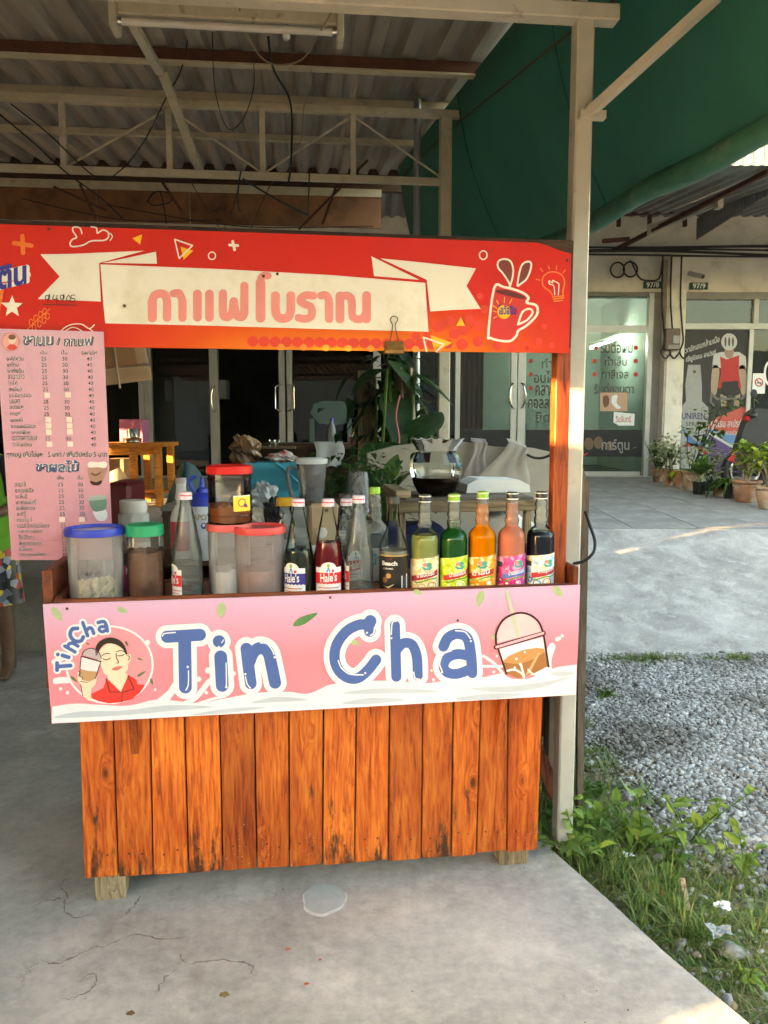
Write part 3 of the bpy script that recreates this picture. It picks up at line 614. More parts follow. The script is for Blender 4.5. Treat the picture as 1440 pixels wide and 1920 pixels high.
# ================================================================== shop row behind
YF = 12.0
def F(x, y, d=0.0): return W.px(x, y, YF - d)
bld = thing('shop_building', 'cream shop row with dark glass doors at the back of the terrace', 'building', (0, YF, TZ(YF)))
cream_w = M('cream_render', (.74, .68, .57), .8, var=.10, vs=3, dirt=(.45, .39, .30), ds=2.5, dt=(.52, .75), bump=.15, bs=60)
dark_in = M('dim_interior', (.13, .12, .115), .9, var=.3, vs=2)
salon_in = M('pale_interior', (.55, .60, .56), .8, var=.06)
shade_gl = glass('tinted_door_glass', (.75, .85, .82), .02, .72, 1.55)
dark_gl = glass('dark_door_glass', (.6, .66, .66), .02, .45, 1.55)
def part(name, mat, x0, x1, y0, y1, z0, z1, parent=bld, bev=0): m = MB(); m.box(x0, x1, y0, y1, z0, z1, bev); return m.build(name, mat, parent)
zf = TZ(12) + .01; zh = F(1150, 548).z; zf2 = F(1150, 478).z; xs_div = F(1245, 700).x
part('fascia_wall', cream_w, -10, 11, 12.0, 12.3, zh, 7.0)
xL, xR = F(1243, 700, .15).x, F(1279, 700, .15).x
part('pillar', cream_w, xL, xR, 11.80, 12.2, zf, F(1260, 485, .2).z)
part('pillar', cream_w, xL + .02, xR - .07, 11.77, 11.80, zf, F(1260, 485, .2).z)
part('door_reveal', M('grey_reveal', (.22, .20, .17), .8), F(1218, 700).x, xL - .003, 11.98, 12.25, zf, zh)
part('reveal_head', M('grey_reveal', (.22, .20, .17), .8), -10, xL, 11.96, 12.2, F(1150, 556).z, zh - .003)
# rooms behind the glass
xd = F(850, 700).x
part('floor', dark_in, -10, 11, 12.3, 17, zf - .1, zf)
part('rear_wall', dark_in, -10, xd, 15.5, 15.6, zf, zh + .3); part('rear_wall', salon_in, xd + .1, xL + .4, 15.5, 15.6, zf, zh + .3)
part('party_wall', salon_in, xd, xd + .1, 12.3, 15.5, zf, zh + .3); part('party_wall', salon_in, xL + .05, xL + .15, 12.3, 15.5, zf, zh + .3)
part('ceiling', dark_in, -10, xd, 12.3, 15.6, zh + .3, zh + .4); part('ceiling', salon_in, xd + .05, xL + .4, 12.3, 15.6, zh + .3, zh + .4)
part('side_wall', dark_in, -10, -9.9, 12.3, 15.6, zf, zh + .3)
# aluminium frames
def mull(x0, x1, d=.05, y0=893, y1=548, mat=alu): a = F((x0 + x1) / 2, 750); w = (x1 - x0) / FPX * 12; return part('door_frame', mat, a.x - w / 2, a.x + w / 2, YF - d, YF + .05, zf, zh - .02)
ML = [(-120, -104), (150, 164), (262, 272), (273, 286), (395, 410), (524, 535), (539, 549), (700, 714), (853, 862), (957, 967), (970, 984), (1209, 1218)]
for a in ML: mull(*a)
part('transom', alu, F(853, 610).x, F(1209, 610).x, YF - .045, YF + .04, F(1150, 624).z, F(1150, 611).z)
part('bottom_rail', alu, F(984, 610).x + .005, F(1209, 610).x - .005, YF - .04, YF + .035, zf + .01, F(1150, 884).z)
part('door_sill', cream_w, -9, xL, 11.90, 12.05, TZ(12) - .05, zf - .002)
edges = [m[1] for m in ML[:-1]]; nxt = [m[0] for m in ML[1:]]
for e, n in zip(edges, nxt):
    if n - e < 5 or e == 410: continue
    x0, x1 = F(e, 700).x + .003, F(n, 700).x - .003
    if e >= 853:
        part('glass_pane', shade_gl, x0, x1, YF, YF + .008, zf + .02, F(1150, 624).z - .003); part('glass_pane', shade_gl, x0, x1, YF, YF + .008, F(1150, 611).z + .003, zh - .03)
    else: part('glass_pane', dark_gl, x0, x1, YF, YF + .008, zf + .02, zh - .03)
def handle(x, y0, y1, bow, par=bld):
    a = F(x, y0, .05); c = F(x, y1, .05); m = MB()
    m.tube(cr([(a.x, YF - .05, a.z), (a.x + bow * .6, YF - .10, a.z - .04), (a.x + bow, YF - .12, (a.z + c.z) / 2), (a.x + bow * .6, YF - .10, c.z + .04), (c.x, YF - .05, c.z)], 6), .014, 10); return m.build('door_handle', chrome, par)
handle(403, 725, 772, -.05); handle(963, 718, 765, -.06); handle(977, 718, 765, .06)
for x, s in ((528, -1), (540, 1)):
    a = F(x, 722, .05); c = F(x, 770, .05); m = MB(); k = .09 * s
    m.tube([(a.x, YF - .05, a.z), (a.x + k * .3, YF - .1, a.z), (a.x + k, YF - .1, a.z - .03), (a.x + k, YF - .1, c.z + .03), (a.x + k * .3, YF - .1, c.z), (c.x, YF - .05, c.z)], .013, 10); m.build('door_handle', chrome, bld)
# things inside the dark unit, seen faintly through the glass
b = MB(); a, c = F(372, 712, -1.2), F(425, 748, -1.2); b.box(a.x, c.x, 13.2, 13.5, c.z, a.z, .01)
setp(b.build('wall_cabinet', M('cabinet_cream', (.45, .45, .40), .6), base=(a.x, 13.2, c.z)), 'pale cabinet seen through the dark glass door', 'cabinet')
b = MB(); a, c = F(230, 730, -1), F(372, 760, -1); b.box(a.x, c.x, 13.0, 13.6, c.z - .7, c.z); setp(b.build('shop_counter', M('dim_red', (.20, .03, .02), .6), base=(a.x, 13, c.z - .7)), 'dim red counter inside the dark shop behind the doors', 'counter')
# salon tube lamp inside
a = F(1108, 652, -1.5); c = F(1172, 630, -2.3); tl = thing('tube_lamp', 'lit fluorescent tube inside the nail salon', 'lamp', a)
m = MB(); m.bar(a + Vector((0, 0, .06)), c + Vector((0, 0, .06)), .06, .04); m.build('batten', white_p, tl)
m = MB(); m.tube([a, c], .02, 10); m.build('tube', M('lit_tube', (.9, .95, .9), .5, emit=((.80, 1.0, .92), 14.0)), tl)
# curtain inside the salon's left door
m = MB(); a, c = F(862, 655, -.3), F(905, 830, -.3)
m.grid(lambda u, v: (a.x + u * (c.x - a.x), 12.35 + .03 * math.sin(u * 30), a.z + v * (c.z - a.z)), 30, 3)
setp(m.build('curtain', M('salmon_curtain', (.50, .20, .13), .8, var=.2, stretch=(8, 1, .3)), base=(a.x, 12.35, c.z)), 'salmon curtain behind the salon door glass', 'curtain')

# lettering and notices on the glass
G = board(W, YF - .002)
dk = inkh('4a4038'); rd = inkh('c02a22'); wh = ink(.78, .78, .75)
sal = thing('window_lettering', 'dark service list with red dots on the nail salon door', 'lettering', F(1160, 700))
for s, bx, bd in (('รับต่อผม', (1126, 638, 1186, 662), .012), ('ทำเล็บ', (1134, 668, 1175, 686), .01), ('ทาสีเจล', (1128, 692, 1178, 710), .01), ('รับต่อขนตา', (1114, 718, 1188, 738), .01)): text('line_of_text', dk, sal, G, s, bx, 2, bd)
for x, y in ((1117, 652), (1192, 652), (1115, 677), (1192, 677), (1115, 702), (1192, 702)): fill('dot', rd, sal, G, ell(x, y, 4.2, 4.2, 14), 2)
sal2 = thing('window_lettering', 'dark service list on the salon door left of the orange pillar', 'lettering', F(1030, 740))
for s, bx in (('ทำสี', (1016, 672, 1050, 690)), ('อบไอน้ำ', (1001, 695, 1062, 718)), ('คลาดผม', (1004, 722, 1062, 742)), ('คอลลาเจน', (990, 748, 1062, 766)), ('ยืด', (1004, 772, 1030, 792))): text('line_of_text', dk, sal2, G, s, bx, 2, .01)
for y in (677, 702, 728): fill('dot', rd, sal2, G, ell(995, y, 4, 4, 14), 2)
band = thing('window_sticker', 'black sticker band low on the salon door with pale figures', 'sticker', F(1150, 840))
fill('band', ink(.015, .013, .012), band, G, [(1094, 806), (1203, 806), (1203, 856), (1094, 856)], 1)
for x, y, r in ((1104, 832, 9), (1122, 830, 9), (1144, 836, 7)): fill('figure', inkh('6e5540'), band, G, ell(x, y, r, r * 1.3, 16), 2)
text('caption', inkh('8f8a82'), band, G, 'การ์ตูน', (1128, 824, 1180, 850), 3, .01)
band2 = thing('window_sticker', 'black sticker band low on the salon door behind the towels', 'sticker', F(1000, 840))
for q in ([(864, 806), (957, 806), (957, 845), (864, 845)], [(986, 806), (1060, 806), (1060, 856), (986, 856)]): fill('band', ink(.015, .013, .012), band2, G, q, 1)
no = thing('paper_notice', 'white paper notice taped to the nail salon door', 'notice', F(1170, 790))
fill('sheet', wh, no, G, [(1151, 772), (1190, 776), (1189, 798), (1160, 798), (1150, 792)], 2); text('print', rd, no, G, 'วันจันทร์', (1154, 779, 1183, 792), 3, .01)
ph = thing('window_photo', 'eyelash photo stuck on the nail salon door', 'photo', F(1150, 750))
fill('sheet', inkh('c79c80'), ph, G, [(1125, 736), (1176, 736), (1176, 771), (1125, 771)], 3); fill('eye_patch', wh, ph, G, [(1148, 743), (1158, 741), (1156, 755), (1164, 764), (1156, 766), (1147, 755)], 4, 4); fill('brow', inkh('6d4a38'), ph, G, [(1130, 745), (1140, 742), (1142, 757), (1133, 764)], 4, 3)

# unit on the right of the pillar
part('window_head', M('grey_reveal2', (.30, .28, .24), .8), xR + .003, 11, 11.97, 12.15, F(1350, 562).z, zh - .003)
part('window_frame', alu, F(1279, 600).x, F(1600, 600).x, YF - .05, YF + .03, F(1350, 618).z, F(1350, 607).z)
part('window_frame', alu, F(1404, 600).x, F(1412, 600).x, YF - .055, YF + .03, zf, F(1350, 618).z - .002); part('window_frame', alu, F(1410, 600).x, F(1419, 600).x, YF - .055, YF + .03, F(1350, 607).z + .002, F(1350, 562).z - .003)
part('glass_pane', shade_gl, F(1279, 600).x, F(1410, 600).x, YF, YF + .008, F(1350, 607).z + .003, F(1350, 562).z - .01); part('glass_pane', shade_gl, F(1419, 600).x, F(1600, 600).x, YF, YF + .008, F(1350, 607).z + .003, F(1350, 562).z - .01)
part('glass_pane', shade_gl, F(1412, 600).x, F(1600, 600).x, YF, YF + .008, zf, F(1350, 618).z - .003)
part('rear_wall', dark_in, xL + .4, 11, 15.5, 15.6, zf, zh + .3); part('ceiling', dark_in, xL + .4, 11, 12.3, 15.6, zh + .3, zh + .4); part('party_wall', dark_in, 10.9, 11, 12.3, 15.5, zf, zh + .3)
pos = thing('poster', 'tall spray advertisement with a cyclist in the window by the pillar', 'poster', F(1340, 885))
part('sheet', inkh('35302c'), F(1274, 700, .02).x, F(1404, 700, .02).x, YF - .02, YF - .006, F(1340, 886, .02).z, F(1340, 618, .02).z, pos)
PB = board(W, YF - .021)
gy = inkh('9a9894'); gl = inkh('bdbbb6')
def pf(name, m, pts, l, s=0): return fill(name, m, pos, PB, pts, l, s)
pf('purple_field', inkh('5a4570'), [(1320, 820), (1404, 868), (1404, 885), (1320, 885)], 2); pf('purple_field', inkh('5a4570'), [(1322, 806), (1372, 838), (1404, 862), (1404, 870), (1322, 824)], 1)
pf('blue_field', inkh('5b84ad'), [(1324, 802), (1404, 815), (1404, 850), (1376, 836)], 2); pf('red_field', inkh('c0564a'), [(1324, 802), (1340, 784), (1404, 758), (1404, 818), (1360, 812)], 3)
pf('white_stripe', gl, [(1322, 804), (1376, 836), (1404, 850), (1404, 856), (1372, 840), (1322, 810)], 4)
pf('spray_bottle', gy, [(1290, 684), (1313, 684), (1316, 720), (1316, 752), (1328, 764), (1330, 885), (1276, 885), (1276, 765), (1286, 752), (1285, 720)], 5); pf('nozzle', inkh('4f4a45'), ell(1302, 697, 3, 3, 12), 6)
pf('bottle_swoosh', inkh('b5443c'), [(1276, 838), (1300, 836), (1318, 848), (1328, 862), (1328, 850), (1310, 834), (1290, 830)], 6); pf('bottle_swoosh', inkh('4d6fa0'), [(1276, 795), (1290, 815), (1310, 832), (1326, 812), (1322, 826), (1310, 838), (1290, 832)], 6)
text('print', inkh('3b3a5c'), pos, PB, 'UNIREN', (1278, 774, 1322, 786), 7, .015); text('print', inkh('5b564f'), pos, PB, 'SPRAY', (1286, 791, 1318, 799), 7, .01)
text('print', gl, pos, PB, 'ปวดอักเสบกล้ามเนื้อ', (1279, 652, 1349, 665), 7, .02, -24); text('print', gl, pos, PB, 'ใช้ยูนิเรน สเปรย์', (1286, 668, 1342, 682), 7, .02, -14)
text('print', gl, pos, PB, 'ยูนิเรน สเปรย์', (1333, 786, 1391, 806), 7, .02); text('print', gl, pos, PB, 'พกง่าย หายปวด', (1338, 805, 1384, 816), 7, .01)
pf('cyclist_arms', inkh('a8917c'), [(1336, 688), (1348, 690), (1347, 716), (1342, 740), (1333, 738)], 5, 3); pf('cyclist_arms', inkh('a8917c'), [(1386, 688), (1398, 690), (1400, 738), (1391, 740), (1386, 716)], 5, 3)
pf('cyclist_sleeves', gl, [(1338, 664), (1352, 660), (1386, 660), (1398, 668), (1400, 692), (1384, 692), (1350, 690), (1335, 690)], 5); pf('cyclist_jersey', inkh('b5302a'), [(1350, 668), (1362, 674), (1386, 666), (1385, 700), (1390, 728), (1346, 728), (1352, 700)], 6)
pf('cyclist_shorts', inkh('2a2220'), [(1354, 716), (1384, 714), (1386, 740), (1366, 744), (1352, 736)], 7); pf('cyclist_legs', inkh('a08a74'), [(1350, 738), (1362, 744), (1362, 762), (1352, 762)], 6); pf('cyclist_legs', inkh('a08a74'), [(1376, 744), (1388, 738), (1386, 762), (1376, 762)], 6)
pf('cyclist_head', inkh('9c8470'), ell(1367, 660, 9, 12, 18), 7); pf('cyclist_helmet', gl, ell(1367, 641, 15, 16, 20), 8)
for dx in (-7, 0, 7): pf('helmet_vent', inkh('55504c'), ell(1367 + dx, 641, 2, 9, 12), 9)
strokes('handlebar', inkh('6b6660'), pos, PB, [([(1334, 738), (1344, 748), (1390, 748), (1400, 738)], 2.2), ([(1334, 738), (1332, 754), (1338, 760)], 2)], 8)
# signs and fittings on the wall
def plate(x, y, s, lab):
    a = F(x, y, .03); t = thing('number_plate', lab, 'sign', a); part('plate', inkh('1d4030'), a.x - .135, a.x + .135, YF - .02, YF - .002, a.z - .05, a.z + .05, t, .004)
    text('digits', wh, t, board(W, YF - .021), s, (x - 12, y - 5, x + 12, y + 5), 1, .025)
plate(1224, 534, '97/8', 'green house number plate reading 97/8 left of the pillar'); plate(1311, 536, '97/9', 'green house number plate reading 97/9 right of the pillar')
ns = thing('no_smoking_sign', 'small white no smoking sign on the right-hand glass door', 'sign', F(1423, 718)); NB = board(W, YF - .06)
a, c = F(1412, 700, .06), F(1434, 738, .06); part('card', wh, a.x, c.x, YF - .06, YF - .056, c.z, a.z, ns)
V_, F_ = sdf_polys([(ell(1423, 717, 7, 7, 24) + [(1430, 717)], 1.1), ([(1418, 712), (1428, 722)], 1.0)], 0, .5); put('ring', rd, ns, NB, V_, F_, 1); fill('cigarette', ink(.02, .02, .02), ns, NB, [(1418, 717), (1428, 717), (1428, 719), (1418, 719)], 2)
dl = thing('window_lettering', 'pale telephone digits and oval on the green right-hand door', 'lettering', F(1432, 790)); text('digits', inkh('d8d0a0'), dl, G, '07', (1424, 776, 1442, 790), 2, .02); strokes('oval', wh, dl, G, [(ell(1444, 700, 10, 22, 20, 90, 270), 2.0)], 2)
mt = thing('electric_meter', 'brown electricity meter box on the cream pillar', 'meter', F(1260, 655, .25)); a, c = F(1245, 617, .25), F(1271, 657, .25)
part('case', M('meter_brown', (.16, .11, .08), .6), a.x, c.x, 11.66, 11.77, c.z, a.z, mt, .01); part('dial', M('dial_grey', (.35, .34, .30), .3), a.x + .10, c.x - .015, 11.645, 11.66, c.z + .09, a.z - .10, mt, .008); part('terminal_cover', M('cover_grey', (.26, .24, .20), .5), a.x + .04, c.x - .01, 11.65, 11.66, c.z + .012, c.z + .07, mt)
pts = [F(x, y, .28) for x, y in ((1243, 480), (1241, 560), (1244, 610), (1246, 640), (1240, 660), (1248, 672), (1258, 660))]
for i, dx in enumerate((0, 14, 30)):
    m = MB(); m.tube(cr([p + Vector((dx * .009, 0, 0)) for p in pts], 6), .012, 6); setp(m.build('meter_cable', cable_m, base=pts[0]), ['cable down the left edge of the cream pillar', 'cable down the middle of the cream pillar to the meter', 'cable down the right edge of the cream pillar'][i], 'cable')
cc = thing('security_camera', 'small grey security camera above the 97/9 plate', 'camera', F(1298, 520, .1)); a = F(1293, 513, .12)
m = MB(); m.tube([a + Vector((-.03, .12, .03)), a], .02, 8); m.build('arm', galv, cc); m = MB(); m.bar(a, a + Vector((.13, -.16, -.07)), .07, .07); m.build('body', M('camera_grey', (.4, .38, .35), .5), cc); m = MB(); m.bar(a + Vector((.125, -.154, -.067)), a + Vector((.14, -.172, -.076)), .05, .05); m.build('lens', black, cc)
for i, (y, sag) in enumerate(((462, 4), (466, 8), (470, 5), (475, 10), (479, 4))):
    P = [F(x, y + sag * math.sin((x - 1000) / 110 + i) * .5, .35) for x in range(860, 1960, 50)]; m = MB(); m.tube(cr(P, 4), .014 + .004 * (i % 2), 6)
    setp(m.build('overhead_cable', cable_m, base=P[0]), ['topmost black cable of the bundle along the shop fascia', 'second cable from the top of the fascia bundle', 'middle cable of the five along the shop fascia', 'fourth cable from the top of the fascia bundle', 'lowest cable of the bundle along the shop fascia'][i], 'cable', 'cables along the shop fascia')
for i, (cx, cy) in enumerate(((1158, 506), (1182, 505))):
    P = [F(cx + 13 * math.cos(t * .35 + i), cy + 14 * math.sin(t * .35 + i), .05 + .003 * t) for t in range(30)]; 
    if i: P += [F(1198, 520, .1), F(1215, 526, .1), F(1236, 522, .1), F(1242, 490, .15)]
    m = MB(); m.tube(cr(P, 3), .012, 6); setp(m.build('cable_coil', cable_m, base=P[0]), ['left coil of grey-black cable on the cream fascia', 'right coil of cable on the fascia leading to the pillar'][i], 'cable')
# awning over the right-hand shops
aw = thing('awning', 'dark corrugated awning over the shops on the right', 'awning', F(1340, 400))
aw_m = M('awning_sheet', (.26, .26, .25), .6, metal=.3, var=.2, vs=4); aw_l = M('awning_front', (.45, .44, .40), .55, metal=.2, var=.15)
def corr(name, mat, x0, x1, fn, pitch=.09, amp=.02):
    n = int((x1 - x0) / pitch * 4); b = MB(); xs = [x0 + (x1 - x0) * i / n for i in range(n + 1)]; prof = (0, 1, 1, 0)
    V = [fn(x, amp * prof[i % 4], e) for e in (0, 1) for i, x in enumerate(xs)]; b.add(V, [(i, i + 1, n + 2 + i, n + 1 + i) for i in range(n)]); return b.build(name, mat, aw, fix=False)
zA, zB = F(1340, 440, .1).z, W.px(1440, 318, 8.0).z
for k in range(14): corr('roof_sheet', aw_m, -11 + k * 1.5, -9.5 + k * 1.5 + .02, lambda x, r, e: (x, 12.0 - 4.0 * e, zA + .25 + (zB - zA - .18) * e + r + .002 * k), .16, .03)
corr('front_sheet', aw_l, 1.0, 10, lambda x, r, e: (x, 7.95 - r, zB + .02 + .55 * e), .10, .02)
corr('end_sheet', aw_m, 7.0, 11.7, lambda x, r, e: (F(1283, 470).x + .05 + r, x, (zA - .12 + .5 * e * (1.0 if x < 11 else .6)) + .08 * (11.7 - x) / 4), .10, .02)
for (x0_, y0_, d0, x1_, y1_, d1) in ((1150, 470, .1, 1440, 322, 3.6), (1095, 405, .3, 1300, 395, .4), (1130, 452, 1, 1180, 448, 1)):
    m = MB(); m.bar(F(x0_, y0_, d0), F(x1_, y1_, d1), .05, .05); m.build('pipe', rust, aw)
for x0_ in (1160, 1218, 1284): m = MB(); m.bar(F(x0_, 425, .2), F(x0_, 330, .2), .05, .05); m.build('hanger', rust, aw)
al = thing('fluorescent_fitting', 'rusty fluorescent fitting hanging under the awning on the right', 'lamp', F(1290, 400, 1.5)); a = F(1220, 428, 1.2); c = F(1348, 376, 2.6)
m = MB(); m.bar(a, c, .07, .05); m.build('housing', cream, al); m = MB(); m.tube([a + Vector((0, -.02, -.05)), c + Vector((0, -.02, -.05))], .018, 8); m.build('tube', M('grey_tube', (.5, .48, .44), .4), al)
for q in (a, c): m = MB(); m.box(q.x - .03, q.x + .03, q.y - .06, q.y + .06, q.z - .09, q.z + .05); m.build('end_cap', cream, al)
# ================================================================== the drinks stall
YP_, YS_, YB_, YM_ = 2.42, 2.31, 2.36, 2.34            # planks, pink sign, red banner, menu board
stall = thing('drinks_stall', 'orange plank drinks stall with counter tray, under the red banner', 'stall', (.16, 2.42, 0), S)
tops = [148, 212, 282, 346, 412, 477, 542, 607, 668, 731, 793, 850, 901, 953, 1017]
bots = [157, 222, 287, 354, 418, 482, 543, 605, 665, 728, 790, 846, 893, 951, 1008]
boty = [1648, 1645, 1641, 1637, 1632, 1630, 1626, 1622, 1619, 1616, 1611, 1606, 1600, 1598]
for i in range(14):
    a0, a1 = S.px(tops[i], 1345, YP_), S.px(tops[i + 1], 1345, YP_); c0_, c1_ = S.px(bots[i], boty[i], YP_), S.px(bots[i + 1], boty[i], YP_)
    m = MB(); m.box(0, 1, 0, .02, 0, 1, .0); bm = bmesh.new(); bmesh.ops.create_cube(bm, size=1)
    z0, z1 = c0_.z, .93; dy = random.uniform(-.003, .003); g = .0022
    zr = a0.z
    for q in bm.verts:
        u, v = q.co.x + .5, q.co.z + .5; z = z0 + v * (z1 - z0); k = (z - z0) / (zr - z0)
        xl = c0_.x + (a0.x - c0_.x) * k + g; xr_ = c1_.x + (a1.x - c1_.x) * k - g
        q.co = Vector((xl + u * (xr_ - xl), YP_ + dy + (q.co.y + .5) * .02, z + (u - .5) * random.uniform(-.004, .004) * (1 - v)))
    bmesh.ops.bevel(bm, geom=bm.edges[:], offset=.0022, segments=2, affect='EDGES'); bm.verts.index_update()
    m = MB(); m.add([q.co[:] for q in bm.verts], [[q.index for q in f.verts] for f in bm.faces]); bm.free(); m.build('plank', orange_w, stall)
for i in range(14):                # nail heads in pairs near the foot of the boards
    for u in (.3, .68):
        c_ = S.px(bots[i] + (bots[i + 1] - bots[i]) * u, boty[i] - 42 + random.uniform(-6, 6), YP_ - .003)
        m = MB(); m.lathe((0, 0, 0), [(.0032, 0), (.0026, .0022)], 8); m.v = [(c_.x + v[0], YP_ - .0022 - v[2], c_.z + v[1]) for v in m.v]; m.build('nail_head', rust, stall)
def sp(name, mat, x0, x1, y0, y1, z0, z1, bev=.003): m = MB(); m.box(x0, x1, y0, y1, z0, z1, bev); return m.build(name, mat, stall)
xl, xr = S.px(152, 1500, YP_).x, S.px(1012, 1500, YP_).x
for xa, xb in ((176, 236), (937, 992)):
    a, c = S.px(xa, 1680, YP_ + .02), S.px(xb, 1680, YP_ + .02)
    m = MB(); m.lathe(((a.x + c.x) / 2, YP_ + .075, 0), [(.047, 0), (.05, .02), (.05, .15)], 4, sx=(c.x - a.x) / .1 * 1.38, sy=1.1); m.build('foot', raw_wz, stall, angle=20)
sp('rear_panel', brown_w, xl, xr, 3.18, 3.20, .1, .86); sp('side_panel', red_wz, xl - .002, xl + .016, YP_ + .025, 3.18, .1, .86); sp('side_panel', red_wz, xr - .016, xr + .002, YP_ + .025, 2.62, .1, .86)
sp('bottom_shelf', brown_w, xl + .02, xr - .02, YP_ + .03, 3.17, .12, .14)
tx0, tx1 = S.px(100, 1100, 2.33).x, S.px(1075, 1080, 2.33).x
sp('worktop', red_w, tx0, tx1, 2.66, 3.26, .86, .89); sp('tray_floor', red_w, tx0 + .02, tx1 - .02, 2.335, 2.655, .964, .979)
zt_ = S.px(600, 1108, 2.325).z
sp('tray_front', red_w, tx0, tx1, 2.317, 2.334, .84, zt_); sp('tray_back', red_w, tx0, tx1, 2.657, 2.675, .895, .985)
sp('tray_end', red_wz, S.px(79, 1150, 2.32).x, tx0 - .003, 2.33, 3.0, .74, S.px(85, 1068, 2.34).z); sp('tray_end', red_wz, tx1 + .002, tx1 + .018, 2.33, 2.92, .84, S.px(1068, 1062, 2.34).z)
sp('cross_rail', red_w, tx0, tx0 + .02, 2.335, 2.655, .979, 1.01)
# pillars
p = S.px(1051, 800, 2.40); m = MB(); m.box(p.x - .024, p.x + .024, 2.385, 2.43, .98, 2.0, .003); m.build('pillar', orange_s, stall)
p = S.px(118, 1070, 2.45); m = MB(); m.box(p.x + .03, p.x + .08, 2.63, 2.68, .8, 2.0, .003); m.build('pillar', red_wz, stall)
p = S.px(1041, 1500, 2.85); m = MB(); m.box(p.x - .03, p.x + .03, 2.86, 2.92, 0, 1.0, .003); m.build('rear_leg', ply, stall)
m = MB(); m.bar(S.px(1000, 1390, 2.8), S.px(1058, 1530, 2.8), .03, .05); m.build('diagonal_brace', red_wz, stall)
a, c = S.px(1020, 1340, 2.80), S.px(1036, 1500, 2.80); m = MB(); m.box(a.x - .1, c.x + .06, 2.93, 2.945, .25, .84); m.build('rear_board', ply, stall)
# V-shaped brackets carrying the tray out beyond the planks
for x, yb in ((252, 1416), (938, 1402)):
    a = S.px(x, yb, YP_ - .008); m = MB()
    for s in (-1,): m.prism([(a.x - .011, YP_ - .001, a.z), (a.x - .011, 2.335, .80), (a.x - .011, 2.335, .86), (a.x - .011, YP_ - .001, .86)], (.022, 0, 0))
    m.build('bracket', orange_s, stall)
sp('apron_rail', orange_s, xl, xr, 2.395, 2.417, .86, .925)
# header backing board behind the banner
a0, a1 = S.px(-260, 410, YB_ + .02), S.px(1074, 452, YB_ + .02); hz0, hz1 = 1.735, a1.z
m = MB(); m.box(a0.x, a1.x, YB_ + .011, YB_ + .022, hz0, hz1, .002); m.build('header_board', brown_w, stall)
# plywood panel standing behind the steel post
m = MB(); a = S.px(1095, 860, 2.75); o_ = [S.px(x, y, 2.75) for x, y in ((1083, 1530), (1084, 860), (1090, 868), (1094, 880), (1104, 905), (1105, 920), (1093, 1530))]
m.prism(o_, (0, .02, 0)); m.prism([o_[0] + Vector((-.05, .03, 0)), o_[1] + Vector((-.05, .03, 0)), o_[1] + Vector((0, .03, 0)), o_[0] + Vector((0, .03, 0))], (0, .01, 0))
setp(m.build('plywood_panel', ply, fr=S, base=(a.x, 2.75, 0)), 'narrow grey-brown plywood panel standing behind the cream steel post', 'panel')

# ------------------------------------------------------------------ red banner
ban = thing('banner_sign', 'red banner sign with cream ribbon and pink lettering above the counter', 'sign', (.1, YB_, 1.72), S)
red_top, red_low = srgb('dc3a2c'), srgb('ea6a1e')
ban_m, nt, p_, L_ = new_mat('banner_print'); tc = nd(nt, 'ShaderNodeTexCoord'); sx_ = nd(nt, 'ShaderNodeSeparateXYZ'); L_.new(tc.outputs['Object'], sx_.inputs[0])
mz = nd(nt, 'ShaderNodeMapRange'); mz.inputs['From Min'].default_value = .14; mz.inputs['From Max'].default_value = -.01; L_.new(sx_.outputs['Z'], mz.inputs['Value'])
mxr = nd(nt, 'ShaderNodeMapRange', interpolation_type='SMOOTHSTEP'); mxr.inputs['From Min'].default_value = -.62; mxr.inputs['From Max'].default_value = .0; L_.new(sx_.outputs['X'], mxr.inputs['Value'])
mxl = nd(nt, 'ShaderNodeMapRange', interpolation_type='SMOOTHSTEP'); mxl.inputs['From Min'].default_value = .95; mxl.inputs['From Max'].default_value = .35; L_.new(sx_.outputs['X'], mxl.inputs['Value'])
u1 = nd(nt, 'ShaderNodeMath', operation='MULTIPLY'); L_.new(mxr.outputs[0], u1.inputs[0]); L_.new(mxl.outputs[0], u1.inputs[1]); u2 = nd(nt, 'ShaderNodeMath', operation='MULTIPLY'); L_.new(u1.outputs[0], u2.inputs[0]); L_.new(mz.outputs[0], u2.inputs[1])
rr_ = ramp(nt, [(0, srgb('d6281c')), (.45, srgb('e25216')), (1, srgb('f0861e'))]); L_.new(u2.outputs[0], rr_.inputs[0])
nn = nd(nt, 'ShaderNodeTexNoise', i_Scale=3.0, i_Detail=7.0, i_Roughness=.7); L_.new(tc.outputs['Object'], nn.inputs['Vector']); r3 = ramp(nt, [(.35, (.84, .84, .84)), (.7, (1, 1, 1))]); L_.new(nn.outputs['Fac'], r3.inputs[0])
mm_ = nd(nt, 'ShaderNodeMixRGB', blend_type='MULTIPLY'); mm_.inputs[0].default_value = .6; L_.new(rr_.outputs[0], mm_.inputs[1]); L_.new(r3.outputs[0], mm_.inputs[2]); L_.new(mm_.outputs[0], p_.inputs['Base Color'])
p_.inputs['Roughness'].default_value = .42; p_.inputs['Specular IOR Level'].default_value = .22; nb = nd(nt, 'ShaderNodeTexNoise', i_Scale=2.2, i_Detail=4.0); L_.new(tc.outputs['Object'], nb.inputs['Vector']); bb = nd(nt, 'ShaderNodeBump', i_Strength=.15, i_Distance=.02); L_.new(nb.outputs['Fac'], bb.inputs['Height']); L_.new(bb.outputs[0], p_.inputs['Normal'])
out = [(-260, 411), (0, 420), (500, 437), (1008, 455), (1028, 461), (1050, 470), (1071, 475), (1067, 662), (500, 655), (-260, 644)]
m = MB(); m.prism([S.px(x, y, YB_) for x, y in out], (0, .009, 0)); m.build('sheet', ban_m, ban)
B = board(S, YB_)
z3 = lambda P: [(x / 2.571, 410 + y / 2.571) for x, y in P]
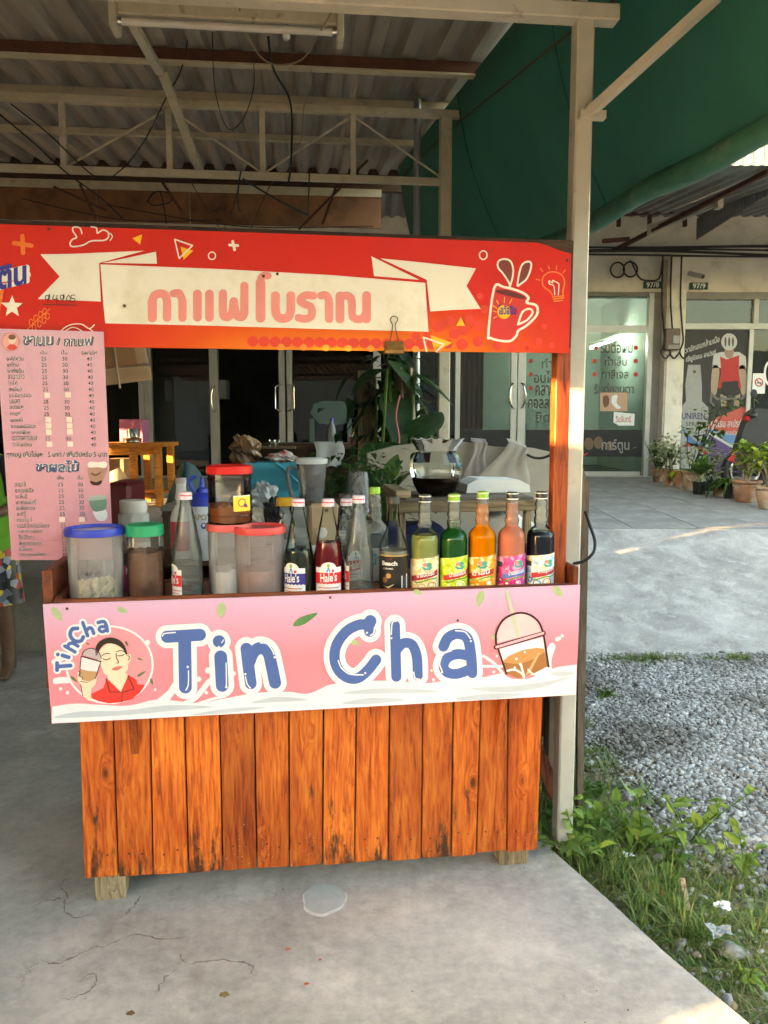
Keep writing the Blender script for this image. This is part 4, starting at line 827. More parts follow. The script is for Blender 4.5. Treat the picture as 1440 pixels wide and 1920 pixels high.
z4 = lambda P: [(540 + x / 2.571, 410 + y / 2.571) for x, y in P]
def bf(name, mat, pts, l, s=0): return fill(name, mat, ban, B, pts, l, s)
def bs(name, mat, st, l, g=0, c=.8):
    if name in ('sun_ray', 'handwritten_number', 'wheat_ear', 'bulb', 'cloud', 'cup_sketch'):
        for k, q in enumerate(st): strokes(name, mat, ban, B, [q], l + k * .05, g, c)
    else: return strokes(name, mat, ban, B, st, l, g, c)
crm = M('faded_cream_print', srgb('e4dfd2'), .45, var=.05, vs=5, dirt=srgb('cdc2a6'), ds=6, dt=(.5, .8)); pinkl = M('faded_pink_print', srgb('e58b84'), .45, var=.08, vs=6)
bf('ribbon', crm, [(188.6, 496), (420, 505), (620, 516), (797, 530.6), (803, 622), (600, 617), (400, 611), (197.6, 606.4), (194, 570)], 4)
bf('ribbon_tail', crm, z3([(195, 172), (350, 170), (697, 155), (478, 215), (487, 400), (300, 392), (182, 388), (288, 280)]), 3)
bf('ribbon_fold', crm, z3([(495, 214), (752, 160), (757, 218)]), 3)
bf('ribbon_tail', crm, z4([(445, 192), (600, 207), (905, 240), (860, 325), (928, 435), (800, 440), (685, 448), (668, 295)]), 3)
bf('ribbon_fold', crm, z4([(402, 182), (632, 295), (414, 277)]), 3)
K3 = 1 / 2.571
def thai(st): return [(cr(P, 6) if len(P) > 2 else P, r * K3) for P, r in st]
def Z3(P): return z3(P)
L1 = [[(z3([(735, 478), (735, 400)]), 19), (z3([(735, 400), (745, 372), (770, 362), (795, 368), (806, 400)]), 17), (z3([(806, 400), (806, 478)]), 17)],
      [(z3([(838, 362), (862, 360), (876, 385), (880, 420)]), 16), (z3([(880, 400), (880, 478)]), 17)],
      [(z3([(952, 364), (952, 476)]), 18), (z3([(1010, 364), (1010, 476)]), 18)],
      [(z3([(1075, 362), (1075, 450), (1082, 472), (1100, 474), (1118, 455), (1127, 400)]), 17), (z3([(1127, 410), (1138, 458), (1152, 474), (1170, 472), (1178, 450)]), 17), (z3([(1178, 325), (1178, 455)]), 17)],
      [(z3([(1256, 478), (1256, 310)]), 20), (z3([(1256, 315), (1258, 290), (1272, 275), (1292, 276)]), 15)],
      [(z3([(1328, 372), (1328, 440), (1338, 472), (1365, 482), (1392, 472), (1402, 440)]), 18), (z3([(1402, 440), (1402, 372)]), 18)],
      [(z4([(122, 372), (85, 370), (62, 385), (62, 402), (85, 415), (108, 425), (116, 448), (108, 475), (80, 484), (50, 478)]), 16)],
      [(z4([(160, 372), (183, 370), (196, 392), (198, 420)]), 16), (z4([(198, 410), (198, 484)]), 17)],
      [(z4([(250, 374), (250, 484)]), 18), (z4([(250, 378), (280, 372), (302, 385), (308, 410), (308, 450), (312, 474), (335, 486), (362, 478), (376, 450)]), 16), (z4([(378, 372), (378, 484)]), 18)]]
for st in L1: bs('letter', pinkl, [(cr(P, 6) if len(P) > 2 else P, r * K3 * 1.17) for P, r in st], 6)
# halftone dots along the foot
dots = []
dm = M('banner_dot', srgb('dd3a22'), .4, var=.05); dl_ = M('banner_dot_pale', srgb('ef8a2c'), .4, var=.06)
for i, x in enumerate(range(470, 812, 21)):
    yb = 640 + (x - 400) * .016
    bf('dot', dm, ell(x + 4, yb - 1, 10.5, 10, 18), 1)
    if i % 2 == 0 and x > 480: bf('dot', dl_, ell(x + 15, yb + 9, 7, 6, 14), 2)
    bf('dot', dm, ell(x - 6, yb - 16, 8, 8, 16), 1) if yb - 24 > 622 else None
for (x, y, r) in ((822, 612, 11), (843, 602, 10), (870, 618, 11), (852, 626, 10), (880, 600, 9), (898, 612, 10), (896, 640, 10), (866, 646, 11), (918, 628, 9), (933, 648, 9), (960, 652, 9), (985, 648, 8), (1010, 640, 7), (1035, 648, 6), (1020, 612, 5), (908, 580, 8), (900, 555, 6), (990, 655, 6), (840, 645, 9)): bf('dot', dm, ell(x, y, r, r, 18), 1)
yl = M('banner_yellow', srgb('f0b51e'), .4, var=.06); orn = M('banner_orange', srgb('e8742a'), .4, var=.06)
bf('triangle', yl, z3([(638, 95), (686, 76), (676, 125)]), 2); bf('triangle', yl, z3([(870, 135), (932, 155), (886, 198)]), 2); bf('triangle', yl, z4([(833, 476), (853, 517), (810, 517)]), 2); bf('triangle', yl, z4([(686, 562), (792, 598), (708, 642)]), 2)
bs('triangle_outline', crm, [(z3([(842, 100), (928, 130), (864, 192), (842, 100)]), 1.3)], 3); bs('triangle_outline', crm, [(z4([(668, 640), (652, 572), (750, 606), (715, 640)]), 1.4)], 3)
bs('ring', crm, [(ell(1022 * K3, 410 + 179 * K3, 6.6, 7, 24) + [(1022 * K3 + 6.6, 410 + 179 * K3)], 1.1)], 2); c_ = z4([(941, 176)])[0]; bs('ring', crm, [(ell(*c_, 7.2, 8, 24) + [(c_[0] + 7.2, c_[1])], 1.3)], 2)
bs('plus', crm, [(z3([(1107, 127), (1146, 130)]), 2.6), (z3([(1122, 110), (1131, 150)]), 2.6)], 2); bs('plus', orn, [(z3([(68, 118), (152, 130)]), 4.2), (z3([(108, 85), (112, 165)]), 4.2)], 2)
bs('cloud', crm, [(cr(z3([(395, 72), (385, 45), (355, 42), (352, 60), (370, 90), (350, 100), (338, 120), (350, 135), (400, 128), (440, 108), (500, 105), (522, 90), (520, 65), (495, 55), (470, 70), (465, 45), (440, 40)]), 4), 1.4), (cr(z3([(530, 70), (542, 85), (532, 105)]), 4), 1)], 2)
bs('handwritten_number', inkh('3a2a20'), [(cr(z3(P), 4), .75) for P in ([(240, 375), (222, 372), (222, 390), (240, 385), (238, 365), (232, 405)], [(262, 368), (256, 388), (282, 388)], [(276, 370), (274, 408)], [(310, 372), (294, 370), (294, 388), (310, 384), (308, 366), (304, 404)], [(332, 370), (322, 385), (332, 402), (342, 385), (332, 370)], [(362, 370), (346, 370), (346, 384), (362, 388), (358, 402), (346, 402)])] + [(z3([(212, 415), (370, 418)]), .8)], 6, 0, .4)
bf('star', crm, z3([(60, 370), (72, 405), (110, 408), (82, 430), (92, 470), (58, 448), (28, 468), (36, 432), (6, 405), (45, 405)]), 2)
bs('logo_outline', crm, [(z3([(0, 300), (0, 265), (130, 235), (130, 300), (0, 330)]), 5), (z3([(0, 290), (130, 270)]), 7)], 2); text('logo_lettering', inkh('35338a'), ban, B, 'ติน', (-4, 500, 50, 545), 3, .04, -12)
bf('logo_glow', orn, z3([(-20, 345), (20, 340), (14, 380), (0, 440), (-20, 470)]), 1)
bs('wheat_ear', orn, [(cr(z3([(130, 535), (180, 490), (240, 435)]), 4), 1)] + [(ell(x * K3, 410 + y * K3, 3.5, 6, 12), .9) for x, y in ((150, 500), (172, 480), (195, 462), (215, 448), (165, 525), (190, 508), (212, 490), (230, 470))], 2, 0, .5)
bs('cup_sketch', crm, [(cr(z3([(290, 545), (330, 515), (390, 508), (430, 530), (455, 512)]), 4), 1), (cr(z3([(310, 545), (345, 525), (375, 530), (400, 545)]), 4), .8), (z3([(430, 530), (450, 545)]), 1)], 2)
# mug with drops
mug = [(993, 335), (965, 555), (975, 575), (1020, 588), (1070, 590), (1100, 565), (1110, 540), (1150, 515), (1195, 470), (1203, 435), (1190, 415), (1150, 405), (1158, 380), (1120, 352), (1040, 330)]
bf('mug_body', M('mug_red', srgb('d2281e'), .4, var=.05), z4(mug), 2, 3); bs('mug_outline', crm, [(cr(z4(mug), 4, True) + cr(z4(mug), 4, True)[:1], 2.2), (cr(z4([(1108, 510), (1130, 450), (1165, 435), (1178, 455), (1150, 490), (1108, 510)]), 4), 1.9)], 3)
bf('mug_coffee', inkh('6a241c'), z4([(1005, 345), (1060, 345), (1140, 375), (1135, 388), (1080, 378), (1010, 358)]), 4, 3)
for P in ([(1070, 325), (1085, 260), (1075, 210), (1045, 195), (1015, 205), (1012, 235), (1040, 270), (1065, 310)], [(1105, 320), (1120, 240), (1140, 212), (1168, 210), (1170, 240), (1150, 290), (1120, 315)]):
    bf('drop', inkh('7d3327'), z4(P), 2, 4); bs('drop_outline', crm, [(cr(z4(P), 4, True) + [z4(P)[0]], 1.7)], 3)
bf('mug_sun', yl, ell(540 + 1040 * K3, 410 + 450 * K3, 12.5, 13, 22), 4); text('mug_lettering', inkh('3a3488'), ban, B, 'โอวัลติน', (934, 571, 968, 590), 5, .03)
bs('sun_ray', yl, [(z4(P), .7) for P in ([(1043, 380), (1042, 405)], [(1078, 388), (1068, 408)], [(1005, 395), (1016, 415)], [(988, 420), (1005, 432)], [(988, 445), (1003, 450)], [(990, 480), (1005, 472)])], 4, 0, .4)
bulb = [(1275, 370), (1262, 350), (1230, 325), (1228, 285), (1255, 260), (1290, 258), (1322, 275), (1333, 310), (1325, 345), (1325, 370)]
bs('bulb', orn, [(cr(z4(bulb), 4), 1.3), (z4([(1275, 378), (1328, 372)]), 1.4), (z4([(1278, 388), (1328, 382)]), 1.4), (z4([(1282, 398), (1322, 394)]), 1.4)] + [(z4(P), 1) for P in ([(1255, 228), (1260, 245)], [(1295, 228), (1292, 246)], [(1335, 248), (1325, 262)], [(1215, 240), (1228, 255)], [(1195, 292), (1214, 297)])], 2, 0, .6)
bs('filament', crm, [(cr(z4([(1285, 368), (1280, 325), (1260, 315), (1258, 300), (1275, 310), (1275, 298), (1290, 305), (1300, 310), (1305, 322), (1302, 368)]), 4), .9)], 3, 0, .5)
for x, y in ((92, 430), (494, 518), (520, 514), (234, 574), (1063, 488)):
    c_ = S.px(x, y, YB_); m = MB(); m.lathe((0, 0, 0), [(.0045, 0), (.004, .002)], 10); m.v = [(c_.x + v[0], YB_ - .0035 - v[2], c_.z + v[1]) for v in m.v]; m.build('nail_head', rust, ban)

# ------------------------------------------------------------------ binder clip on the banner's lower edge
bc = S.px(739, 650, YB_ - .005); clip = thing('binder_clip', 'black binder clip with wire handle on the banner lower edge', 'clip', bc, S)
a, c = S.px(722, 639, YB_ - .012), S.px(757, 661, YB_ - .012); m = MB(); m.prism([(a.x, YB_ - .004, a.z), (a.x, YB_ - .016, c.z + .006), (a.x, YB_ - .012, c.z - .002), (a.x, YB_ + .03, c.z - .002), (a.x, YB_ + .03, c.z + .006)], (c.x - a.x, 0, 0)); m.build('clamp', M('tarnished_clip', (.30, .17, .06), .4, metal=.6, var=.3, vs=60), clip)
P = [S.px(x, y, YB_ - .008) for x, y in ((731, 640), (736, 612), (732, 600), (735, 594), (740, 593), (745, 596), (745, 601), (741, 612), (748, 640))]; m = MB(); m.tube(cr(P, 5), .0014, 6); m.build('wire_handle', M('clip_wire', (.10, .08, .06), .3, metal=.8), clip)

# ------------------------------------------------------------------ pink shop sign on the counter
ps = thing('counter_sign', 'pink counter sign reading Tin Cha with milk splash and cup', 'sign', (.18, YS_, .61), S)
pm = ruled('pink_print', srgb('df8290'), srgb('d2a6c4'), .20, .37, extra=srgb('c99aa8'), rough=.33)
quad = [(80, 1133), (584, 1115.5), (1088, 1097), (1080, 1303), (588, 1331), (97, 1357)]
m = MB(); m.prism([S.px(x, y, YS_) for x, y in quad], (0, .005, 0)); m.build('sheet', pm, ps)
P_ = board(S, YS_); q1 = lambda P: [(60 + x / 2.769, 1080 + y / 2.769) for x, y in P]; q2 = lambda P: [(560 + x / 2.571, 1080 + y / 2.571) for x, y in P]
def pfill(name, mat, pts, l, s=0): return fill(name, mat, ps, P_, pts, l, s)
def pst(name, mat, st, l, g=0, c=1.0):
    if name in ('milk_streak', 'milk_drop', 'letter_highlight', 'fingers', 'splash', 'face_lines'):
        for k, q in enumerate(st): strokes(name, mat, ps, P_, [q], l + k * .05, g, c)
    else: return strokes(name, mat, ps, P_, st, l, g, c)
milk = M('milk_print', srgb('d6d9df'), .33, var=.05, vs=9); milk_s = M('milk_shade_print', srgb('b4bcc6'), .33, var=.06, vs=9); blue = M('blue_print', srgb('3f5f9e'), .33, var=.05, vs=9); whi = M('white_print', srgb('dddee2'), .33, var=.03)
top = [(98, 1325), (140, 1319), (180, 1321), (240, 1323), (290, 1312), (330, 1314), (372, 1318), (420, 1310), (480, 1299), (540, 1297), (575, 1301), (600, 1292), (618, 1284), (657, 1279), (727, 1276), (793, 1281), (832, 1277), (871, 1275), (910, 1269), (941, 1263), (958, 1272), (985, 1273), (1007, 1266), (1020, 1250), (1034, 1255), (1045, 1251), (1081, 1246)]
pfill('milk_wave', milk, cr(top, 4) + [(1079.5, 1302.5), (588, 1330.5), (97.5, 1356.3)], 1)
pfill('milk_splash', milk, [(1008, 1268), (1018, 1245), (1024, 1222), (1030, 1208), (1038, 1206), (1041, 1214), (1035, 1232), (1034, 1250), (1040, 1266)], 2, 4)
for P in ([(100, 1345), (150, 1334), (230, 1332), (320, 1322), (400, 1325), (330, 1332), (240, 1340), (150, 1345)], [(470, 1318), (520, 1306), (580, 1312), (520, 1316)], [(640, 1300), (720, 1290), (830, 1296), (740, 1300)], [(880, 1290), (960, 1286), (1030, 1276), (1072, 1268), (1010, 1290), (940, 1298)], [(360, 1340), (430, 1328), (500, 1326), (430, 1336)], [(640, 1318), (700, 1308), (760, 1312), (690, 1320)], [(850, 1310), (920, 1300), (980, 1302), (910, 1312)], [(1030, 1262), (1055, 1258), (1078, 1262), (1050, 1268)]): pfill('milk_shadow', milk_s, P, 3, 5)
pst('milk_streak', milk, [(cr(q1(P), 4), r) for P, r in (([(700, 640), (760, 560), (720, 600), (660, 650)], 5), ([(760, 680), (850, 630), (920, 545)], 5), ([(600, 720), (680, 650), (740, 560)], 4), ([(640, 590)], 2.6), ([(905, 605)], 3.2), ([(865, 535)], 5), ([(915, 490)], 6), ([(1045, 505)], 5), ([(1000, 690), (1100, 665), (1160, 640)], 3), ([(150, 585)], 3), ([(185, 605)], 3.4), ([(600, 345)], 5), ([(125, 545), (150, 541), (185, 540)], 6), ([(115, 445), (135, 435), (160, 425)], 5), ([(840, 670), (930, 640), (1000, 625)], 2.5))], 2)
pst('milk_drop', milk, [(cr(q2(P), 4), r) for P, r in (([(985, 470), (940, 420), (890, 385)], 2.6), ([(980, 435), (930, 435), (885, 435)], 2.4), ([(940, 462)], 2.6), ([(1245, 305), (1255, 300)], 3.5), ([(1270, 288)], 3), ([(640, 455)], 2.4), ([(650, 500)], 2.8), ([(955, 385)], 2.4))], 2)
lg = M('leaf_print', srgb('9fb383'), .33, var=.12, vs=30); lgd = M('leaf_print_green', srgb('4f7f48'), .33, var=.2, vs=40)
def pleaf(x0, y0, x1, y1, w, mat=lg, l=3):
    dx, dy = x1 - x0, y1 - y0; n = math.hypot(dx, dy); nx, ny = -dy / n * w, dx / n * w
    pfill('leaf', mat, [(x0, y0), (x0 + dx * .3 + nx, y0 + dy * .3 + ny), (x0 + dx * .65 + nx * .8, y0 + dy * .65 + ny * .8), (x1, y1), (x0 + dx * .65 - nx * .8, y0 + dy * .65 - ny * .8), (x0 + dx * .3 - nx, y0 + dy * .3 - ny)], l, 3)
for P in ((98, 1138, 116, 1164, 7), (220, 1140, 240, 1148, 5), (417, 1129, 412, 1159, 8), (775, 1107, 792, 1114, 5), (904, 1107, 895, 1138, 7), (1038, 1100, 1054, 1118, 7)): pleaf(*P)
pleaf(549, 1173, 596, 1149, 7, lgd); pleaf(920, 1190, 935, 1200, 4); pleaf(655, 1200, 673, 1208, 5, lg, 4)
# big rounded lettering
def rs(P, r, q, kk): return (cr(q(P), 6) if len(P) > 2 else q(P), r / kk)
k1, k2 = 2.769, 2.571
LET = {'T': [rs([(702, 314), (872, 304)], 31, q1, k1), rs([(793, 320), (797, 575)], 33, q1, k1)],
       'i': [rs([(971, 338)], 32, q1, k1), rs([(980, 418), (988, 566)], 33, q1, k1)],
       'n': [rs([(1113, 375), (1122, 450), (1136, 556)], 30, q1, k1), rs([(1130, 440), (1150, 395), (1185, 372), (1225, 395), (1245, 470), (1262, 552)], 31, q1, k1)],
       'C': [rs([(345, 216)], 29, q2, k2), rs([(345, 262), (330, 238), (290, 234), (230, 265), (185, 325), (172, 390), (190, 450), (235, 488), (285, 490), (335, 450), (372, 402)], 25, q2, k2), rs([(340, 225), (342, 265)], 27, q2, k2)],
       'h': [rs([(463, 236), (470, 484)], 24, q2, k2), rs([(475, 350), (505, 322), (545, 330), (568, 385), (573, 478)], 24, q2, k2)],
       'a': [rs([(697, 338), (720, 295), (768, 277), (812, 300), (828, 370), (835, 462)], 25, q2, k2), rs([(836, 468)], 23, q2, k2), rs([(820, 385), (770, 375), (720, 390), (697, 430), (715, 463), (762, 470), (815, 452)], 24, q2, k2)]}
pst('lettering_outline', whi, LET['T'] + LET['i'], 5, 10.5); pst('lettering_outline', whi, LET['n'], 5, 10.5); pst('lettering_outline', whi, LET['C'] + LET['h'], 5, 10.5); pst('lettering_outline', whi, LET['a'], 5, 10.5)
for k_ in LET: pst('letter', blue, LET[k_], 7, 0, .8)
pst('letter_highlight', whi, [rs(P, 3.2, q1, k1) for P in ([(678, 310), (690, 297), (745, 291)], [(813, 490), (812, 560), (800, 590)], [(985, 345), (995, 330)], [(1008, 450), (1010, 560), (1005, 575)], [(1185, 345), (1220, 350), (1248, 385), (1256, 405)], [(1108, 520), (1118, 560), (1135, 580)])] + [rs([p], 6, q1, k1) for p in ((809, 470), (970, 367), (1010, 575), (1260, 420), (1108, 507))], 8, 0, .5)
pst('letter_highlight', whi, [rs(P, 3.2, q2, k2) for P in ([(365, 245), (360, 275), (345, 285)], [(190, 405), (205, 440), (245, 470), (310, 475)], [(445, 280), (450, 225), (470, 215)], [(553, 462), (560, 490), (580, 497)], [(755, 262), (800, 268), (826, 300)], [(690, 455), (678, 420), (695, 375), (735, 358)])] + [rs([p], 5, q2, k2) for p in ((328, 272), (320, 466), (446, 298), (580, 497), (828, 312), (690, 462))], 8, 0, .5)
# round badge
pst('badge_ring', whi, [(ell(205.5, 1246, 81, 72, 60) + [(286.5, 1246)], 1.9)], 3)
pfill('badge_field', M('badge_pink', srgb('ee8f9a'), .33, var=.04), ell(205.5, 1246, 80, 71, 48), 2)
skin_p = inkh('e8cdb4', .33); hair_p = inkh('241a18', .33); red_p = inkh('dd3431', .33); line = inkh('4a2a26', .33)
pfill('neck', skin_p, q1([(392, 500), (395, 560), (445, 620), (485, 575), (497, 505)]), 4); pfill('shirt', red_p, q1([(306, 612), (372, 580), (388, 528), (462, 600), (502, 512), (543, 538), (548, 560), (588, 565), (560, 605), (520, 638), (460, 655), (400, 660), (345, 648), (308, 630)]), 5)
pfill('face', skin_p, q1([(345, 395), (400, 345), (450, 355), (488, 390), (497, 410), (512, 402), (514, 432), (502, 455), (497, 485), (470, 512), (430, 522), (395, 515), (372, 498), (356, 455), (345, 470), (340, 440)]), 6, 3)
pfill('hair', hair_p, q1([(332, 415), (332, 370), (355, 335), (400, 318), (445, 325), (478, 355), (495, 400), (487, 405), (470, 375), (430, 352), (385, 350), (358, 372), (345, 400)]), 7, 3)
pst('face_lines', line, [(cr(q1(P), 4), .8) for P in ([(365, 412), (385, 400), (405, 402)], [(440, 392), (460, 385), (478, 390)], [(370, 428), (390, 433), (408, 424)], [(446, 412), (465, 412), (480, 405)], [(438, 400), (440, 425), (452, 445), (440, 450)], [(498, 410), (508, 420), (500, 435)])] + [(q1([(385, 530), (405, 600), (465, 600)]), .7), (q1([(500, 515), (530, 585), (470, 602), (468, 655)]), .7)], 8, 0, .5)
pfill('lips', inkh('c9655e', .33), q1([(415, 482), (440, 468), (472, 468), (450, 485), (430, 488)]), 8, 3)
pfill('hand', skin_p, q1([(238, 505), (250, 480), (300, 535), (338, 505), (330, 560), (308, 590), (308, 648), (268, 620), (255, 570), (240, 540)]), 6, 3); pst('fingers', line, [(cr(q1(P), 4), .6) for P in ([(240, 490), (255, 500), (245, 510)], [(242, 515), (265, 525), (262, 535)], [(255, 545), (290, 550)], [(265, 620), (255, 560)])], 8, 0, .5)
pfill('cup', inkh('d9d3d8', .33), q1([(257, 415), (360, 442), (330, 530), (300, 548), (265, 540), (248, 510)]), 7); pfill('cup_coffee', inkh('b98d63', .33), q1([(252, 480), (290, 490), (342, 495), (328, 532), (300, 546), (268, 540), (248, 512)]), 8); pfill('cup_dome', inkh('b9a6a8', .33), q1([(262, 408), (275, 385), (310, 373), (345, 388), (360, 420), (358, 436)]), 7)
pst('cup_lines', line, [(q1([(258, 415), (360, 442)]), 1.2), (cr(q1([(262, 408), (275, 385), (310, 373), (345, 388), (362, 425)]), 4), .8), (q1([(257, 418), (248, 512)]), .7), (q1([(358, 445), (330, 530)]), .7)], 9, 0, .5)
for P in ((486, 335, 498, 365, 4), (548, 425, 575, 436, 4), (545, 522, 592, 492, 5), (200, 518, 235, 550, 5), (615, 530, 628, 565, 5), (282, 348, 300, 355, 3)):
    a_, c_ = q1([(P[0], P[1])])[0], q1([(P[2], P[3])])[0]; pleaf(*a_, *c_, P[4] * .5, inkh('5c7048', .33), 4)
SM = [[([(132, 450), (132, 486)], 10), ([(135, 468), (202, 463)], 10)], [([(136, 405)], 10), ([(160, 410), (192, 420)], 10)], [([(172, 362), (225, 392)], 9), ([(185, 368), (195, 350), (215, 348), (240, 362)], 9)],
      [([(238, 270), (210, 275), (200, 305), (222, 335), (255, 335), (268, 315)], 10)], [([(265, 240), (290, 308)], 9), ([(282, 285), (298, 268), (312, 272), (322, 296)], 9)], [([(345, 240), (375, 235), (388, 258), (392, 284)], 9), ([(385, 262), (358, 262), (350, 278), (368, 288), (388, 275)], 8)]]
SMP = [(cr(q1(P), 4) if len(P) > 2 else q1(P), r / k1) for st in SM for P, r in st]
pst('badge_lettering_outline', whi, SMP, 6, 4.0, .8)
for st in SM: pst('badge_letter', blue, [(cr(q1(P), 4) if len(P) > 2 else q1(P), r / k1) for P, r in st], 8, 0, .5)
# iced coffee cup
cup_l = inkh('3c2224', .33)
pfill('cup_body', inkh('e9dfe2', .33), q2([(964, 352), (1178, 292), (1202, 436), (1130, 478), (1000, 470)]), 3); pfill('cup_coffee', inkh('c08a55', .33), q2([(985, 410), (1010, 385), (1080, 355), (1150, 345), (1182, 350), (1198, 435), (1130, 470), (1060, 492), (1005, 472)]), 4)
pfill('cup_coffee_shadow', inkh('a06a3c', .33), q2([(988, 415), (1060, 425), (1130, 400), (1185, 365), (1198, 435), (1130, 470), (1060, 492), (1005, 472)]), 5); pfill('cup_glint', inkh('d0a57a', .33), q2([(1150, 372), (1165, 365), (1110, 470), (1090, 478)]), 6)
pfill('dome', inkh('ecb9bf', .33), q2([(950, 325), (955, 265), (985, 210), (1050, 178), (1110, 185), (1155, 220), (1175, 268)]), 3); pfill('straw', inkh('b9bfa8', .33), q2([(992, 70), (1010, 67), (1066, 290), (1050, 295)]), 5)
pst('cup_outline', cup_l, [(cr(q2([(950, 325), (952, 270), (985, 210), (1050, 178), (1110, 185), (1155, 220), (1175, 268)]), 5), 1.9), (q2([(962, 355), (1000, 470)]), 1.8), (q2([(1180, 290), (1203, 435)]), 1.8)], 7, 0, .6)
pst('cup_rim', cup_l, [(q2([(950, 342), (1178, 275)]), 4.4)], 7, 0, .6); pst('cup_rim_glint', inkh('e2aab2', .33), [(q2([(953, 341), (1176, 274)]), 2.5)], 8, 0, .6)
pst('splash', milk, [(cr(q2(P), 4), r) for P, r in (([(1005, 455), (1040, 450), (1075, 470), (1085, 488)], 2), ([(1070, 425), (1078, 455), (1085, 480)], 2.0), ([(1040, 440)], 2.2), ([(1068, 424)], 2.6), ([(1105, 450), (1130, 472), (1160, 470)], 1.8), ([(1048, 398)], 2.6), ([(1088, 365)], 2.2))], 7, 0, .6)
for x, y in ((126, 1141), (619, 1120), (742, 1103), (858, 1163)):
    c_ = S.px(x, y, YS_); m = MB(); m.lathe((0, 0, 0), [(.004, 0), (.0034, .002)], 10); m.v = [(c_.x + v[0], YS_ - .0025 - v[2], c_.z + v[1]) for v in m.v]; m.build('nail_head', rust, ps)

# ------------------------------------------------------------------ hanging menu board
menu = thing('menu_board', 'pink price list board hanging at the left end of the stall', 'sign', S.px(110, 1050, YM_), S)
mn_m = ruled('menu_print', srgb('dc98a6'), srgb('d2a8bc'), .0, .66, rough=.36)
mq = [(-9, 616), (194, 622), (212, 1050), (22, 1050)]
MBd = tilted(S, YM_, 1.77, .33); m = MB(); m.prism([MBd.fn(x, y, 0) for x, y in mq], (0, .004, 0)); m.build('sheet', mn_m, menu); ft = inkh('3a3438', .4); fw = ink(.80, .77, .76, .4); paper = inkh('f0dcd2', .5)
def mt_(s, bx, halo=0, bold=.006, mat=ft, dy=0, sh=(0, 0)):
    if halo: text('text_halo', fw, menu, MBd, s, (bx[0] + sh[0], bx[1] + sh[1], bx[2] + sh[0], bx[3] + sh[1]), 2, bold + halo * .7, dy)
    text('line_of_text', mat, menu, MBd, s, bx, 3, bold, dy)
def g1(x, y): return x / 6.545, 610 + y / 6.545
navy = inkh('5a6a80', .4)
for s, a_, c_ in (('ชานม', (285, 130), (650, 248)), ('/', (690, 150), (735, 235)), ('กาแฟ', (785, 135), (1145, 250))):
    bx = (*g1(*a_), *g1(*c_)); text('heading_shadow', inkh('4a4048', .4), menu, MBd, s, (bx[0] + 1.2, bx[1] + 1.2, bx[2] + 1.2, bx[3] + 1.2), 1, .07); text('heading_halo', fw, menu, MBd, s, bx, 2, .055); text('heading', navy, menu, MBd, s, bx, 3, .012)
for s, a_, c_ in (('เย็น', (495, 310), (578, 355)), ('ปั่น', (755, 305), (825, 355)), ('ชีสพ่นไฟ', (1000, 310), (1190, 362))): mt_(s, (*g1(*a_), *g1(*c_)), .05)
rows = ['ชาไต้หวัน', 'ชาไทย', 'ชาดำเย็น', 'ชามะนาว', 'โกโก้', 'ชาเขียว', 'ชาเขียวมัจฉะ', 'นมสด', 'นมชมพู', 'กาแฟ', 'มอคค่า', 'ชานมหมีมัจฉะ', 'ชานมเผือก', 'นมวาดคาราเมล', 'โกโก้ชาไทย']
wid = [205, 140, 195, 200, 110, 155, 280, 125, 165, 120, 145, 305, 225, 305, 235]
blank = {6, 10, 11, 12, 14}
for i, s in enumerate(rows):
    yb = 432 + i * 75.3; xa = 85 + i * 5.0
    mt_(s, (*g1(xa, yb - 52), *g1(xa + wid[i], yb + (8 if s[-1] in 'ู' else 0))), .05)
    for j, (s2, x0_) in enumerate((('25', 508 + i * 3.6), ('30', 765 + i * 3.6), ('40', 1066 + i * 3.9))):
        if j < 2 and i in blank:
            x_, y_ = g1(x0_ + 15, yb - 60 + random.uniform(-4, 4)); w_ = 11.2; fill('price_patch', paper, menu, MBd, [(x_, y_), (x_ + w_, y_ + .4), (x_ + w_ - .3, y_ + 10.2), (x_ + .4, y_ + 9.8)], 5)
        else: mt_(s2, (*g1(x0_, yb - 42), *g1(x0_ + 62, yb)), .05)
def g2(x, y): return x / 6.545, 840 + y / 6.545
for s, a_, c_ in (('ทุกเมนู เพิ่มไข่มุก', (85, 40), (520, 125)), ('5 บาท / เพิ่มวิปครีม 5 บาท', (592, 35), (1312, 108))): mt_(s, (*g2(*a_), *g2(*c_)), .05, .02)
bx = (*g2(440, 150), *g2(965, 290)); s = 'ชาผลไม้'
text('heading_shadow', inkh('4a4048', .4), menu, MBd, s, (bx[0] + 1.5, bx[1] + 1.5, bx[2] + 1.5, bx[3] + 1.5), 1, .07); text('heading_halo', fw, menu, MBd, s, bx, 2, .055); text('heading', inkh('48628c', .4), menu, MBd, s, bx, 3, .02)
for s, a_, c_ in (('เย็น', (700, 335), (785, 385)), ('ปั่น', (950, 335), (1020, 385))): mt_(s, (*g2(*a_), *g2(*c_)), .05)
rows2 = ['ชามะลิ', 'ชาแอปเปิ้ล', 'ชาลิ้นจี่', 'ชาสตอเบอรี่', 'ชาสับปะรด', 'ชากีวี่', 'เรนโบว์', 'แอปเปิ้ลเขียวโซดา', 'บลูฮาวายโซดา', 'ลิ้นจี่โซดา', 'สับปะรดโซดา', 'กีวี่โซดา', 'เฮลบลูบอยโซดา']
wid2 = [135, 225, 140, 245, 225, 105, 180, 380, 295, 190, 270, 155, 325]
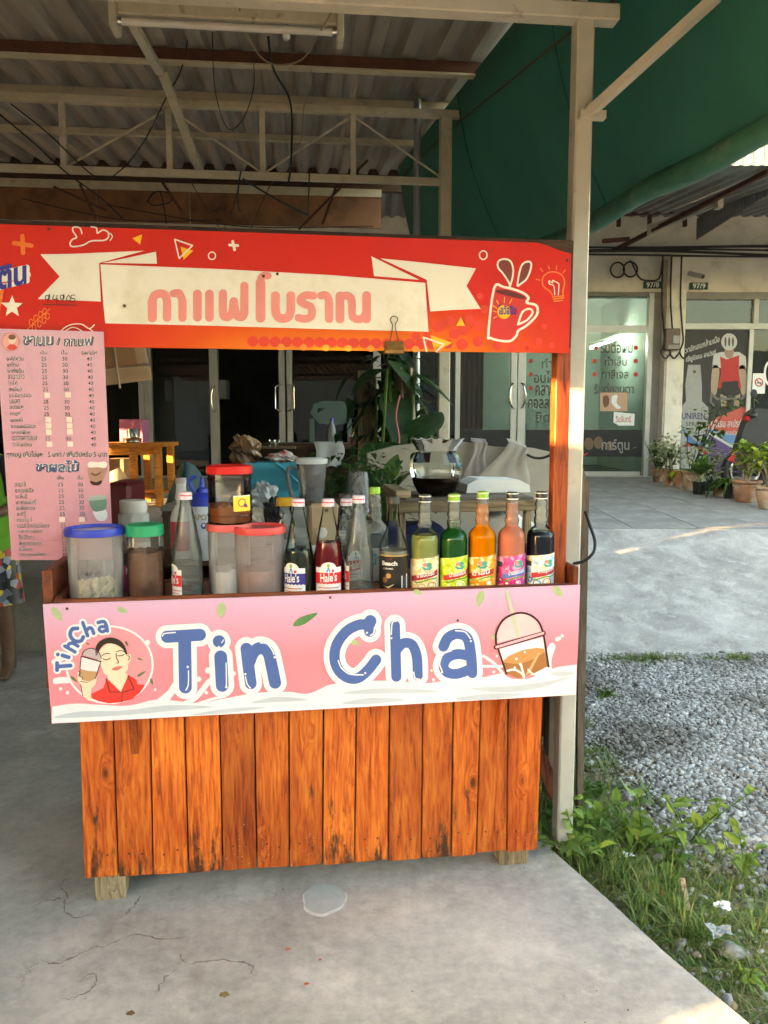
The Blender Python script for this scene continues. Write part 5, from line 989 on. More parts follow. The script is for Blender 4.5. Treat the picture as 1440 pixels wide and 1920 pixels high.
for i, s in enumerate(rows2):
    yb = 473 + i * 72.0; xa = 182 + i * 5.2
    mt_(s, (*g2(xa, yb - 58), *g2(xa + wid2[i], yb)), .05)
    for j, (s2, x0_) in enumerate((('25', 712 + i * 4.6), ('30', 955 + i * 4.6))):
        if i == 6: x_, y_ = g2(x0_ - 10, yb - 58); fill('price_patch', paper, menu, MBd, [(x_, y_), (x_ + 11, y_), (x_ + 11, y_ + 9), (x_, y_ + 9)], 5)
        elif j == 0 or i < 8: mt_(s2, (*g2(x0_, yb - 48), *g2(x0_ + 62, yb - 4)), .05)
# pictures of two drinks and the round badge
def mf(name, mat, pts, l, s=0): return fill(name, mat, menu, MBd, pts, l, s)
mf('drink_picture', inkh('b08a7a', .4), [g2(*q) for q in ((1085, 230), (1312, 215), (1245, 435), (1180, 458), (1120, 435))], 3, 3); mf('drink_cream', inkh('e8e2dd', .4), [g2(*q) for q in ((1080, 190), (1120, 165), (1200, 175), (1290, 165), (1318, 205), (1290, 245), (1200, 235), (1095, 240))], 4, 3); mf('drink_pearls', inkh('3a221e', .4), [g2(*q) for q in ((1112, 400), (1180, 420), (1250, 395), (1240, 440), (1180, 460), (1122, 440))], 5, 3)
mf('drink_swirl', inkh('7d5648', .4), [g2(*q) for q in ((1120, 300), (1180, 320), (1240, 285), (1235, 310), (1180, 345), (1125, 325))], 5, 3)
mf('drink_picture', inkh('e6e9ea', .4), [g2(*q) for q in ((1145, 770), (1300, 760), (1312, 860), (1250, 898), (1185, 870))], 3, 3); mf('drink_matcha', inkh('6f9080', .4), [g2(*q) for q in ((1090, 640), (1180, 620), (1300, 610), (1305, 740), (1220, 775), (1145, 770))], 4, 2); mf('drink_top', inkh('a8b8ae', .4), [g2(*q) for q in ((1085, 615), (1180, 580), (1292, 580), (1300, 625), (1180, 640), (1095, 645))], 5, 2)
mf('badge_field', inkh('e9a9a4', .4), ell(20, 641, 15, 16, 24), 2); strokes('badge_ring', inkh('d98d88', .4), menu, MBd, [(ell(20, 641, 16, 17, 28) + [(36, 641)], .8)], 3, 0, .5); mf('badge_face', inkh('ecd3bd', .4), ell(23, 637, 7, 8, 18), 3); mf('badge_hair', inkh('7d5a4c', .4), ell(23, 632, 7, 5, 16), 4); mf('badge_shirt', inkh('d6504a', .4), [(13, 652), (18, 646), (27, 646), (33, 651), (28, 656), (18, 656)], 4)
# ================================================================== goods on the counter
gl_b = glass('bottle_glass', (.97, 1.0, .98), .04, .98, 1.2); gl_e = frosted('empty_bottle_glass', (.66, .70, .68), .88, .05, 1.3); gl_j = glass('jar_glass', (.97, 1.0, .98), .02, .96, 1.5); gl_f = frosted('ribbed_neck_glass', (.72, .74, .70), .84, .12, 1.35)
frost = frosted('milky_plastic', (.80, .78, .78), .74, .3, 1.25); frost_w = frosted('white_milky_plastic', (.78, .76, .72), .25); clearp = frosted('clear_plastic', (.75, .76, .76), .86, .12, 1.35)
ZT = .98
SC = [1.0]
def face_of(c): return math.atan2(-c[1], -c[0])
def wrap(c, r, off=0.0):
    f = face_of(c) + off; c = Vector(c)
    return Sheet(lambda u, v, d: Vector((c.x + (r + .0007 + d) * math.cos(f + u), c.y + (r + .0007 + d) * math.sin(f + u), c.z + v)))
def patch(name, mat, par, sh, u0, u1, lo, hi, layer, n=14, nv=2):
    lo_ = lo if callable(lo) else (lambda u: lo); hi_ = hi if callable(hi) else (lambda u: hi)
    m = MB(); m.grid(lambda a, b_: sh.fn(u0 + a * (u1 - u0), lo_(u0 + a * (u1 - u0)) * (1 - b_) + hi_(u0 + a * (u1 - u0)) * b_, LAY * layer), n, nv); return m.build(name, mat, par, fix=False)
def blot(name, cols, scale):
    m, nt, p, L = new_mat(name); tc = nd(nt, 'ShaderNodeTexCoord'); v = nd(nt, 'ShaderNodeTexVoronoi', i_Scale=scale, i_Randomness=1.0); n = nd(nt, 'ShaderNodeTexNoise', i_Scale=scale * 1.6, i_Detail=3.0)
    ad = nd(nt, 'ShaderNodeVectorMath', operation='MULTIPLY_ADD'); ad.inputs[1].default_value = (.02, .02, .02); L.new(tc.outputs['Object'], n.inputs['Vector']); L.new(n.outputs['Color'], ad.inputs[0]); L.new(tc.outputs['Object'], ad.inputs[2]); L.new(ad.outputs[0], v.inputs['Vector'])
    sp_ = nd(nt, 'ShaderNodeSeparateColor'); L.new(v.outputs['Color'], sp_.inputs[0]); k = len(cols); r = ramp(nt, [(i / k, c) for i, c in enumerate(cols)], 'CONSTANT'); L.new(sp_.outputs[0], r.inputs[0]); L.new(r.outputs[0], p.inputs['Base Color']); p.inputs['Roughness'].default_value = .35; return m
def scaled(prof, k, top): # liquid inside a profile up to a level
    out = []
    for (r0, z0), (r1, z1) in zip(prof[:-1], prof[1:]):
        if z0 <= top: out.append((max(r0 - k, .002), max(z0, .004)))
        if z0 <= top < z1: t = (top - z0) / (z1 - z0); out.append((max(r0 + (r1 - r0) * t - k, .002), top))
    return out
P_HALE = [(.040, 0), (.045, .006), (.045, .10), (.0435, .115), (.030, .185), (.020, .228), (.0165, .245), (.0165, .262)]
P_FRUIT = [(.039, 0), (.0435, .005), (.0435, .150), (.041, .163), (.032, .174), (.0215, .182), (.0195, .188), (.0225, .198), (.0225, .203), (.0185, .212), (.0212, .222), (.0212, .227), (.0175, .236), (.0198, .246), (.0190, .252), (.0155, .260), (.0155, .272)]
P_BCH = [(.041, 0), (.0445, .006), (.0445, .128), (.042, .145), (.030, .168), (.022, .190), (.0185, .215), (.0160, .25), (.0160, .265)]
def bottle(name, label, group, px_, y, prof, H, cap, liquid, level, off=0, zb=ZT, capmat=None, scale=1.0, gm=None, ytop=None):
    if ytop: scale = (S.px(px_, ytop, y).z - zb - .0128) / prof[-1][1]; SC[0] = scale
    c = S.px(px_, 1080, y); c = Vector((c.x, y, zb)); t = thing(name, label, 'bottle', c, S, group)
    pr = [(r, z * scale) for r, z in prof]
    m = MB(); m.lathe(c, pr, 36, True, False); m.build('glass', gm or gl_b, t, angle=50)
    if liquid: m = MB(); m.lathe(c, scaled(pr, .0010, level * scale), 32); m.build('liquid', liquid, t, angle=50)
    zc = pr[-1][1] - .010; rc = pr[-1][0] + .0028
    m = MB(); m.lathe(c + Vector((0, 0, zc)), [(rc, 0), (rc + .0006, .003), (rc, .006), (rc, .019), (rc - .0015, .0225), (0.001, .0228)], 28); cp = m.build('cap', capmat or cap, t)
    return t, c, cp
pinkcap = M('white_pink_cap', (.72, .62, .70), .35, var=.10, vs=90); limecap = M('lime_cap', srgb('8fbf3a'), .35, var=.05); blkcap = M('black_cap', (.02, .02, .02), .35); browncap = M('dark_brown_cap', (.045, .04, .03), .5)
capring = ink(.75, .75, .72, .35)
syr_d = M('dark_syrup', (.012, .016, .010), .08, var=.1); syr_r = frosted('red_syrup', (.20, .006, .014), .12, .06); clear_l = frosted('faint_syrup', (.35, .33, .28), .75, .05)
wlab = ink(.80, .80, .80, .4); cherry = inkh('d8262c', .35); deep = inkh('2c2a80', .35)
def hale(x, y, colour, lab, liquid, level, off=0, ang=.95, shown=True, ytop=935):
    t, c, cp = bottle('syrup_bottle', lab, 'tapered syrup bottles', x, y, P_HALE, .285, None, liquid, level, capmat=pinkcap, ytop=ytop, gm=gl_e if level < .03 else None)
    patch('cap_band', cherry, cp, wrap(c + Vector((0, 0, .262 * SC[0])), .0195), -1, 1, .001, .004, 1)
    if shown:
        sh = wrap(c, .045, off); lb = patch('label', wlab, t, sh, -ang, ang, .004, lambda u: .088 + .016 * math.sqrt(max(0, 1 - (u / .5) ** 2)) if abs(u) < .5 else .088, 1, 28)
        patch('label_band', colour, lb, sh, -ang, ang, lambda u: .038 + .0015 * math.sin(u * 26), .072, 3, 28)
        text('label_lettering', wlab, lb, sh, "Hale's", (-.55, .070, .55, .042), 5, .02, .004); patch('label_note', inkh('c86a62', .4), lb, sh, -.7, .7, .024, .027, 3); patch('label_note', inkh('c86a62', .4), lb, sh, -.6, .6, .016, .018, 3); patch('label_code', inkh('3a3a44', .4), lb, sh, .25, .7, .008, .011, 3)
        fill('label_figure', inkh('8fb83a', .4), lb, sh, ell(0, .094, .10, .006, 14), 3); fill('label_figure', inkh('3f8fd0', .4), lb, sh, [(-.15, .074), (-.02, .090), (.02, .090), (.15, .074), (.06, .074), (0, .083), (-.06, .074)], 3); fill('label_glass', cherry, lb, sh, [(.22, .074), (.36, .074), (.38, .082), (.20, .082)], 3)
    return t
hale(352, 2.42, cherry, 'nearly empty clear tapered bottle between green and pink lidded jars', clear_l, .022, -1.15, .75, ytop=922)
hale(561, 2.40, deep, 'tapered bottle of black syrup with blue label band', syr_d, .128, -.55)
hale(616, 2.40, cherry, 'tapered bottle of red syrup with red label band', syr_r, .150, 0.0)
hale(673, 2.40, cherry, 'empty clear tapered bottle beside the red syrup', clear_l, .012, -1.5, .8, ytop=929)
hale(650, 2.60, cherry, 'tapered bottle standing behind the red syrup', syr_d, .05, .7, .8)
# tall bottle with dark label
t, c, cp = bottle('caramel_bottle', 'clear bottle with black label and brown cap', None, 738, 2.40, P_BCH, .285, None, frosted('pale_syrup', (.55, .52, .45), .5, .1), .122, capmat=browncap, ytop=931)
sh = wrap(c, .0445); lb = patch('label', ink(.016, .013, .012, .3), t, sh, -1.45, 1.45, .003, .116, 1, 30); patch('label_edge', inkh('c9a45c', .3), lb, sh, -1.45, 1.45, .116, .120, 2, 30)
text('label_lettering', wlab, lb, sh, 'Beach', (-.85, .102, .25, .088), 3, .03); text('label_lettering', wlab, lb, sh, 'CARAMEL', (-.75, .081, .0, .076), 3, .01); fill('label_check', cherry, lb, sh, [(-.28, .112), (-.2, .107), (-.05, .115), (-.2, .105)], 3)
fill('label_picture', inkh('b98a58', .4), lb, sh, ell(-.35, .056, .18, .008, 14), 3); fill('label_picture', inkh('8c5a30', .4), lb, sh, ell(-.62, .043, .2, .009, 14), 3); fill('label_picture', inkh('d8c49a', .4), lb, sh, [(-.9, .026), (-.4, .022), (.1, .032), (-.35, .017)], 4); fill('label_code', wlab, lb, sh, [(.55, .055), (1.1, .060), (1.1, .006), (.55, .006)], 3)
for k in range(6): fill('label_line', inkh('55534f', .4), lb, sh, [(.6, .05 - k * .007), (1.02, .051 - k * .007), (1.02, .048 - k * .007), (.6, .047 - k * .007)], 5)
# the five fruit syrups
FR = [(796, 'bottle of pale pineapple syrup with cream label', frosted('pineapple_syrup', (.70, .72, .22), .55, .06), .166, ['efe0b4', 'e8cf7a', 'f2ead0', 'd9b98a', 'efe4c0'], 'b02c3c', 'น้ำสับปะรด', blkcap),
      (850, 'bottle of dark green apple syrup with lime label', frosted('apple_syrup', (.006, .11, .02), .10, .05), .205, ['b8d433', 'd4e84a', 'a4c81e', 'e4ef8a', 'c6de3c'], 'c03038', 'น้ำแอปเปิ้ล', limecap),
      (903, 'bottle of bright orange syrup with orange label', frosted('orange_syrup', (.98, .25, .002), .03, .05, 1.2), .246, ['f2b23a', 'f6d488', 'ee9426', 'f4e2b0', 'f0a030'], 'c4302c', 'น้ำส้ม', limecap),
      (958, 'bottle of salmon strawberry syrup with magenta label', frosted('strawberry_syrup', (.95, .30, .19), .2, .06, 1.2), .252, ['e83a94', 'f070b0', 'd8288a', 'f4a8c8', 'e04a9a'], '5a78c8', 'น้ำสตรอเบอรี่', blkcap),
      (1012, 'bottle of navy blueberry syrup with pale blue label', frosted('blueberry_syrup', (.010, .012, .030), .03, .05), .166, ['bfe0ea', 'e8eef0', '8cc4dc', 'f0d8a0', 'cfe8ee'], 'c0303c', 'น้ำบลูเบอรี่', blkcap)]
for i, (x, lab, liq, lev, cols, bandc, s, cm) in enumerate(FR):
    t, c, cp = bottle('fruit_syrup_bottle', lab, 'ribbed neck fruit syrup bottles', x, 2.40, P_FRUIT, .285, None, liq, lev, capmat=cm, ytop=(927, 926, 921, 922, 921)[i], gm=gl_b)
    m = MB(); m.lathe(c + Vector((0, 0, .272 * SC[0] - .010)), [(.0196, -.001), (.0196, .0025)], 24, False, False); m.build('seal_ring', capring, cp)
    m = MB(); m.lathe(c + Vector((0, 0, .272 * SC[0] - .010)), [(.0197, .016), (.0197, .019)], 24, False, False); m.build('cap_stripe', capring, cp)
    m = MB(); m.lathe(c, [(r + .0004, z * SC[0]) for r, z in P_FRUIT if z > .185 and z < .262], 30, False, False); m.build('ribbed_neck', gl_f, t, angle=60)
    sh = wrap(c, .0435); H0, H1 = .004, .108
    lb = patch('label', blot('label_print', [srgb(h) for h in cols], 70), t, sh, -1.5, 1.5, H0, lambda u: H1 + .008 * u * .6, 1, 30)
    bu = (.08, .35, -.05, .45, .5)[i]
    patch('label_banner', inkh(bandc, .35), lb, sh, max(bu - 1.1, -1.2), min(bu + 1.0, 1.4), lambda u: .044 + .010 * (u - bu), lambda u: .061 + .010 * (u - bu), 3, 16)
    text('label_lettering', wlab, lb, sh, s, (bu - .62, .062, bu + .62, .046), 5, .03, .010)
    patch('label_ribbon', inkh('6fa03a', .4), lb, sh, bu - 1.0, bu + .9, lambda u: .036 + .009 * (u - bu) + .002 * math.sin(5 * u), lambda u: .0405 + .009 * (u - bu) + .002 * math.sin(5 * u), 3, 16)
    fill('label_mark', wlab, lb, sh, ell(bu + .1, .083, .36, .014, 20), 3); fill('label_mark', inkh('e88f80', .4), lb, sh, ell(bu - .05, .088, .16, .006, 14), 5); fill('label_mark', inkh('3fa08c', .4), lb, sh, ell(bu + .22, .087, .2, .008, 14), 5); fill('label_mark', inkh('3f9a8c', .4), lb, sh, [(bu - .3, .081), (bu + .5, .081), (bu + .3, .071), (bu - .1, .071)], 6)
    fc = (['d9b98a', 'c98a5a'], ['e4ef5a', 'f2f6d8'], ['f08a18', 'e87a10'], ['c81e78', 'b02a90'], ['3a8cc8', 'd8404a'])[i]
    for k, (u, v, r) in enumerate(((-.2, .018, .30), (.55, .022, .36), (-.75, .028, .25))): fill('label_fruit', inkh(fc[k % 2], .35), lb, sh, ell(u, v, r, r * .036, 18), 3); fill('label_fruit_glint', inkh('f4ead8', .35), lb, sh, ell(u - .08, v + .003, r * .35, r * .012, 12), 4)
    if i in (3, 4): patch('label_seal', ink(.05, .05, .06, .4), lb, sh, -1.15, -.62, .072, .088, 4)
# ribbed bottle behind, green cap
t, c, cp = bottle('fruit_syrup_bottle', 'empty ribbed bottle with green cap behind the black label bottle', 'ribbed neck fruit syrup bottles', 703, 2.58, P_FRUIT, .3, None, None, 0, capmat=limecap, ytop=913, gm=gl_e)
m = MB(); m.lathe(c, [(r + .0005, z * SC[0]) for r, z in P_FRUIT if z > .01 and z < .262], 30, False, False); m.build('ribbed_neck', gl_f, t, angle=60)
lb = patch('label', frosted('faded_label', (.60, .62, .60), .2), t, wrap(c, .045), -1.3, 1.3, .005, .115, 1); text('label_lettering', inkh('3f8fa8', .4), lb, wrap(c, .045), 'น้ำ', (-.2, .10, .35, .06), 3, .02)

# tubs and jars
def tub(name, label, x, y, w, ytop, lidm, bodym, fill_m, fill_h, ringlid, poly=None, zb=ZT, lid_h=.022, taper=.94, lumps=0):
    c = S.px(x, 1080, y); c = Vector((c.x, y, zb)); H = S.px(x, ytop, y).z - zb; r = w / FPX * y * .5 * 1.02
    t = thing(name, label, 'jar', c, S)
    m = MB(); m.lathe(c, [(r * taper * .97, 0), (r * taper, .004), (r * .97, H - lid_h - .004), (r * .98, H - lid_h)], 40, True, False, poly=poly); m.build('body', bodym, t, angle=30)
    if ringlid:
        m = MB(); m.lathe(c + Vector((0, 0, H - lid_h)), [(r * 1.0, 0), (r * 1.05, .001), (r * 1.055, lid_h * .55), (r * 1.02, lid_h), (r * .93, lid_h), (r * .92, lid_h * .6)], 48, False, False); ld = m.build('lid_ring', lidm, t, angle=40)
        m = MB(); m.lathe(c + Vector((0, 0, H - lid_h)), [(r * .92, lid_h * .55), (.001, lid_h * .5)], 40, False, False); m.build('lid_window', frosted('lid_window_plastic', (.70, .62, .70) if 'blue' in label else (.60, .16, .16), .3), ld)
    else:
        m = MB(); n = 60; pr = [(1.0, 0), (1.03, .002), (1.03, lid_h - .003), (.98, lid_h), (.80, lid_h + .001), (.78, lid_h - .001), (.01, lid_h - .001)]; V = []
        for rr, z in pr:
            for k in range(n): a = 2 * math.pi * k / n; q = r * rr * (1.012 if (k % 2 and .99 < rr < 1.1) else 1); V.append((c.x + q * math.cos(a), c.y + q * math.sin(a), c.z + H - lid_h + z))
        m.add(V, [(i * n + k, i * n + (k + 1) % n, (i + 1) * n + (k + 1) % n, (i + 1) * n + k) for i in range(len(pr) - 1) for k in range(n)], True); ld = m.build('lid', lidm, t, angle=25)
    if fill_m:
        m = MB(); rr = r * taper * .93; n = 28
        if lumps:
            for k in range(lumps):
                a, q = random.uniform(0, 6.28), rr * .86 * math.sqrt(random.random()); z = random.uniform(.006, fill_h)
                s = random.uniform(.010, .016); bm = bmesh.new(); bmesh.ops.create_uvsphere(bm, u_segments=8, v_segments=5, radius=1); rot = Matrix.Rotation(random.uniform(0, 3), 3, 'X') @ Matrix.Rotation(random.uniform(0, 3), 3, 'Y')
                for v in bm.verts: v.co = rot @ Vector((v.co.x * s, v.co.y * s, v.co.z * s * .35)) + Vector((c.x + q * math.cos(a), c.y + q * math.sin(a), c.z + z))
                bm.verts.index_update(); m.add([v.co[:] for v in bm.verts], [[v.index for v in f.verts] for f in bm.faces], True); bm.free()
            o = m.build('contents', fill_m, t, angle=180); o['kind'] = 'stuff'
        else:
            V = [(c.x + rr * math.cos(2 * math.pi * k / n), c.y + rr * math.sin(2 * math.pi * k / n), c.z + z + (random.uniform(-.006, .006) if z > .01 else 0)) for z in (.005, fill_h) for k in range(n)]; V.append((c.x, c.y, c.z + fill_h + .008))
            m.add(V, [(k, (k + 1) % n, n + (k + 1) % n, n + k) for k in range(n)] + [(n + k, n + (k + 1) % n, 2 * n) for k in range(n)], True); m.build('contents', fill_m, t, angle=40)
    return t, c, r, H
blue_l = M('blue_lid', srgb('2a3fb8'), .4, var=.05); green_l = M('green_lid', srgb('149c6c'), .35, var=.05); red_l = M('red_lid', srgb('d81e1e'), .35, var=.05); coral = M('coral_lid', srgb('e2605c'), .4, var=.06)
t, c, r, H = tub('plastic_tub', 'milky tub with blue ring lid holding pale dried slices', 181, 2.42, 98, 988, blue_l, frost, M('dried_slices', (.72, .60, .33), .7, var=.2, vs=60), .055, True, lumps=110)
strokes('handwriting', ink(.02, .02, .03), t, wrap(c, r * .965, -.05), [(cr([(a / 1000, b / 1000) for a, b in P], 3), .0022) for P in ([(-330, 92), (-290, 86), (-260, 94), (-220, 88)], [(-200, 92), (-150, 86), (-120, 95), (-90, 88), (-90, 104)], [(0, 94), (20, 86), (50, 90), (70, 106)], [(90, 88), (140, 100), (150, 88), (190, 98)], [(-60, 108), (-40, 113)], [(60, 112), (80, 118)])], 2, 0, .0012)
tub('glass_jar', 'jar of brown powder with green lid', 274, 2.42, 64, 982, green_l, glass('jar_clear', (1, .97, .95), .05, .9, 1.5), M('brown_powder', (.23, .125, .09), .9, var=.15, vs=40, bump=.3, bs=300), .142, False, lid_h=.034, taper=1.0, poly=8)
t4 = tub('plastic_tub', 'milky tub of white sugar with coral lid under the red lidded jar', 431, 2.47, 78, 980, coral, frost, M('sugar', (.80, .78, .74), .8, var=.06, vs=60, bump=.3, bs=400), .075, True)
tub('plastic_tub', 'milky tub of reddish powder with coral red lid', 488, 2.43, 92, 985, M('red_coral_lid', srgb('dd4a48'), .4, var=.06), frosted('rosy_milky_plastic', (.74, .64, .64), .72, .3, 1.25), M('reddish_powder', (.30, .16, .13), .9, var=.2, vs=30, bump=.4, bs=200), .080, True)
zt4 = S.px(431, 980, 2.47).z
t, c, r, H = tub('clear_jar', 'clear jar with red screw lid standing on the sugar tub', 434, 2.47, 79, 872, red_l, glass('pet_plastic', (1, .95, .92), .06, .88, 1.5), frosted('orange_tea', (.45, .13, .03), .12, .4), .055, False, zb=zt4 + .001, lid_h=.026, taper=1.0)
sh = wrap(c, r, .45); lb = patch('label', inkh('f0d44a', .4), t, sh, -.30, .62, .040, .088, 2); strokes('label_emblem', inkh('b02a5a', .4), lb, sh, [(cr(P, 4), .045) for P in ([(0, .052), (.0, .07), (.12, .078), (.25, .068), (.2, .058)],)], 3, 0, .02) if False else None
fill('label_emblem', inkh('c02a50', .4), lb, sh, ell(.1, .066, .2, .013, 18), 3); fill('label_emblem', inkh('f0d44a', .4), lb, sh, ell(.1, .066, .1, .007, 14), 4); fill('label_emblem', inkh('8a2a70', .4), lb, sh, [(.15, .055), (.4, .05), (.35, .06), (.2, .064)], 5); patch('label_edge', wlab, lb, sh, -.30, .62, .085, .088, 3)
m = MB(); m.lathe(c, [(r * 1.012, .022), (r * 1.03, .025), (r * 1.012, .028)], 36, False, False); m.build('rib', glass('pet_rib', (1, .95, .92), .06, .85, 1.5), t); m = MB(); m.lathe(c, [(r * 1.012, H - .045), (r * 1.03, H - .042), (r * 1.012, H - .039)], 36, False, False); m.build('rib', glass('pet_rib', (1, .95, .92), .06, .85, 1.5), t)
# tin behind the green lidded jar
c = S.px(236, 1060, 2.55); t = thing('milk_can', 'dark pink milk can peeping between the blue and green lidded jars', 'can', (c.x, 2.55, ZT), S); m = MB(); m.lathe((c.x, 2.55, ZT), [(.036, 0), (.037, .003), (.037, .118), (.034, .121)], 30); m.build('can', blot('can_print', [srgb(h) for h in ('20181c', 'c0487c', '2a1c22', '1a1416')], 30), t); text('can_lettering', wlab, t, wrap((c.x, 2.55, ZT), .037, .35), 'NES', (-.35, .075, .45, .055), 2, .03)

# ------------------------------------------------------------------ behind the counter
sp('rear_shelf', brown_w, S.px(225, 1030, 3.0).x, S.px(725, 1030, 3.0).x, 2.93, 3.25, .98, 1.0); sp('shelf_support', brown_w, S.px(225, 1030, 3.0).x, S.px(725, 1030, 3.0).x, 3.23, 3.25, .89, .98)
for k, (x, z0, z1, r) in enumerate(((253, .89, 1.105, .056), (252, 1.106, 1.245, .050))):
    c = S.px(x, 1000, 2.76); c = Vector((c.x, 2.76, z0)); t = thing('white_container', ['lower cloudy white container behind the green lidded jar', 'upper cloudy white container stacked behind the green lidded jar'][k], 'container', c, S); h = z1 - z0
    m = MB(); m.lathe(c, [(r * .95, 0), (r, .006), (r, h - .05), (r * .86, h - .042), (r * .86, h - .038)], 40, True, False, poly=8); m.build('body', frost_w, t, angle=25); m = MB(); m.lathe(c + Vector((0, 0, h - .04)), [(r * .9, 0), (r * .9, .036), (r * .86, .039), (.002, .039)], 36); m.build('lid', M('dull_white_lid', (.62, .58, .52), .5, var=.06), t)
def onshelf(x, y, z): c = S.px(x, 1000, y); return Vector((c.x, y, z))
c = onshelf(342, 3.02, 1.0); t = thing('dairy_bottle', 'white bottle with pink label behind the empty tapered bottle', 'bottle', c, S); m = MB(); m.lathe(c, [(.040, 0), (.042, .006), (.042, .15), (.036, .175), (.022, .20), (.020, .21), (.024, .225), (.020, .245), (.018, .262), (.018, .285)], 30); m.build('body', white_p, t, angle=50); patch('label', inkh('d24a5a', .4), t, wrap(c, .042), -1.4, 1.4, .03, .14, 1); m = MB(); m.lathe(c + Vector((0, 0, .28)), [(.02, 0), (.02, .02)], 24); m.build('cap', inkh('c8b8b8', .4), t)
c = onshelf(381, 2.98, 1.0); t = thing('squeeze_bottle', 'white squeeze bottle with blue nozzle cap', 'bottle', c, S); m = MB(); m.lathe(c, [(.047, 0), (.050, .006), (.050, .19), (.047, .20)], 30); m.build('body', M('squeeze_white', (.68, .68, .70), .4, var=.04), t); m = MB(); m.lathe(c + Vector((0, 0, .20)), [(.050, 0), (.050, .030), (.04, .042), (.022, .048), (.020, .062), (.010, .068), (.006, .105)], 30); m.build('nozzle_cap', blue_l, t); text('print', inkh('a08a5a', .4), t, wrap(c, .050), 'APOT', (-.7, .172, .55, .150), 2, .02); fill('emblem', inkh('3a4a90', .4), t, wrap(c, .050), ell(.05, .130, .2, .012, 16), 2); fill('emblem', wlab, t, wrap(c, .050), ell(.05, .132, .1, .006, 12), 3)
m = MB(); m.tube(cr([c + Vector((-.03, 0, .25)), c + Vector((-.045, 0, .29)), c + Vector((-.02, 0, .31))], 4), .007, 8); m.build('tip_cap', blue_l, t)
c = onshelf(534, 2.78, .89); t = thing('small_jar', 'small clear jar with yellow lid behind the black syrup', 'jar', c, S); m = MB(); m.lathe(c, [(.036, 0), (.038, .004), (.038, .26), (.030, .285), (.026, .31), (.026, .335)], 24, True, False, poly=8); m.build('body', gl_j, t, angle=25); m = MB(); m.lathe(c + Vector((0, 0, .325)), [(.029, 0), (.029, .026), (.027, .028)], 24); m.build('lid', inkh('cc9a2c', .4), t); m = MB(); m.lathe(c, [(.034, .005), (.034, .2)], 24); m.build('contents', white_p, t)
# blender
c = onshelf(607, 3.06, 1.0); t = thing('blender', 'kitchen blender with beige base and clear jug', 'blender', c, S); bx = M('beige_plastic', (.52, .38, .24), .5, var=.05)
m = MB(); m.box(c.x - .066, c.x + .066, c.y - .06, c.y + .06, 1.0, 1.035, .012); m.build('foot', white_p, t); m = MB(); m.box(c.x - .06, c.x + .06, c.y - .055, c.y + .055, 1.036, 1.195, .012); m.build('base', bx, t)
m = MB(); m.lathe((0, 0, 0), [(.021, 0), (.021, .010), (.017, .014)], 24); m.v = [(c.x - .012 + v[0], c.y - .056 - v[2], 1.085 + v[1]) for v in m.v]; m.build('dial', white_p, t); fill('mark', inkh('6a5238', .4), t, Sheet(lambda x, y, d: Vector((x, c.y - .056 - d, y))), [(c.x + .0, 1.165), (c.x + .014, 1.165), (c.x + .014, 1.177), (c.x, 1.177)], 1)
jx = S.px(585, 930, 3.06).x; m = MB(); m.lathe((jx, c.y, 1.197), [(.040, 0), (.044, .008), (.058, .145), (.058, .15)], 40, True, False, poly=10); m.build('jug', frosted('smoky_plastic', (.32, .32, .34), .6, .08, 1.5), t, angle=20); m = MB(); m.lathe((jx, c.y, 1.348), [(.060, 0), (.062, .004), (.062, .018), (.05, .022), (.003, .023)], 36); m.build('jug_lid', M('grey_white_lid', (.60, .62, .62), .4), t)
m = MB(); m.tube(cr([(jx - .056, c.y, 1.33), (jx - .088, c.y, 1.33), (jx - .09, c.y, 1.28), (jx - .075, c.y, 1.22), (jx - .05, c.y, 1.215)], 5), .009, 8); m.build('jug_handle', frosted('smoky_plastic2', (.36, .36, .38), .5, .1), t)
# cup stacks
for k, (x, y, zt_, r) in enumerate(((672, 2.80, S.px(672, 884, 2.8).z, .046), (655, 2.68, S.px(655, 925, 2.68).z, .044))):
    c = onshelf(x, y, .89); t = thing('cup_stack', ['tall upturned stack of clear plastic cups', 'lower upturned stack of clear plastic cups in front of the tall one'][k], 'cups', c, S); h = zt_ - .89; n = int((h - .11) / .016)
    for q in range(0, n, 3):
        z = .89 + q * .016; m = MB(); m.lathe((c.x, y, z), [(r + .002, 0), (r + .003, .003), (r, .006), (r * .985, .03)] if q < n - 3 else [(r + .002, 0), (r + .003, .003), (r, .006), (r * .76, zt_ - z - .006), (r * .70, zt_ - z), (.002, zt_ - z - .002)], 28, False, False); m.build('cup', clearp, t, angle=50)
# big glass jar of black coffee on a rough timber rack
rk = thing('timber_rack', 'rough weathered timber rack behind the fruit syrups', 'rack', S.px(870, 1050, 3.0), S); zr = S.px(870, 938, 2.98).z; xa, xb = S.px(742, 940, 2.98).x, S.px(1004, 940, 2.98).x
def rp_(name, mat, *a): m = MB(); m.box(*a, .003); return m.build(name, mat, rk)
for i in range(3): rp_('top_board', M('rack_top', (.13, .105, .085), .7, var=.2, vs=10), xa, xb, 3.0 + i * .115, 3.11 + i * .115, zr - .004, zr + .008 + .002 * (i % 2))
rp_('front_rail', raw_w, xa - .0, xb, 2.968, 2.998, zr - .045, zr - .002); rp_('front_rail', raw_w, xa, xb, 2.97, 2.998, .90, .94)
for x in (xa + .015, xb - .035): rp_('leg', raw_wz, x, x + .028, 3.0, 3.03, .89, zr - .005)
for x in (xa + .015, xb - .035): rp_('leg', raw_wz, x, x + .028, 3.30, 3.33, .89, zr - .005)
rp_('corner_block', raw_w, xa - .002, xa + .055, 2.96, 3.30, zr + .012, zr + .042)
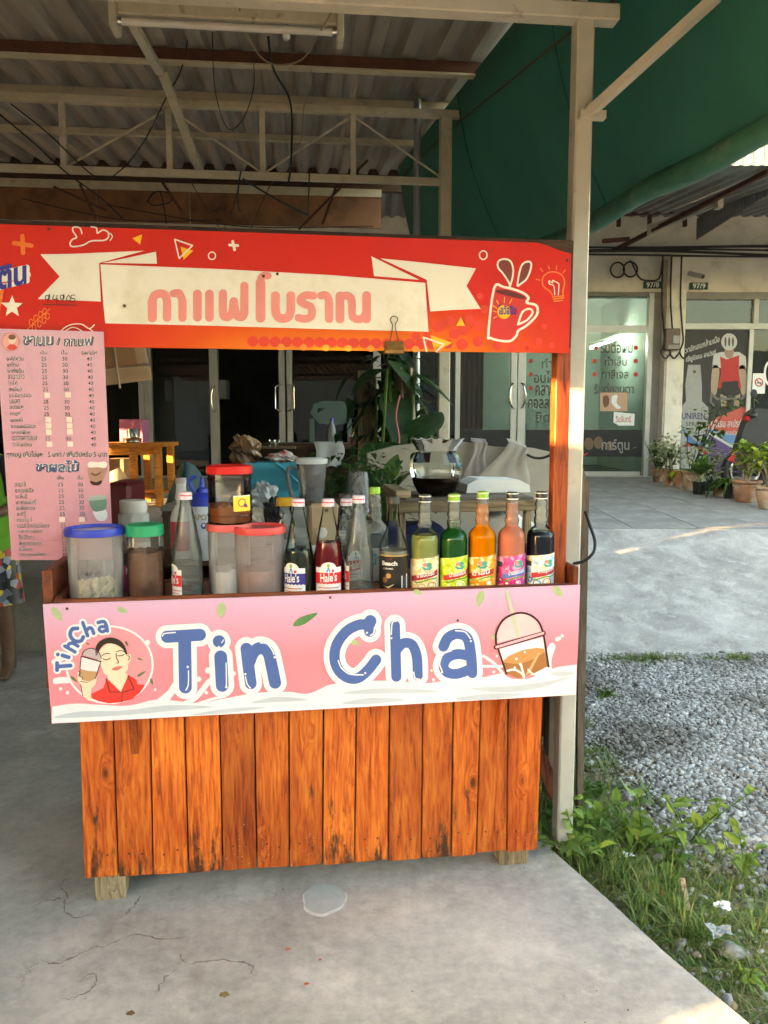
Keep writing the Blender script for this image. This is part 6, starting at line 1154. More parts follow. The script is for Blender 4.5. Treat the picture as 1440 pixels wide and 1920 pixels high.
m = MB(); m.box(S.px(700, 1000, 3.1).x, S.px(838, 1000, 3.1).x, 3.06, 3.28, .90, S.px(760, 985, 3.1).z, .03); setp(m.build('storage_bag', M('navy_cloth', (.012, .022, .09), .7, var=.2, vs=14, bump=.3, bs=20), fr=S, base=S.px(770, 1040, 3.1)), 'navy blue cloth bag stored under the timber rack', 'bag')
c = S.px(818, 940, 3.10); c = Vector((c.x, 3.10, zr + .011)); t = thing('coffee_jar', 'big faceted glass jar half full of black coffee', 'jar', c, S); s_ = (105 / FPX * 3.12) / .22
PJ = [(.062, 0), (.075, .012), (.092, .045), (.105, .10), (.104, .125), (.088, .155), (.080, .168), (.080, .178)]
m = MB(); m.lathe(c, [(r * s_, z * s_) for r, z in PJ], 48, True, False, poly=8); m.build('glass', gl_j, t, angle=18)
m = MB(); n = 48; V = []
for j, (r, z) in enumerate([(.080, .178), (.085, .190), (.098, .212), (.106, .222)]):
    for k in range(n): a = 2 * math.pi * k / n; V.append((c.x + s_ * (r + .006 * math.cos(k * math.pi / 1.5) * j / 3) * math.cos(a), c.y + s_ * (r + .006 * math.cos(k * math.pi / 1.5) * j / 3) * math.sin(a), c.z + s_ * (z + .006 * (k % 3 == 0) * j / 3)))
m.add(V, [(i * n + k, i * n + (k + 1) % n, (i + 1) * n + (k + 1) % n, (i + 1) * n + k) for i in range(3) for k in range(n)], True); m.build('fluted_rim', frosted('fluted_glass', (.74, .74, .70), .50, .05, 1.5), t, angle=20)
m = MB(); m.lathe(c, [(max(r * s_ - .004, .01), z * s_ + .004) for r, z in PJ if z < .07] + [(.098 * s_ - .004, .072 * s_)], 40, poly=8); m.build('coffee', M('black_coffee', (.008, .004, .002), .05), t, angle=18); m = MB(); m.lathe(c + Vector((0, 0, -.002)), [(.085, -.008), (.092, -.006), (.092, -.003)], 36); m.build('saucer', M('dark_tray', (.03, .03, .035), .2), t)
c = S.px(928, 925, 3.22); m = MB(); a_, b_ = S.px(868, 930, 3.22).x, S.px(986, 930, 3.22).x; zc = zr + .012
m.prism([(a_, 3.16, zc), (b_, 3.16, zc), (b_ - .006, 3.16, zc + .03), (b_ - .05, 3.16, zc + .052), (a_ + .05, 3.16, zc + .058), (a_ + .004, 3.16, zc + .035)], (0, .18, 0)); lid = setp(m.build('foam_lid', M('white_foam', (.74, .74, .72), .7, var=.05, bump=.1), fr=S, base=(c.x, 3.16, zc)), 'white foam cooler lid lying on the timber rack', 'lid')
c = S.px(985, 1000, 3.12); P = [c + Vector((.035 * math.cos(a), 0, .05 * math.sin(a))) for a in [i * .45 - 1.8 for i in range(9)]]; t = thing('white_jug', 'white plastic jug with round handle inside the timber rack', 'jug', (c.x - .05, 3.12, .94), S); m = MB(); m.tube(cr(P, 4), .010, 8); m.build('handle', white_p, t); m = MB(); m.lathe((c.x - .10, 3.15, .945), [(.07, 0), (.085, .02), (.09, .17), (.06, .2)], 28); m.build('body', M('jug_white', (.66, .66, .64), .4), t)
# bench with towels behind the rack
bn = thing('padded_bench', 'beige bench with a curved back behind the timber rack', 'bench', S.px(960, 930, 4.0), S); beige = M('beige_vinyl', (.34, .295, .23), .6, var=.1, vs=5)
o_ = [S.px(x, y, 4.0) for x, y in ((690, 1030), (690, 850), (740, 836), (800, 830), (850, 826), (885, 830), (930, 838), (1000, 840), (1045, 850), (1045, 1030))]
m = MB(); m.prism(o_, (0, .06, 0)); m.build('backrest', beige, bn); m = MB(); m.box(o_[0].x, o_[-1].x, 3.55, 3.99, .78, .92, .03); m.build('seat', beige, bn)
for x in (o_[0].x + .05, o_[-1].x - .1):
    for y in (3.6, 3.9): m = MB(); m.box(x, x + .05, y, y + .05, .0, .78); m.build('leg', brown_w, bn)
def towel(label, pts, mat, y, amp):
    top = S.px(*pts[0], y); tr_ = S.px(*pts[1], y); br = S.px(*pts[2], y); bl = S.px(*pts[3], y); m = MB()
    def f(u, v):
        p = top.lerp(tr_, u).lerp(bl.lerp(br, u), v); return (p.x + .01 * math.sin(6 * v + 3 * u), y - .02 - amp * (.5 + .35 * math.sin(u * 8 + 3 * v) + .2 * math.sin(u * 17 - 2 * v)) * (.4 + .6 * v) - .02 * v, p.z + .012 * math.sin(u * 9) * v)
    m.grid(f, 36, 14); m.grid(lambda u, v: (lambda q: (q[0], q[1] + .085 * v + .02, q[2] + .02 * math.sin(math.pi * v)))(f(u, 0)), 20, 5)
    return setp(m.build('towel', mat, fr=S, base=bl, fix=False), label, 'towel')
tw = M('faded_towel', (.36, .315, .26), .95, var=.14, vs=7, bump=.6, bs=260); tw2 = M('mauve_towel', (.30, .25, .22), .95, var=.14, vs=7, bump=.6, bs=260)
towel('mauve grey towel hung over the bench back beside the coffee jar', ((884, 828), (912, 830), (905, 905), (865, 905)), tw2, 3.97, .016); towel('pale grey towel bunched slanting over the bench back', ((952, 828), (988, 842), (985, 915), (885, 905)), tw, 3.94, .022)
# ------------------------------------------------------------------ table and odds farther back
YTb = 3.55
bt = thing('back_table', 'dark wooden side table carrying the turquoise basket', 'table', S.px(560, 1000, YTb), S); zt_ = S.px(520, 934, YTb).z; xa, xb = S.px(430, 940, YTb).x, S.px(690, 940, YTb).x
m = MB(); m.box(xa, xb, YTb - .05, YTb + .4, zt_ - .035, zt_ - .002, .004); m.build('top', brown_w, bt)
for x in (xa + .02, xb - .06):
    for y in (YTb - .02, YTb + .34): m = MB(); m.box(x, x + .04, y, y + .04, 0, zt_ - .036); m.build('leg', brown_w, bt)
turq = M('turquoise_plastic', srgb('1f93ab'), .4, var=.06); a_, b_ = S.px(458, 900, YTb).x, S.px(560, 900, YTb).x; zb_ = S.px(500, 868, YTb).z
bk = thing('plastic_basket', 'turquoise perforated plastic basket behind the jars', 'basket', (a_, YTb, zt_), S)
# slatted wall: bars leave real holes
m = MB(); m.box(a_ - .004, b_ + .004, YTb - .004, YTb + .004, zb_ - .022, zb_); m.box(a_, b_, YTb, YTb + .003, zt_, zt_ + .03); m.box(a_, b_, YTb, YTb + .003, zt_ + .075, zt_ + .085)
n = 26
for i in range(n + 1): x = a_ + (b_ - a_) * i / n; m.bar((x, YTb + .0015, zt_ + .028), (x, YTb + .0015, zb_ - .02), .0042, .003, (0, 1, 0))
m.build('front_wall', turq, bk); m = MB(); m.box(a_, a_ + .004, YTb + .004, YTb + .2, zt_, zb_ - .001); m.box(b_ - .004, b_, YTb + .004, YTb + .2, zt_, zb_ - .001); m.box(a_, b_, YTb + .2, YTb + .204, zt_, zb_ - .001); m.box(a_ + .004, b_ - .004, YTb + .004, YTb + .2, zt_ + .001, zt_ + .006); m.build('shell', turq, bk)
P = [S.px(x, y, YTb - .01) for x, y in ((517, 868), (528, 876), (545, 892), (560, 905))]; m = MB(); m.tube(cr(P, 4), .006, 8); m.build('handle', turq, bk)
def bag(name, label, x0, y0, x1, y1, yy, mat, seed, cat='bag', nz=.18):
    a = S.px(x0, y0, yy); c = S.px(x1, y1, yy); bm = bmesh.new(); bmesh.ops.create_icosphere(bm, subdivisions=4, radius=1); rn = random.Random(seed); ph = [rn.uniform(0, 6) for _ in range(6)]
    for v in bm.verts:
        q = v.co.copy(); k = 1 + nz * math.sin(q.x * 5 + ph[0]) * math.sin(q.y * 4 + ph[1]) + nz * .6 * math.sin(q.z * 9 + ph[2] + 3 * q.x) + nz * .4 * math.sin(q.x * 17 + q.z * 13 + ph[3])
        q *= k; v.co = Vector(((a.x + c.x) / 2 + q.x * (c.x - a.x) / 2, yy + q.y * .06, (a.z + c.z) / 2 + q.z * (a.z - c.z) / 2))
    bm.verts.index_update(); m = MB(); m.add([v.co[:] for v in bm.verts], [[v.index for v in f.verts] for f in bm.faces], True); bm.free(); return setp(m.build(name, mat, fr=S, base=((a.x + c.x) / 2, yy, c.z), angle=60), label, cat)
bag('snack_bag', 'crinkled clear bag of brown snacks on the turquoise basket', 431, 815, 490, 872, YTb + .1, blot('snack_print', [srgb(h) for h in ('5a3c28', '6e4c34', '8a6a4a', '4a3020', 'a08868')], 22), 3)
bag('plastic_bag', 'small clear bag with red and white contents on the turquoise basket', 503, 847, 556, 868, YTb + .1, blot('red_white_print', [srgb(h) for h in ('b8b0ac', 'c86a68', 'd8d0cc', '9a8a86', 'c8c0bc')], 40), 5)
bag('plastic_bag', 'thin white carrier bag slumped before the turquoise basket', 470, 905, 522, 960, 3.3, frosted('carrier_bag', (.70, .72, .76), .45, .25), 8); bag('black_pouch', 'black pouch lying behind the coral lidded tub', 494, 935, 530, 990, 2.95, M('black_cloth', (.010, .010, .011), .5, var=.3), 11)
bag('plastic_bag', 'white bag with red print behind the coral lidded tub', 470, 950, 505, 992, 3.0, blot('white_red_print', [srgb(h) for h in ('d8d4d0', 'e0dcd8', 'b83a3a', 'd0ccc8')], 14), 14)
# long sideboard in front of the doors
YS2 = 6.2; sb = thing('sideboard', 'dark brown wooden sideboard in front of the dark glass doors', 'sideboard', W.px(600, 900, YS2)); a_, b_ = W.px(485, 832, YS2), W.px(715, 895, YS2)
part('top', brown_w, a_.x, b_.x, YS2, YS2 + .5, a_.z - .04, a_.z, sb); part('front', brown_w, a_.x + .03, b_.x - .03, YS2 + .03, YS2 + .06, a_.z - .35, a_.z - .042, sb); part('shelf', raw_w, a_.x, W.px(555, 830, YS2).x, YS2 - .06, YS2 + .02, W.px(500, 841, YS2).z, W.px(500, 837, YS2).z, sb)
for x in (a_.x + .03, b_.x - .09): part('leg', brown_w, x, x + .06, YS2 + .07, YS2 + .13, TZ(YS2), a_.z - .042, sb)
part('side_block', M('dark_block', (.10, .07, .06), .6), W.px(670, 840, YS2).x, W.px(698, 840, YS2).x, YS2 - .1, YS2 - .005, W.px(690, 884, YS2).z, W.px(690, 838, YS2).z, sb)
zt2 = a_.z + .001; c = W.px(622, 830, YS2 + .1); t = thing('water_bottle', 'clear plastic water bottle on the dark sideboard', 'bottle', (c.x, YS2 + .1, zt2)); m = MB(); m.lathe((c.x, YS2 + .1, zt2), [(.032, 0), (.034, .01), (.034, .10), (.03, .13), (.014, .17), (.013, .18)], 20); m.build('body', frosted('pet', (.45, .5, .52), .6, .1), t); m = MB(); m.lathe((c.x, YS2 + .1, zt2 + .178), [(.016, 0), (.016, .018)], 16); m.build('cap', blue_l, t)
c = W.px(664, 832, YS2 + .05); t = thing('paper_cup', 'red and white paper cup on the dark sideboard', 'cup', (c.x, YS2 + .05, zt2)); m = MB(); m.lathe((c.x, YS2 + .05, zt2), [(.03, 0), (.038, .055)], 20); m.build('cup', inkh('b82a34', .4), t); m = MB(); m.lathe((c.x, YS2 + .05, zt2 + .055), [(.038, 0), (.039, .015), (.002, .016)], 20); m.build('rim', white_p, t); m = MB(); m.tube([(c.x, YS2 + .05, zt2 + .06), (c.x - .01, YS2 + .05, zt2 + .11)], .004, 6); m.build('straw', inkh('c89a50', .4), t)
for k, x in enumerate((510, 520)): c = W.px(x, 838, YS2 - .03); m = MB(); m.lathe((c.x, YS2 - .03, W.px(500, 837, YS2).z + .001), [(.018, 0), (.022, .05)], 16, True, False); setp(m.build('drinking_glass', gl_j, base=(c.x, YS2 - .03, c.z)), ['left of two small glasses on the sideboard ledge', 'right of two small glasses on the sideboard ledge'][k], 'glass')
m = MB(); a_, b_ = W.px(588, 832, YS2 - .03), W.px(642, 895, YS2 - .03); m.grid(lambda u, v: (a_.x + u * (b_.x - a_.x) + .02 * math.sin(v * 5), YS2 - .02 - .012 * math.sin(u * 9 + v * 2) * (.3 + v), a_.z + .012 - v * (a_.z - b_.z) * (.85 + .15 * math.sin(u * 5 + 1.2))), 30, 10); m.grid(lambda u, v: (a_.x + u * (b_.x - a_.x), YS2 - .02 + .16 * v, a_.z + .014), 8, 3); setp(m.build('cloth', M('white_cloth', (.55, .55, .53), .9, var=.1, bump=.4), base=a_, fix=False), 'white cloth hanging over the dark sideboard edge', 'cloth')
c = W.px(620, 790, 7.6); pc = thing('plastic_chair', 'pale green plastic chair behind the dark sideboard', 'chair', (c.x, 7.6, TZ(7.6))); pg = M('pale_green_plastic', (.09, .13, .11), .45, var=.06); m = MB(); m.prism([W.px(x, y, 7.6) for x, y in ((582, 775), (588, 758), (605, 752), (640, 752), (660, 760), (664, 776), (655, 792), (630, 797), (598, 794))], (0, .03, 0)); m.build('backrest', pg, pc)
zs = TZ(7.6) + .43; m = MB(); m.box(c.x - .21, c.x + .21, 7.15, 7.6, zs - .02, zs, .01); m.build('seat', pg, pc)
for x in (-.2, .16):
    for y in (7.17, 7.58): m = MB(); m.box(c.x + x, c.x + x + .04, y, y + .035, TZ(y), zs - .021 if y < 7.5 else W.px(620, 785, 7.6).z); m.build('leg', pg, pc)
# sunlit table on the left
YL = 8.7; tb = thing('wooden_table', 'sunlit orange wooden table on the terrace at the left', 'table', W.px(260, 940, YL)); a_, b_ = W.px(150, 830, YL), W.px(318, 940, YL); zb2 = TZ(YL)
part('top', table_w, a_.x, b_.x, YL - .2, YL + .45, a_.z - .04, a_.z, tb); part('apron', table_w, a_.x + .05, b_.x - .05, YL - .15, YL - .12, a_.z - .13, a_.z - .042, tb)
for x in (a_.x + .04, W.px(252, 880, YL).x, b_.x - .11):
    for y in (YL - .16, YL + .34): part('leg', table_w, x, x + .07, y, y + .07, zb2, a_.z - .042, tb)
part('lower_shelf', table_w, a_.x + .05, b_.x - .06, YL - .1, YL + .4, zb2 + .12, zb2 + .15, tb)
zz = a_.z + .001
for k, (x, r, h) in enumerate(((249, .10, .05), (251, .07, .10))): c = W.px(x, 820, YL); m = MB(); m.lathe((c.x, YL - .02 + k * .01, zz + k * .051), [(r * .8, 0), (r, .01), (r, h - .008), (r * 1.05, h)], 28); setp(m.build('steel_pot', chrome, base=(c.x, YL, zz)), ['wide steel pan on the sunlit orange table', 'smaller steel pot stacked on the wide pan'][k], 'pot')
m = MB(); a_, b_ = W.px(226, 786, YL + .2), W.px(270, 802, YL + .2); m.box(a_.x, b_.x, YL + .15, YL + .4, zz + .0, a_.z, .005); setp(m.build('pink_box', inkh('a8688c', .6), base=(a_.x, YL + .15, zz)), 'flat mauve pink box at the back of the sunlit table', 'box')
m = MB(); a_, b_ = W.px(203, 860, YL + .1), W.px(240, 905, YL + .1); m.box(a_.x, b_.x, YL - .02, YL + .3, zb2 + .151, a_.z, .004); setp(m.build('cardboard_box', card, base=(a_.x, YL, zb2 + .151)), 'brown cardboard box on the lower shelf of the sunlit table', 'box')
m = MB(); m.prism([W.px(x, y, YL - .13) for x, y in ((206, 885), (224, 876), (250, 905), (206, 915))], (0, .004, 0)); setp(m.build('carton_flap', inkh('c8b8a4', .8), base=W.px(206, 915, YL - .13)), 'pale printed carton leaning under the sunlit table', 'carton')
m = MB(); a_, b_ = W.px(196, 905, 6.0), W.px(245, 960, 6.0); m.box(a_.x, b_.x, 6.0, 6.4, TZ(6.0), a_.z, .03); setp(m.build('cool_box', M('maroon_plastic', (.14, .012, .02), .4), base=(a_.x, 6, TZ(6.0))), 'maroon cool box low behind the menu board', 'box')
m = MB(); a_, b_ = W.px(298, 868, 6.6), W.px(402, 970, 6.6); m.grid(lambda u, v: (a_.x + u * (b_.x - a_.x), 6.6 + .05 * math.sin(u * 12) + .2 * v, b_.z + (a_.z - b_.z) * v * math.sin(math.pi * min(1, u * 1.1 + .05)) ** .7), 24, 8); setp(m.build('tarp_bundle', M('teal_tarp', (.006, .07, .10), .5, var=.3, bump=.3, bs=10), base=b_, fix=False), 'dark teal tarpaulin bundle heaped behind the white bottles', 'tarpaulin')
st = thing('low_stool', 'low grey topped stool behind the empty tapered bottle', 'stool', W.px(335, 990, 5.4)); a_, b_ = W.px(300, 948, 5.4), W.px(362, 960, 5.4); part('seat', M('grey_top', (.22, .22, .20), .6), a_.x, b_.x, 5.4, 5.8, b_.z, a_.z, st, .01)
for x in (a_.x + .01, b_.x - .05):
    for y in (5.42, 5.73): part('leg', brown_w, x, x + .04, y, y + .04, TZ(y), b_.z - .001, st)
# flattened cardboard hung behind the banner
cb = thing('cardboard_sheet', 'folded cardboard tied with string hanging behind the menu board', 'cardboard', S.px(240, 720, 2.75), S); pl = M('pale_cardboard', (.52, .42, .29), .85, var=.08)
m = MB(); m.prism([S.px(x, y, 2.75) for x, y in ((150, 640), (268, 640), (284, 712), (150, 728))], (0, .02, 0)); m.build('panel', pl, cb); m = MB(); m.prism([S.px(x, y, 2.746) for x, y in ((150, 640), (250, 640), (258, 684), (150, 692))], (0, .003, 0)); m.build('inner_flap', card, cb)
m = MB(); m.tube([S.px(x, y, 2.738) for x, y in ((150, 695), (195, 693), (283, 686))], .003, 6); m.tube([S.px(x, y, 2.738) for x, y in ((213, 640), (219, 690), (225, 728))], .004, 6); m.build('string', M('string', (.50, .44, .33), .8), cb)
# red string and black power lead by the post
m = MB(); m.tube(cr([S.px(x, y, 2.56) for x, y in ((1102, 850), (1085, 858), (1062, 868), (1064, 900), (1068, 935), (1066, 975), (1060, 968), (1062, 900), (1066, 866))], 5), .0022, 6); setp(m.build('red_string', inkh('b8322e', .6), fr=S, base=S.px(1062, 900, 2.56)), 'red plastic string tied round the cream steel post', 'string')
m = MB(); m.tube(cr([S.px(x, y, yy) for x, y, yy in ((1020, 1040, 2.62), (1050, 1050, 2.6), (1072, 1056, 2.56), (1095, 1052, 2.55), (1113, 1035, 2.56), (1115, 1012, 2.6), (1106, 985, 2.68), (1098, 960, 2.74))], 6), .0055, 8); setp(m.build('power_lead', cable_m, fr=S, base=S.px(1100, 1050, 2.55)), 'black power lead looping out round the cream steel post', 'cable')
m = MB(); m.tube(cr([S.px(x, y, yy) for x, y, yy in ((985, 850, 3.95), (1000, 858, 3.8), (1020, 858, 3.5), (1040, 848, 3.2))], 6), .006, 8); setp(m.build('power_lead', cable_m, fr=S, base=S.px(1000, 858, 3.8)), 'black cable running over the bench back to the orange pillar', 'cable')
# ================================================================== plants, gravel, litter
def leaf_mat(name, col, var=.35, trans=.35, rough=.45):
    m, nt, p, L = new_mat(name); tc = nd(nt, 'ShaderNodeTexCoord'); n = nd(nt, 'ShaderNodeTexNoise', i_Scale=16.0, i_Detail=4.0); L.new(tc.outputs['Object'], n.inputs['Vector'])
    r = ramp(nt, [(.3, tuple(c * (1 - var) for c in col)), (.7, tuple(c * (1 + var) for c in col))]); L.new(n.outputs['Fac'], r.inputs[0]); L.new(r.outputs[0], p.inputs['Base Color']); p.inputs['Roughness'].default_value = rough; p.inputs['Specular IOR Level'].default_value = .3
    t = nd(nt, 'ShaderNodeBsdfTranslucent'); L.new(r.outputs[0], t.inputs[0]); mx = nd(nt, 'ShaderNodeMixShader'); mx.inputs[0].default_value = trans; L.new(p.outputs[0], mx.inputs[1]); L.new(t.outputs[0], mx.inputs[2]); L.new(mx.outputs[0], nt.nodes['Material Output'].inputs[0]); return m
def add_leaf(m, base, d, length, width, droop=.3, shape=1.0, fold=.25, n=5):
    base = Vector(base); d = Vector(d).normalized(); up = Vector((0, 0, 1)); side = d.cross(up); side = side.normalized() if side.length > .05 else Vector((1, 0, 0)); nrm = side.cross(d).normalized(); V = []; k = n
    for i in range(k + 1):
        t = i / k; w = width * math.sin(math.pi * min(1, (t ** shape) * .96 + .04)) * .5; p = base + d * length * t + Vector((0, 0, -droop * length * t * t)); f = nrm * w * fold
        V += [p - side * w + f, p, p + side * w + f]
    F = []
    for i in range(k): F += [(3 * i, 3 * i + 1, 3 * i + 4, 3 * i + 3), (3 * i + 1, 3 * i + 2, 3 * i + 5, 3 * i + 4)]
    m.add(V, F, True)
rn = random.Random(11)
def rdir(el0, el1, az=None): a = rn.uniform(0, 6.283) if az is None else az; e = R(rn.uniform(el0, el1)); return Vector((math.cos(a) * math.cos(e), math.sin(a) * math.cos(e), math.sin(e)))
g_dark, g_mid, g_lite, g_yel = leaf_mat('leaf_dark', (.030, .075, .022)), leaf_mat('leaf_green', (.105, .195, .04)), leaf_mat('leaf_light', (.21, .32, .06)), leaf_mat('leaf_yellow_green', (.42, .44, .05)); g_var = leaf_mat('leaf_variegated', (.34, .38, .20), .6); g_dry = leaf_mat('leaf_straw', (.34, .26, .12), .3); g_red = leaf_mat('leaf_maroon', (.12, .02, .02)); terra = M('terracotta', (.36, .17, .09), .85, var=.2, vs=12, dirt=(.42, .36, .28), ds=7, dt=(.48, .66)); terra2 = M('pale_terracotta', (.42, .27, .17), .85, var=.2, vs=10, dirt=(.48, .44, .36), ds=5, dt=(.45, .65)); soil = M('potting_soil', (.04, .03, .02), .95)
def on_terrace(x, y): r = ray(x, y); t = (TZ(0) - EYE) / (r[2] - .029 * r[1]); return Vector((r[0] * t, r[1] * t, EYE + r[2] * t + .012))
def pot(label, x, ybase, w, ytop, mat, style, seed):
    global rn; rn = random.Random(seed); c = on_terrace(x, ybase); k = c.y / FPX; r = w * k / 2; h = (ybase - ytop) * k * .97
    t = thing('potted_plant', label, 'potted plant', c, group='pots along the shopfront'); m = MB()
    if mat is black: pr = [(r * .8, 0), (r * .82, .01), (r * .97, h * .9), (r * 1.02, h * .9), (r * 1.02, h), (r * .93, h), (r * .9, h * .86)]
    else: pr = [(r * .62, 0), (r * .68, h * .06), (r * .86, h * .45), (r * .93, h * .78), (r * .88, h * .84), (r * 1.03, h * .90), (r * 1.03, h), (r * .9, h), (r * .86, h * .88)]
    m.lathe(c, pr, 30, True, False); m.build('pot', mat, t); m = MB(); m.lathe(c + Vector((0, 0, h * .9)), [(r * .9, 0), (.005, .01)], 20, False, False); m.build('soil', soil, t); top = c + Vector((0, 0, h * .9)); m = MB()
    if style == 'sans':
        for i in range(7): add_leaf(m, top + rdir(0, 5) * r * .4, rdir(55, 85), rn.uniform(.35, .55), .09, .05, .7, .4)
        m.build('foliage', g_dark, t, fix=False); m = MB()
        for i in range(160): p = top + Vector((.1, .05, .25)) + rdir(-40, 80) * rn.uniform(.05, .24); add_leaf(m, p, rdir(-20, 60), .07, .045, .4, 1, .2, 3)
        m.build('bushy_foliage', g_var, t, fix=False)
    elif style == 'bush':
        for i in range(330): p = top + Vector((0, 0, .22)) + Vector((rn.gauss(0, .13), rn.gauss(0, .12), rn.gauss(0, .10))); add_leaf(m, p, rdir(-20, 60), .075, .04, .4, 1, .2, 3)
        m.build('foliage', g_var, t, fix=False); m = MB()
        for i in range(8): m.tube([top + rdir(0, 0) * .04, top + Vector((rn.uniform(-.12, .12), rn.uniform(-.1, .1), .28))], .006, 5)
        m.build('stems', g_dark, t)
    elif style == 'dief':
        for i in range(11): add_leaf(m, top + Vector((0, 0, .08)), rdir(28, 80), rn.uniform(.34, .50), .13, .35, .8, .3)
        m.build('foliage', g_mid, t, fix=False); m = MB(); m.tube([top, top + Vector((.02, 0, .16))], [.04, .03], 8)
        for i in range(6): d = rdir(45, 80); m.tube(cr([top + Vector((0, 0, .06)), top + d * .12 + Vector((0, 0, .08)), top + d * .25 + Vector((0, 0, .05))], 3), .010, 6)
        m.build('stems', g_var, t)
    elif style == 'strap':
        for i in range(60): add_leaf(m, top + rdir(0, 5) * r * .5, rdir(15, 70), rn.uniform(.22, .36), .032, .9, .8, .3)
        m.build('foliage', g_dark if seed % 2 else g_mid, t, fix=False)
    elif style == 'croton':
        stems = []
        for i in range(16): stems.append(top + Vector((rn.gauss(0, .10), rn.gauss(0, .09), rn.uniform(.12, .42))))
        for hlf, mm in ((0, g_lite), (1, g_yel)):
            m = MB()
            for i, p in enumerate(stems):
                for q in range(12):
                    if (q % 3 == 0) == bool(hlf): add_leaf(m, p + rdir(-20, 20) * .02, rdir(0, 75), rn.uniform(.11, .18), .06, .4, .8, .3)
            m.build('foliage', mm, t, fix=False)
        m = MB()
        for p in stems: m.tube(cr([top + rdir(0, 0) * .03, (top + p) / 2 + Vector((rn.uniform(-.02, .02), 0, 0)), p], 3), .008, 5)
        m.build('stems', raw_wz, t)
    elif style == 'vine':
        tips = [W.px(x_, y_, c.y + .1) for x_, y_ in ((1312, 800), (1330, 775), (1352, 762), (1372, 748), (1290, 812), (1340, 812), (1318, 822))]; ms = MB()
        for p in tips:
            mid = (top + p) / 2 + Vector((rn.uniform(-.06, .06), 0, .05)); ms.tube(cr([top, mid, p], 4), .006, 5)
            for q in range(16): add_leaf(m, p + Vector((rn.gauss(0, .07), rn.gauss(0, .05), rn.gauss(0, .05))), rdir(-25, 50), .10, .06, .4, .8, .2, 3)
            for q in range(3): add_leaf(m, mid + Vector((rn.gauss(0, .07), rn.gauss(0, .04), rn.gauss(0, .08))), rdir(-25, 50), .09, .055, .4, .8, .2, 3)
        m.build('foliage', g_mid, t, fix=False); ms.build('stems', g_dark, t)
    elif style == 'red':
        for i in range(40): add_leaf(m, top + rdir(0, 5) * r * .5, rdir(0, 50), .14, .06, .9, .8, .3)
        m.build('foliage', g_yel, t, fix=False)
    return t
pot('clay pot nearest the pillar with dark upright leaves and variegated bush', 1233, 905, 23, 878, terra, 'sans', 2); pot('small clay pot second from the pillar with pale variegated bush', 1253, 912, 20, 880, terra, 'bush', 3); pot('clay pot with yellowish drooping leaves third from the pillar', 1271, 915, 22, 883, terra, 'red', 4)
pot('wide clay pot with a climbing plant before the poster', 1293, 921, 28, 884, terra2, 'vine', 5); pot('black plastic pot with broad striped leaves', 1311, 928, 27, 904, black, 'dief', 6); pot('black pot with pale bush half hidden behind the broad leaves', 1328, 922, 18, 900, black, 'bush', 7); pot('small clay pot with dark strappy leaves right of the black pot', 1345, 932, 21, 909, terra, 'strap', 9); pot('black pot with green strappy leaves beside the big clay pot', 1367, 936, 24, 907, black, 'strap', 8)
pot('big terracotta pot with yellow-green croton bush', 1398, 943, 53, 901, terra, 'croton', 21); pot('pale clay pot with croton cut by the right picture edge', 1441, 956, 52, 912, terra2, 'croton', 22)

# big leaved plants inside, behind the coffee jar
def bigplant(label, base, leaves, mat, stem_m, extra=None):
    t = thing('leafy_plant', label, 'plant', base, S); ms = MB()
    for (x, y, yy, L_, wd, az, el) in leaves:
        p = S.px(x, y, yy); d = Vector((math.cos(R(az)) * math.cos(R(el)), math.sin(R(az)) * math.cos(R(el)), math.sin(R(el)))); m = MB(); add_leaf(m, p - d * L_ * .3, d, L_, wd * 1.25, .3, .6, .2, 8); m.build('leaf', mat, t, fix=False, angle=80); ms.tube(cr([Vector(base), (Vector(base) + p) / 2 + Vector((0, .02, .12)), p - d * L_ * .3], 5), .010, 6)
    ms.build('stems', stem_m, t); return t
bp1 = S.px(725, 930, 4.6); bp1.z = .0
bigplant('tall large-leaved plant beside the grey pipe post', bp1, [(705, 700, 4.6, .26, .20, 200, -20), (745, 690, 4.7, .24, .16, 320, -40), (800, 715, 4.7, .28, .17, -20, -25), (800, 800, 4.6, .36, .20, -70, 50), (720, 850, 4.5, .40, .22, 250, -30), (760, 870, 4.4, .36, .22, 300, -10), (700, 905, 4.4, .34, .20, 200, 10), (740, 760, 4.7, .4, .16, 280, -60), (690, 760, 4.8, .26, .13, 180, -50)], g_dark, g_mid)
bp2 = S.px(700, 960, 3.9); bp2.z = .0
bigplant('fern-like green plant low between the cup stack and the rack', bp2, [(x, y, 3.9 + random.uniform(-.15, .15), .24, .07, a, e) for x, y, a, e in ((660, 930, 180, 20), (690, 925, 210, 40), (720, 910, 300, 40), (740, 930, 330, 20), (650, 960, 190, 0), (705, 945, 260, 30), (725, 950, 320, 10), (745, 905, 20, 50), (680, 905, 170, 55), (630, 945, 180, 15), (640, 920, 170, 30), (760, 920, 10, 30), (735, 880, 60, 60), (715, 890, 120, 60))], g_mid, g_dark)
m = MB(); tr = thing('potted_shrub', 'green leafy shrub before the salon doors above the towels', 'shrub', W.px(765, 850, 8.4)); c = W.px(762, 810, 8.4); rn = random.Random(5); c.x = W.px(765, 0, 8.4).x
for i in range(120): p = W.px(765 + rn.gauss(0, 24), 800 + rn.gauss(0, 20), 8.4 + rn.uniform(-.2, .2)); add_leaf(m, p, rdir(-20, 60), .16, .08, .4, .8, .2, 3)
m.build('foliage', g_mid, tr, fix=False); m = MB(); m.tube([W.px(765, 910, 8.4), W.px(765, 800, 8.4)], .02, 6); m.build('stem', raw_wz, tr)
fo = thing('fern_clump', 'dense dark green fern clump behind the cup stack', 'plant', S.px(690, 960, 3.75), S); m = MB(); rn = random.Random(77)
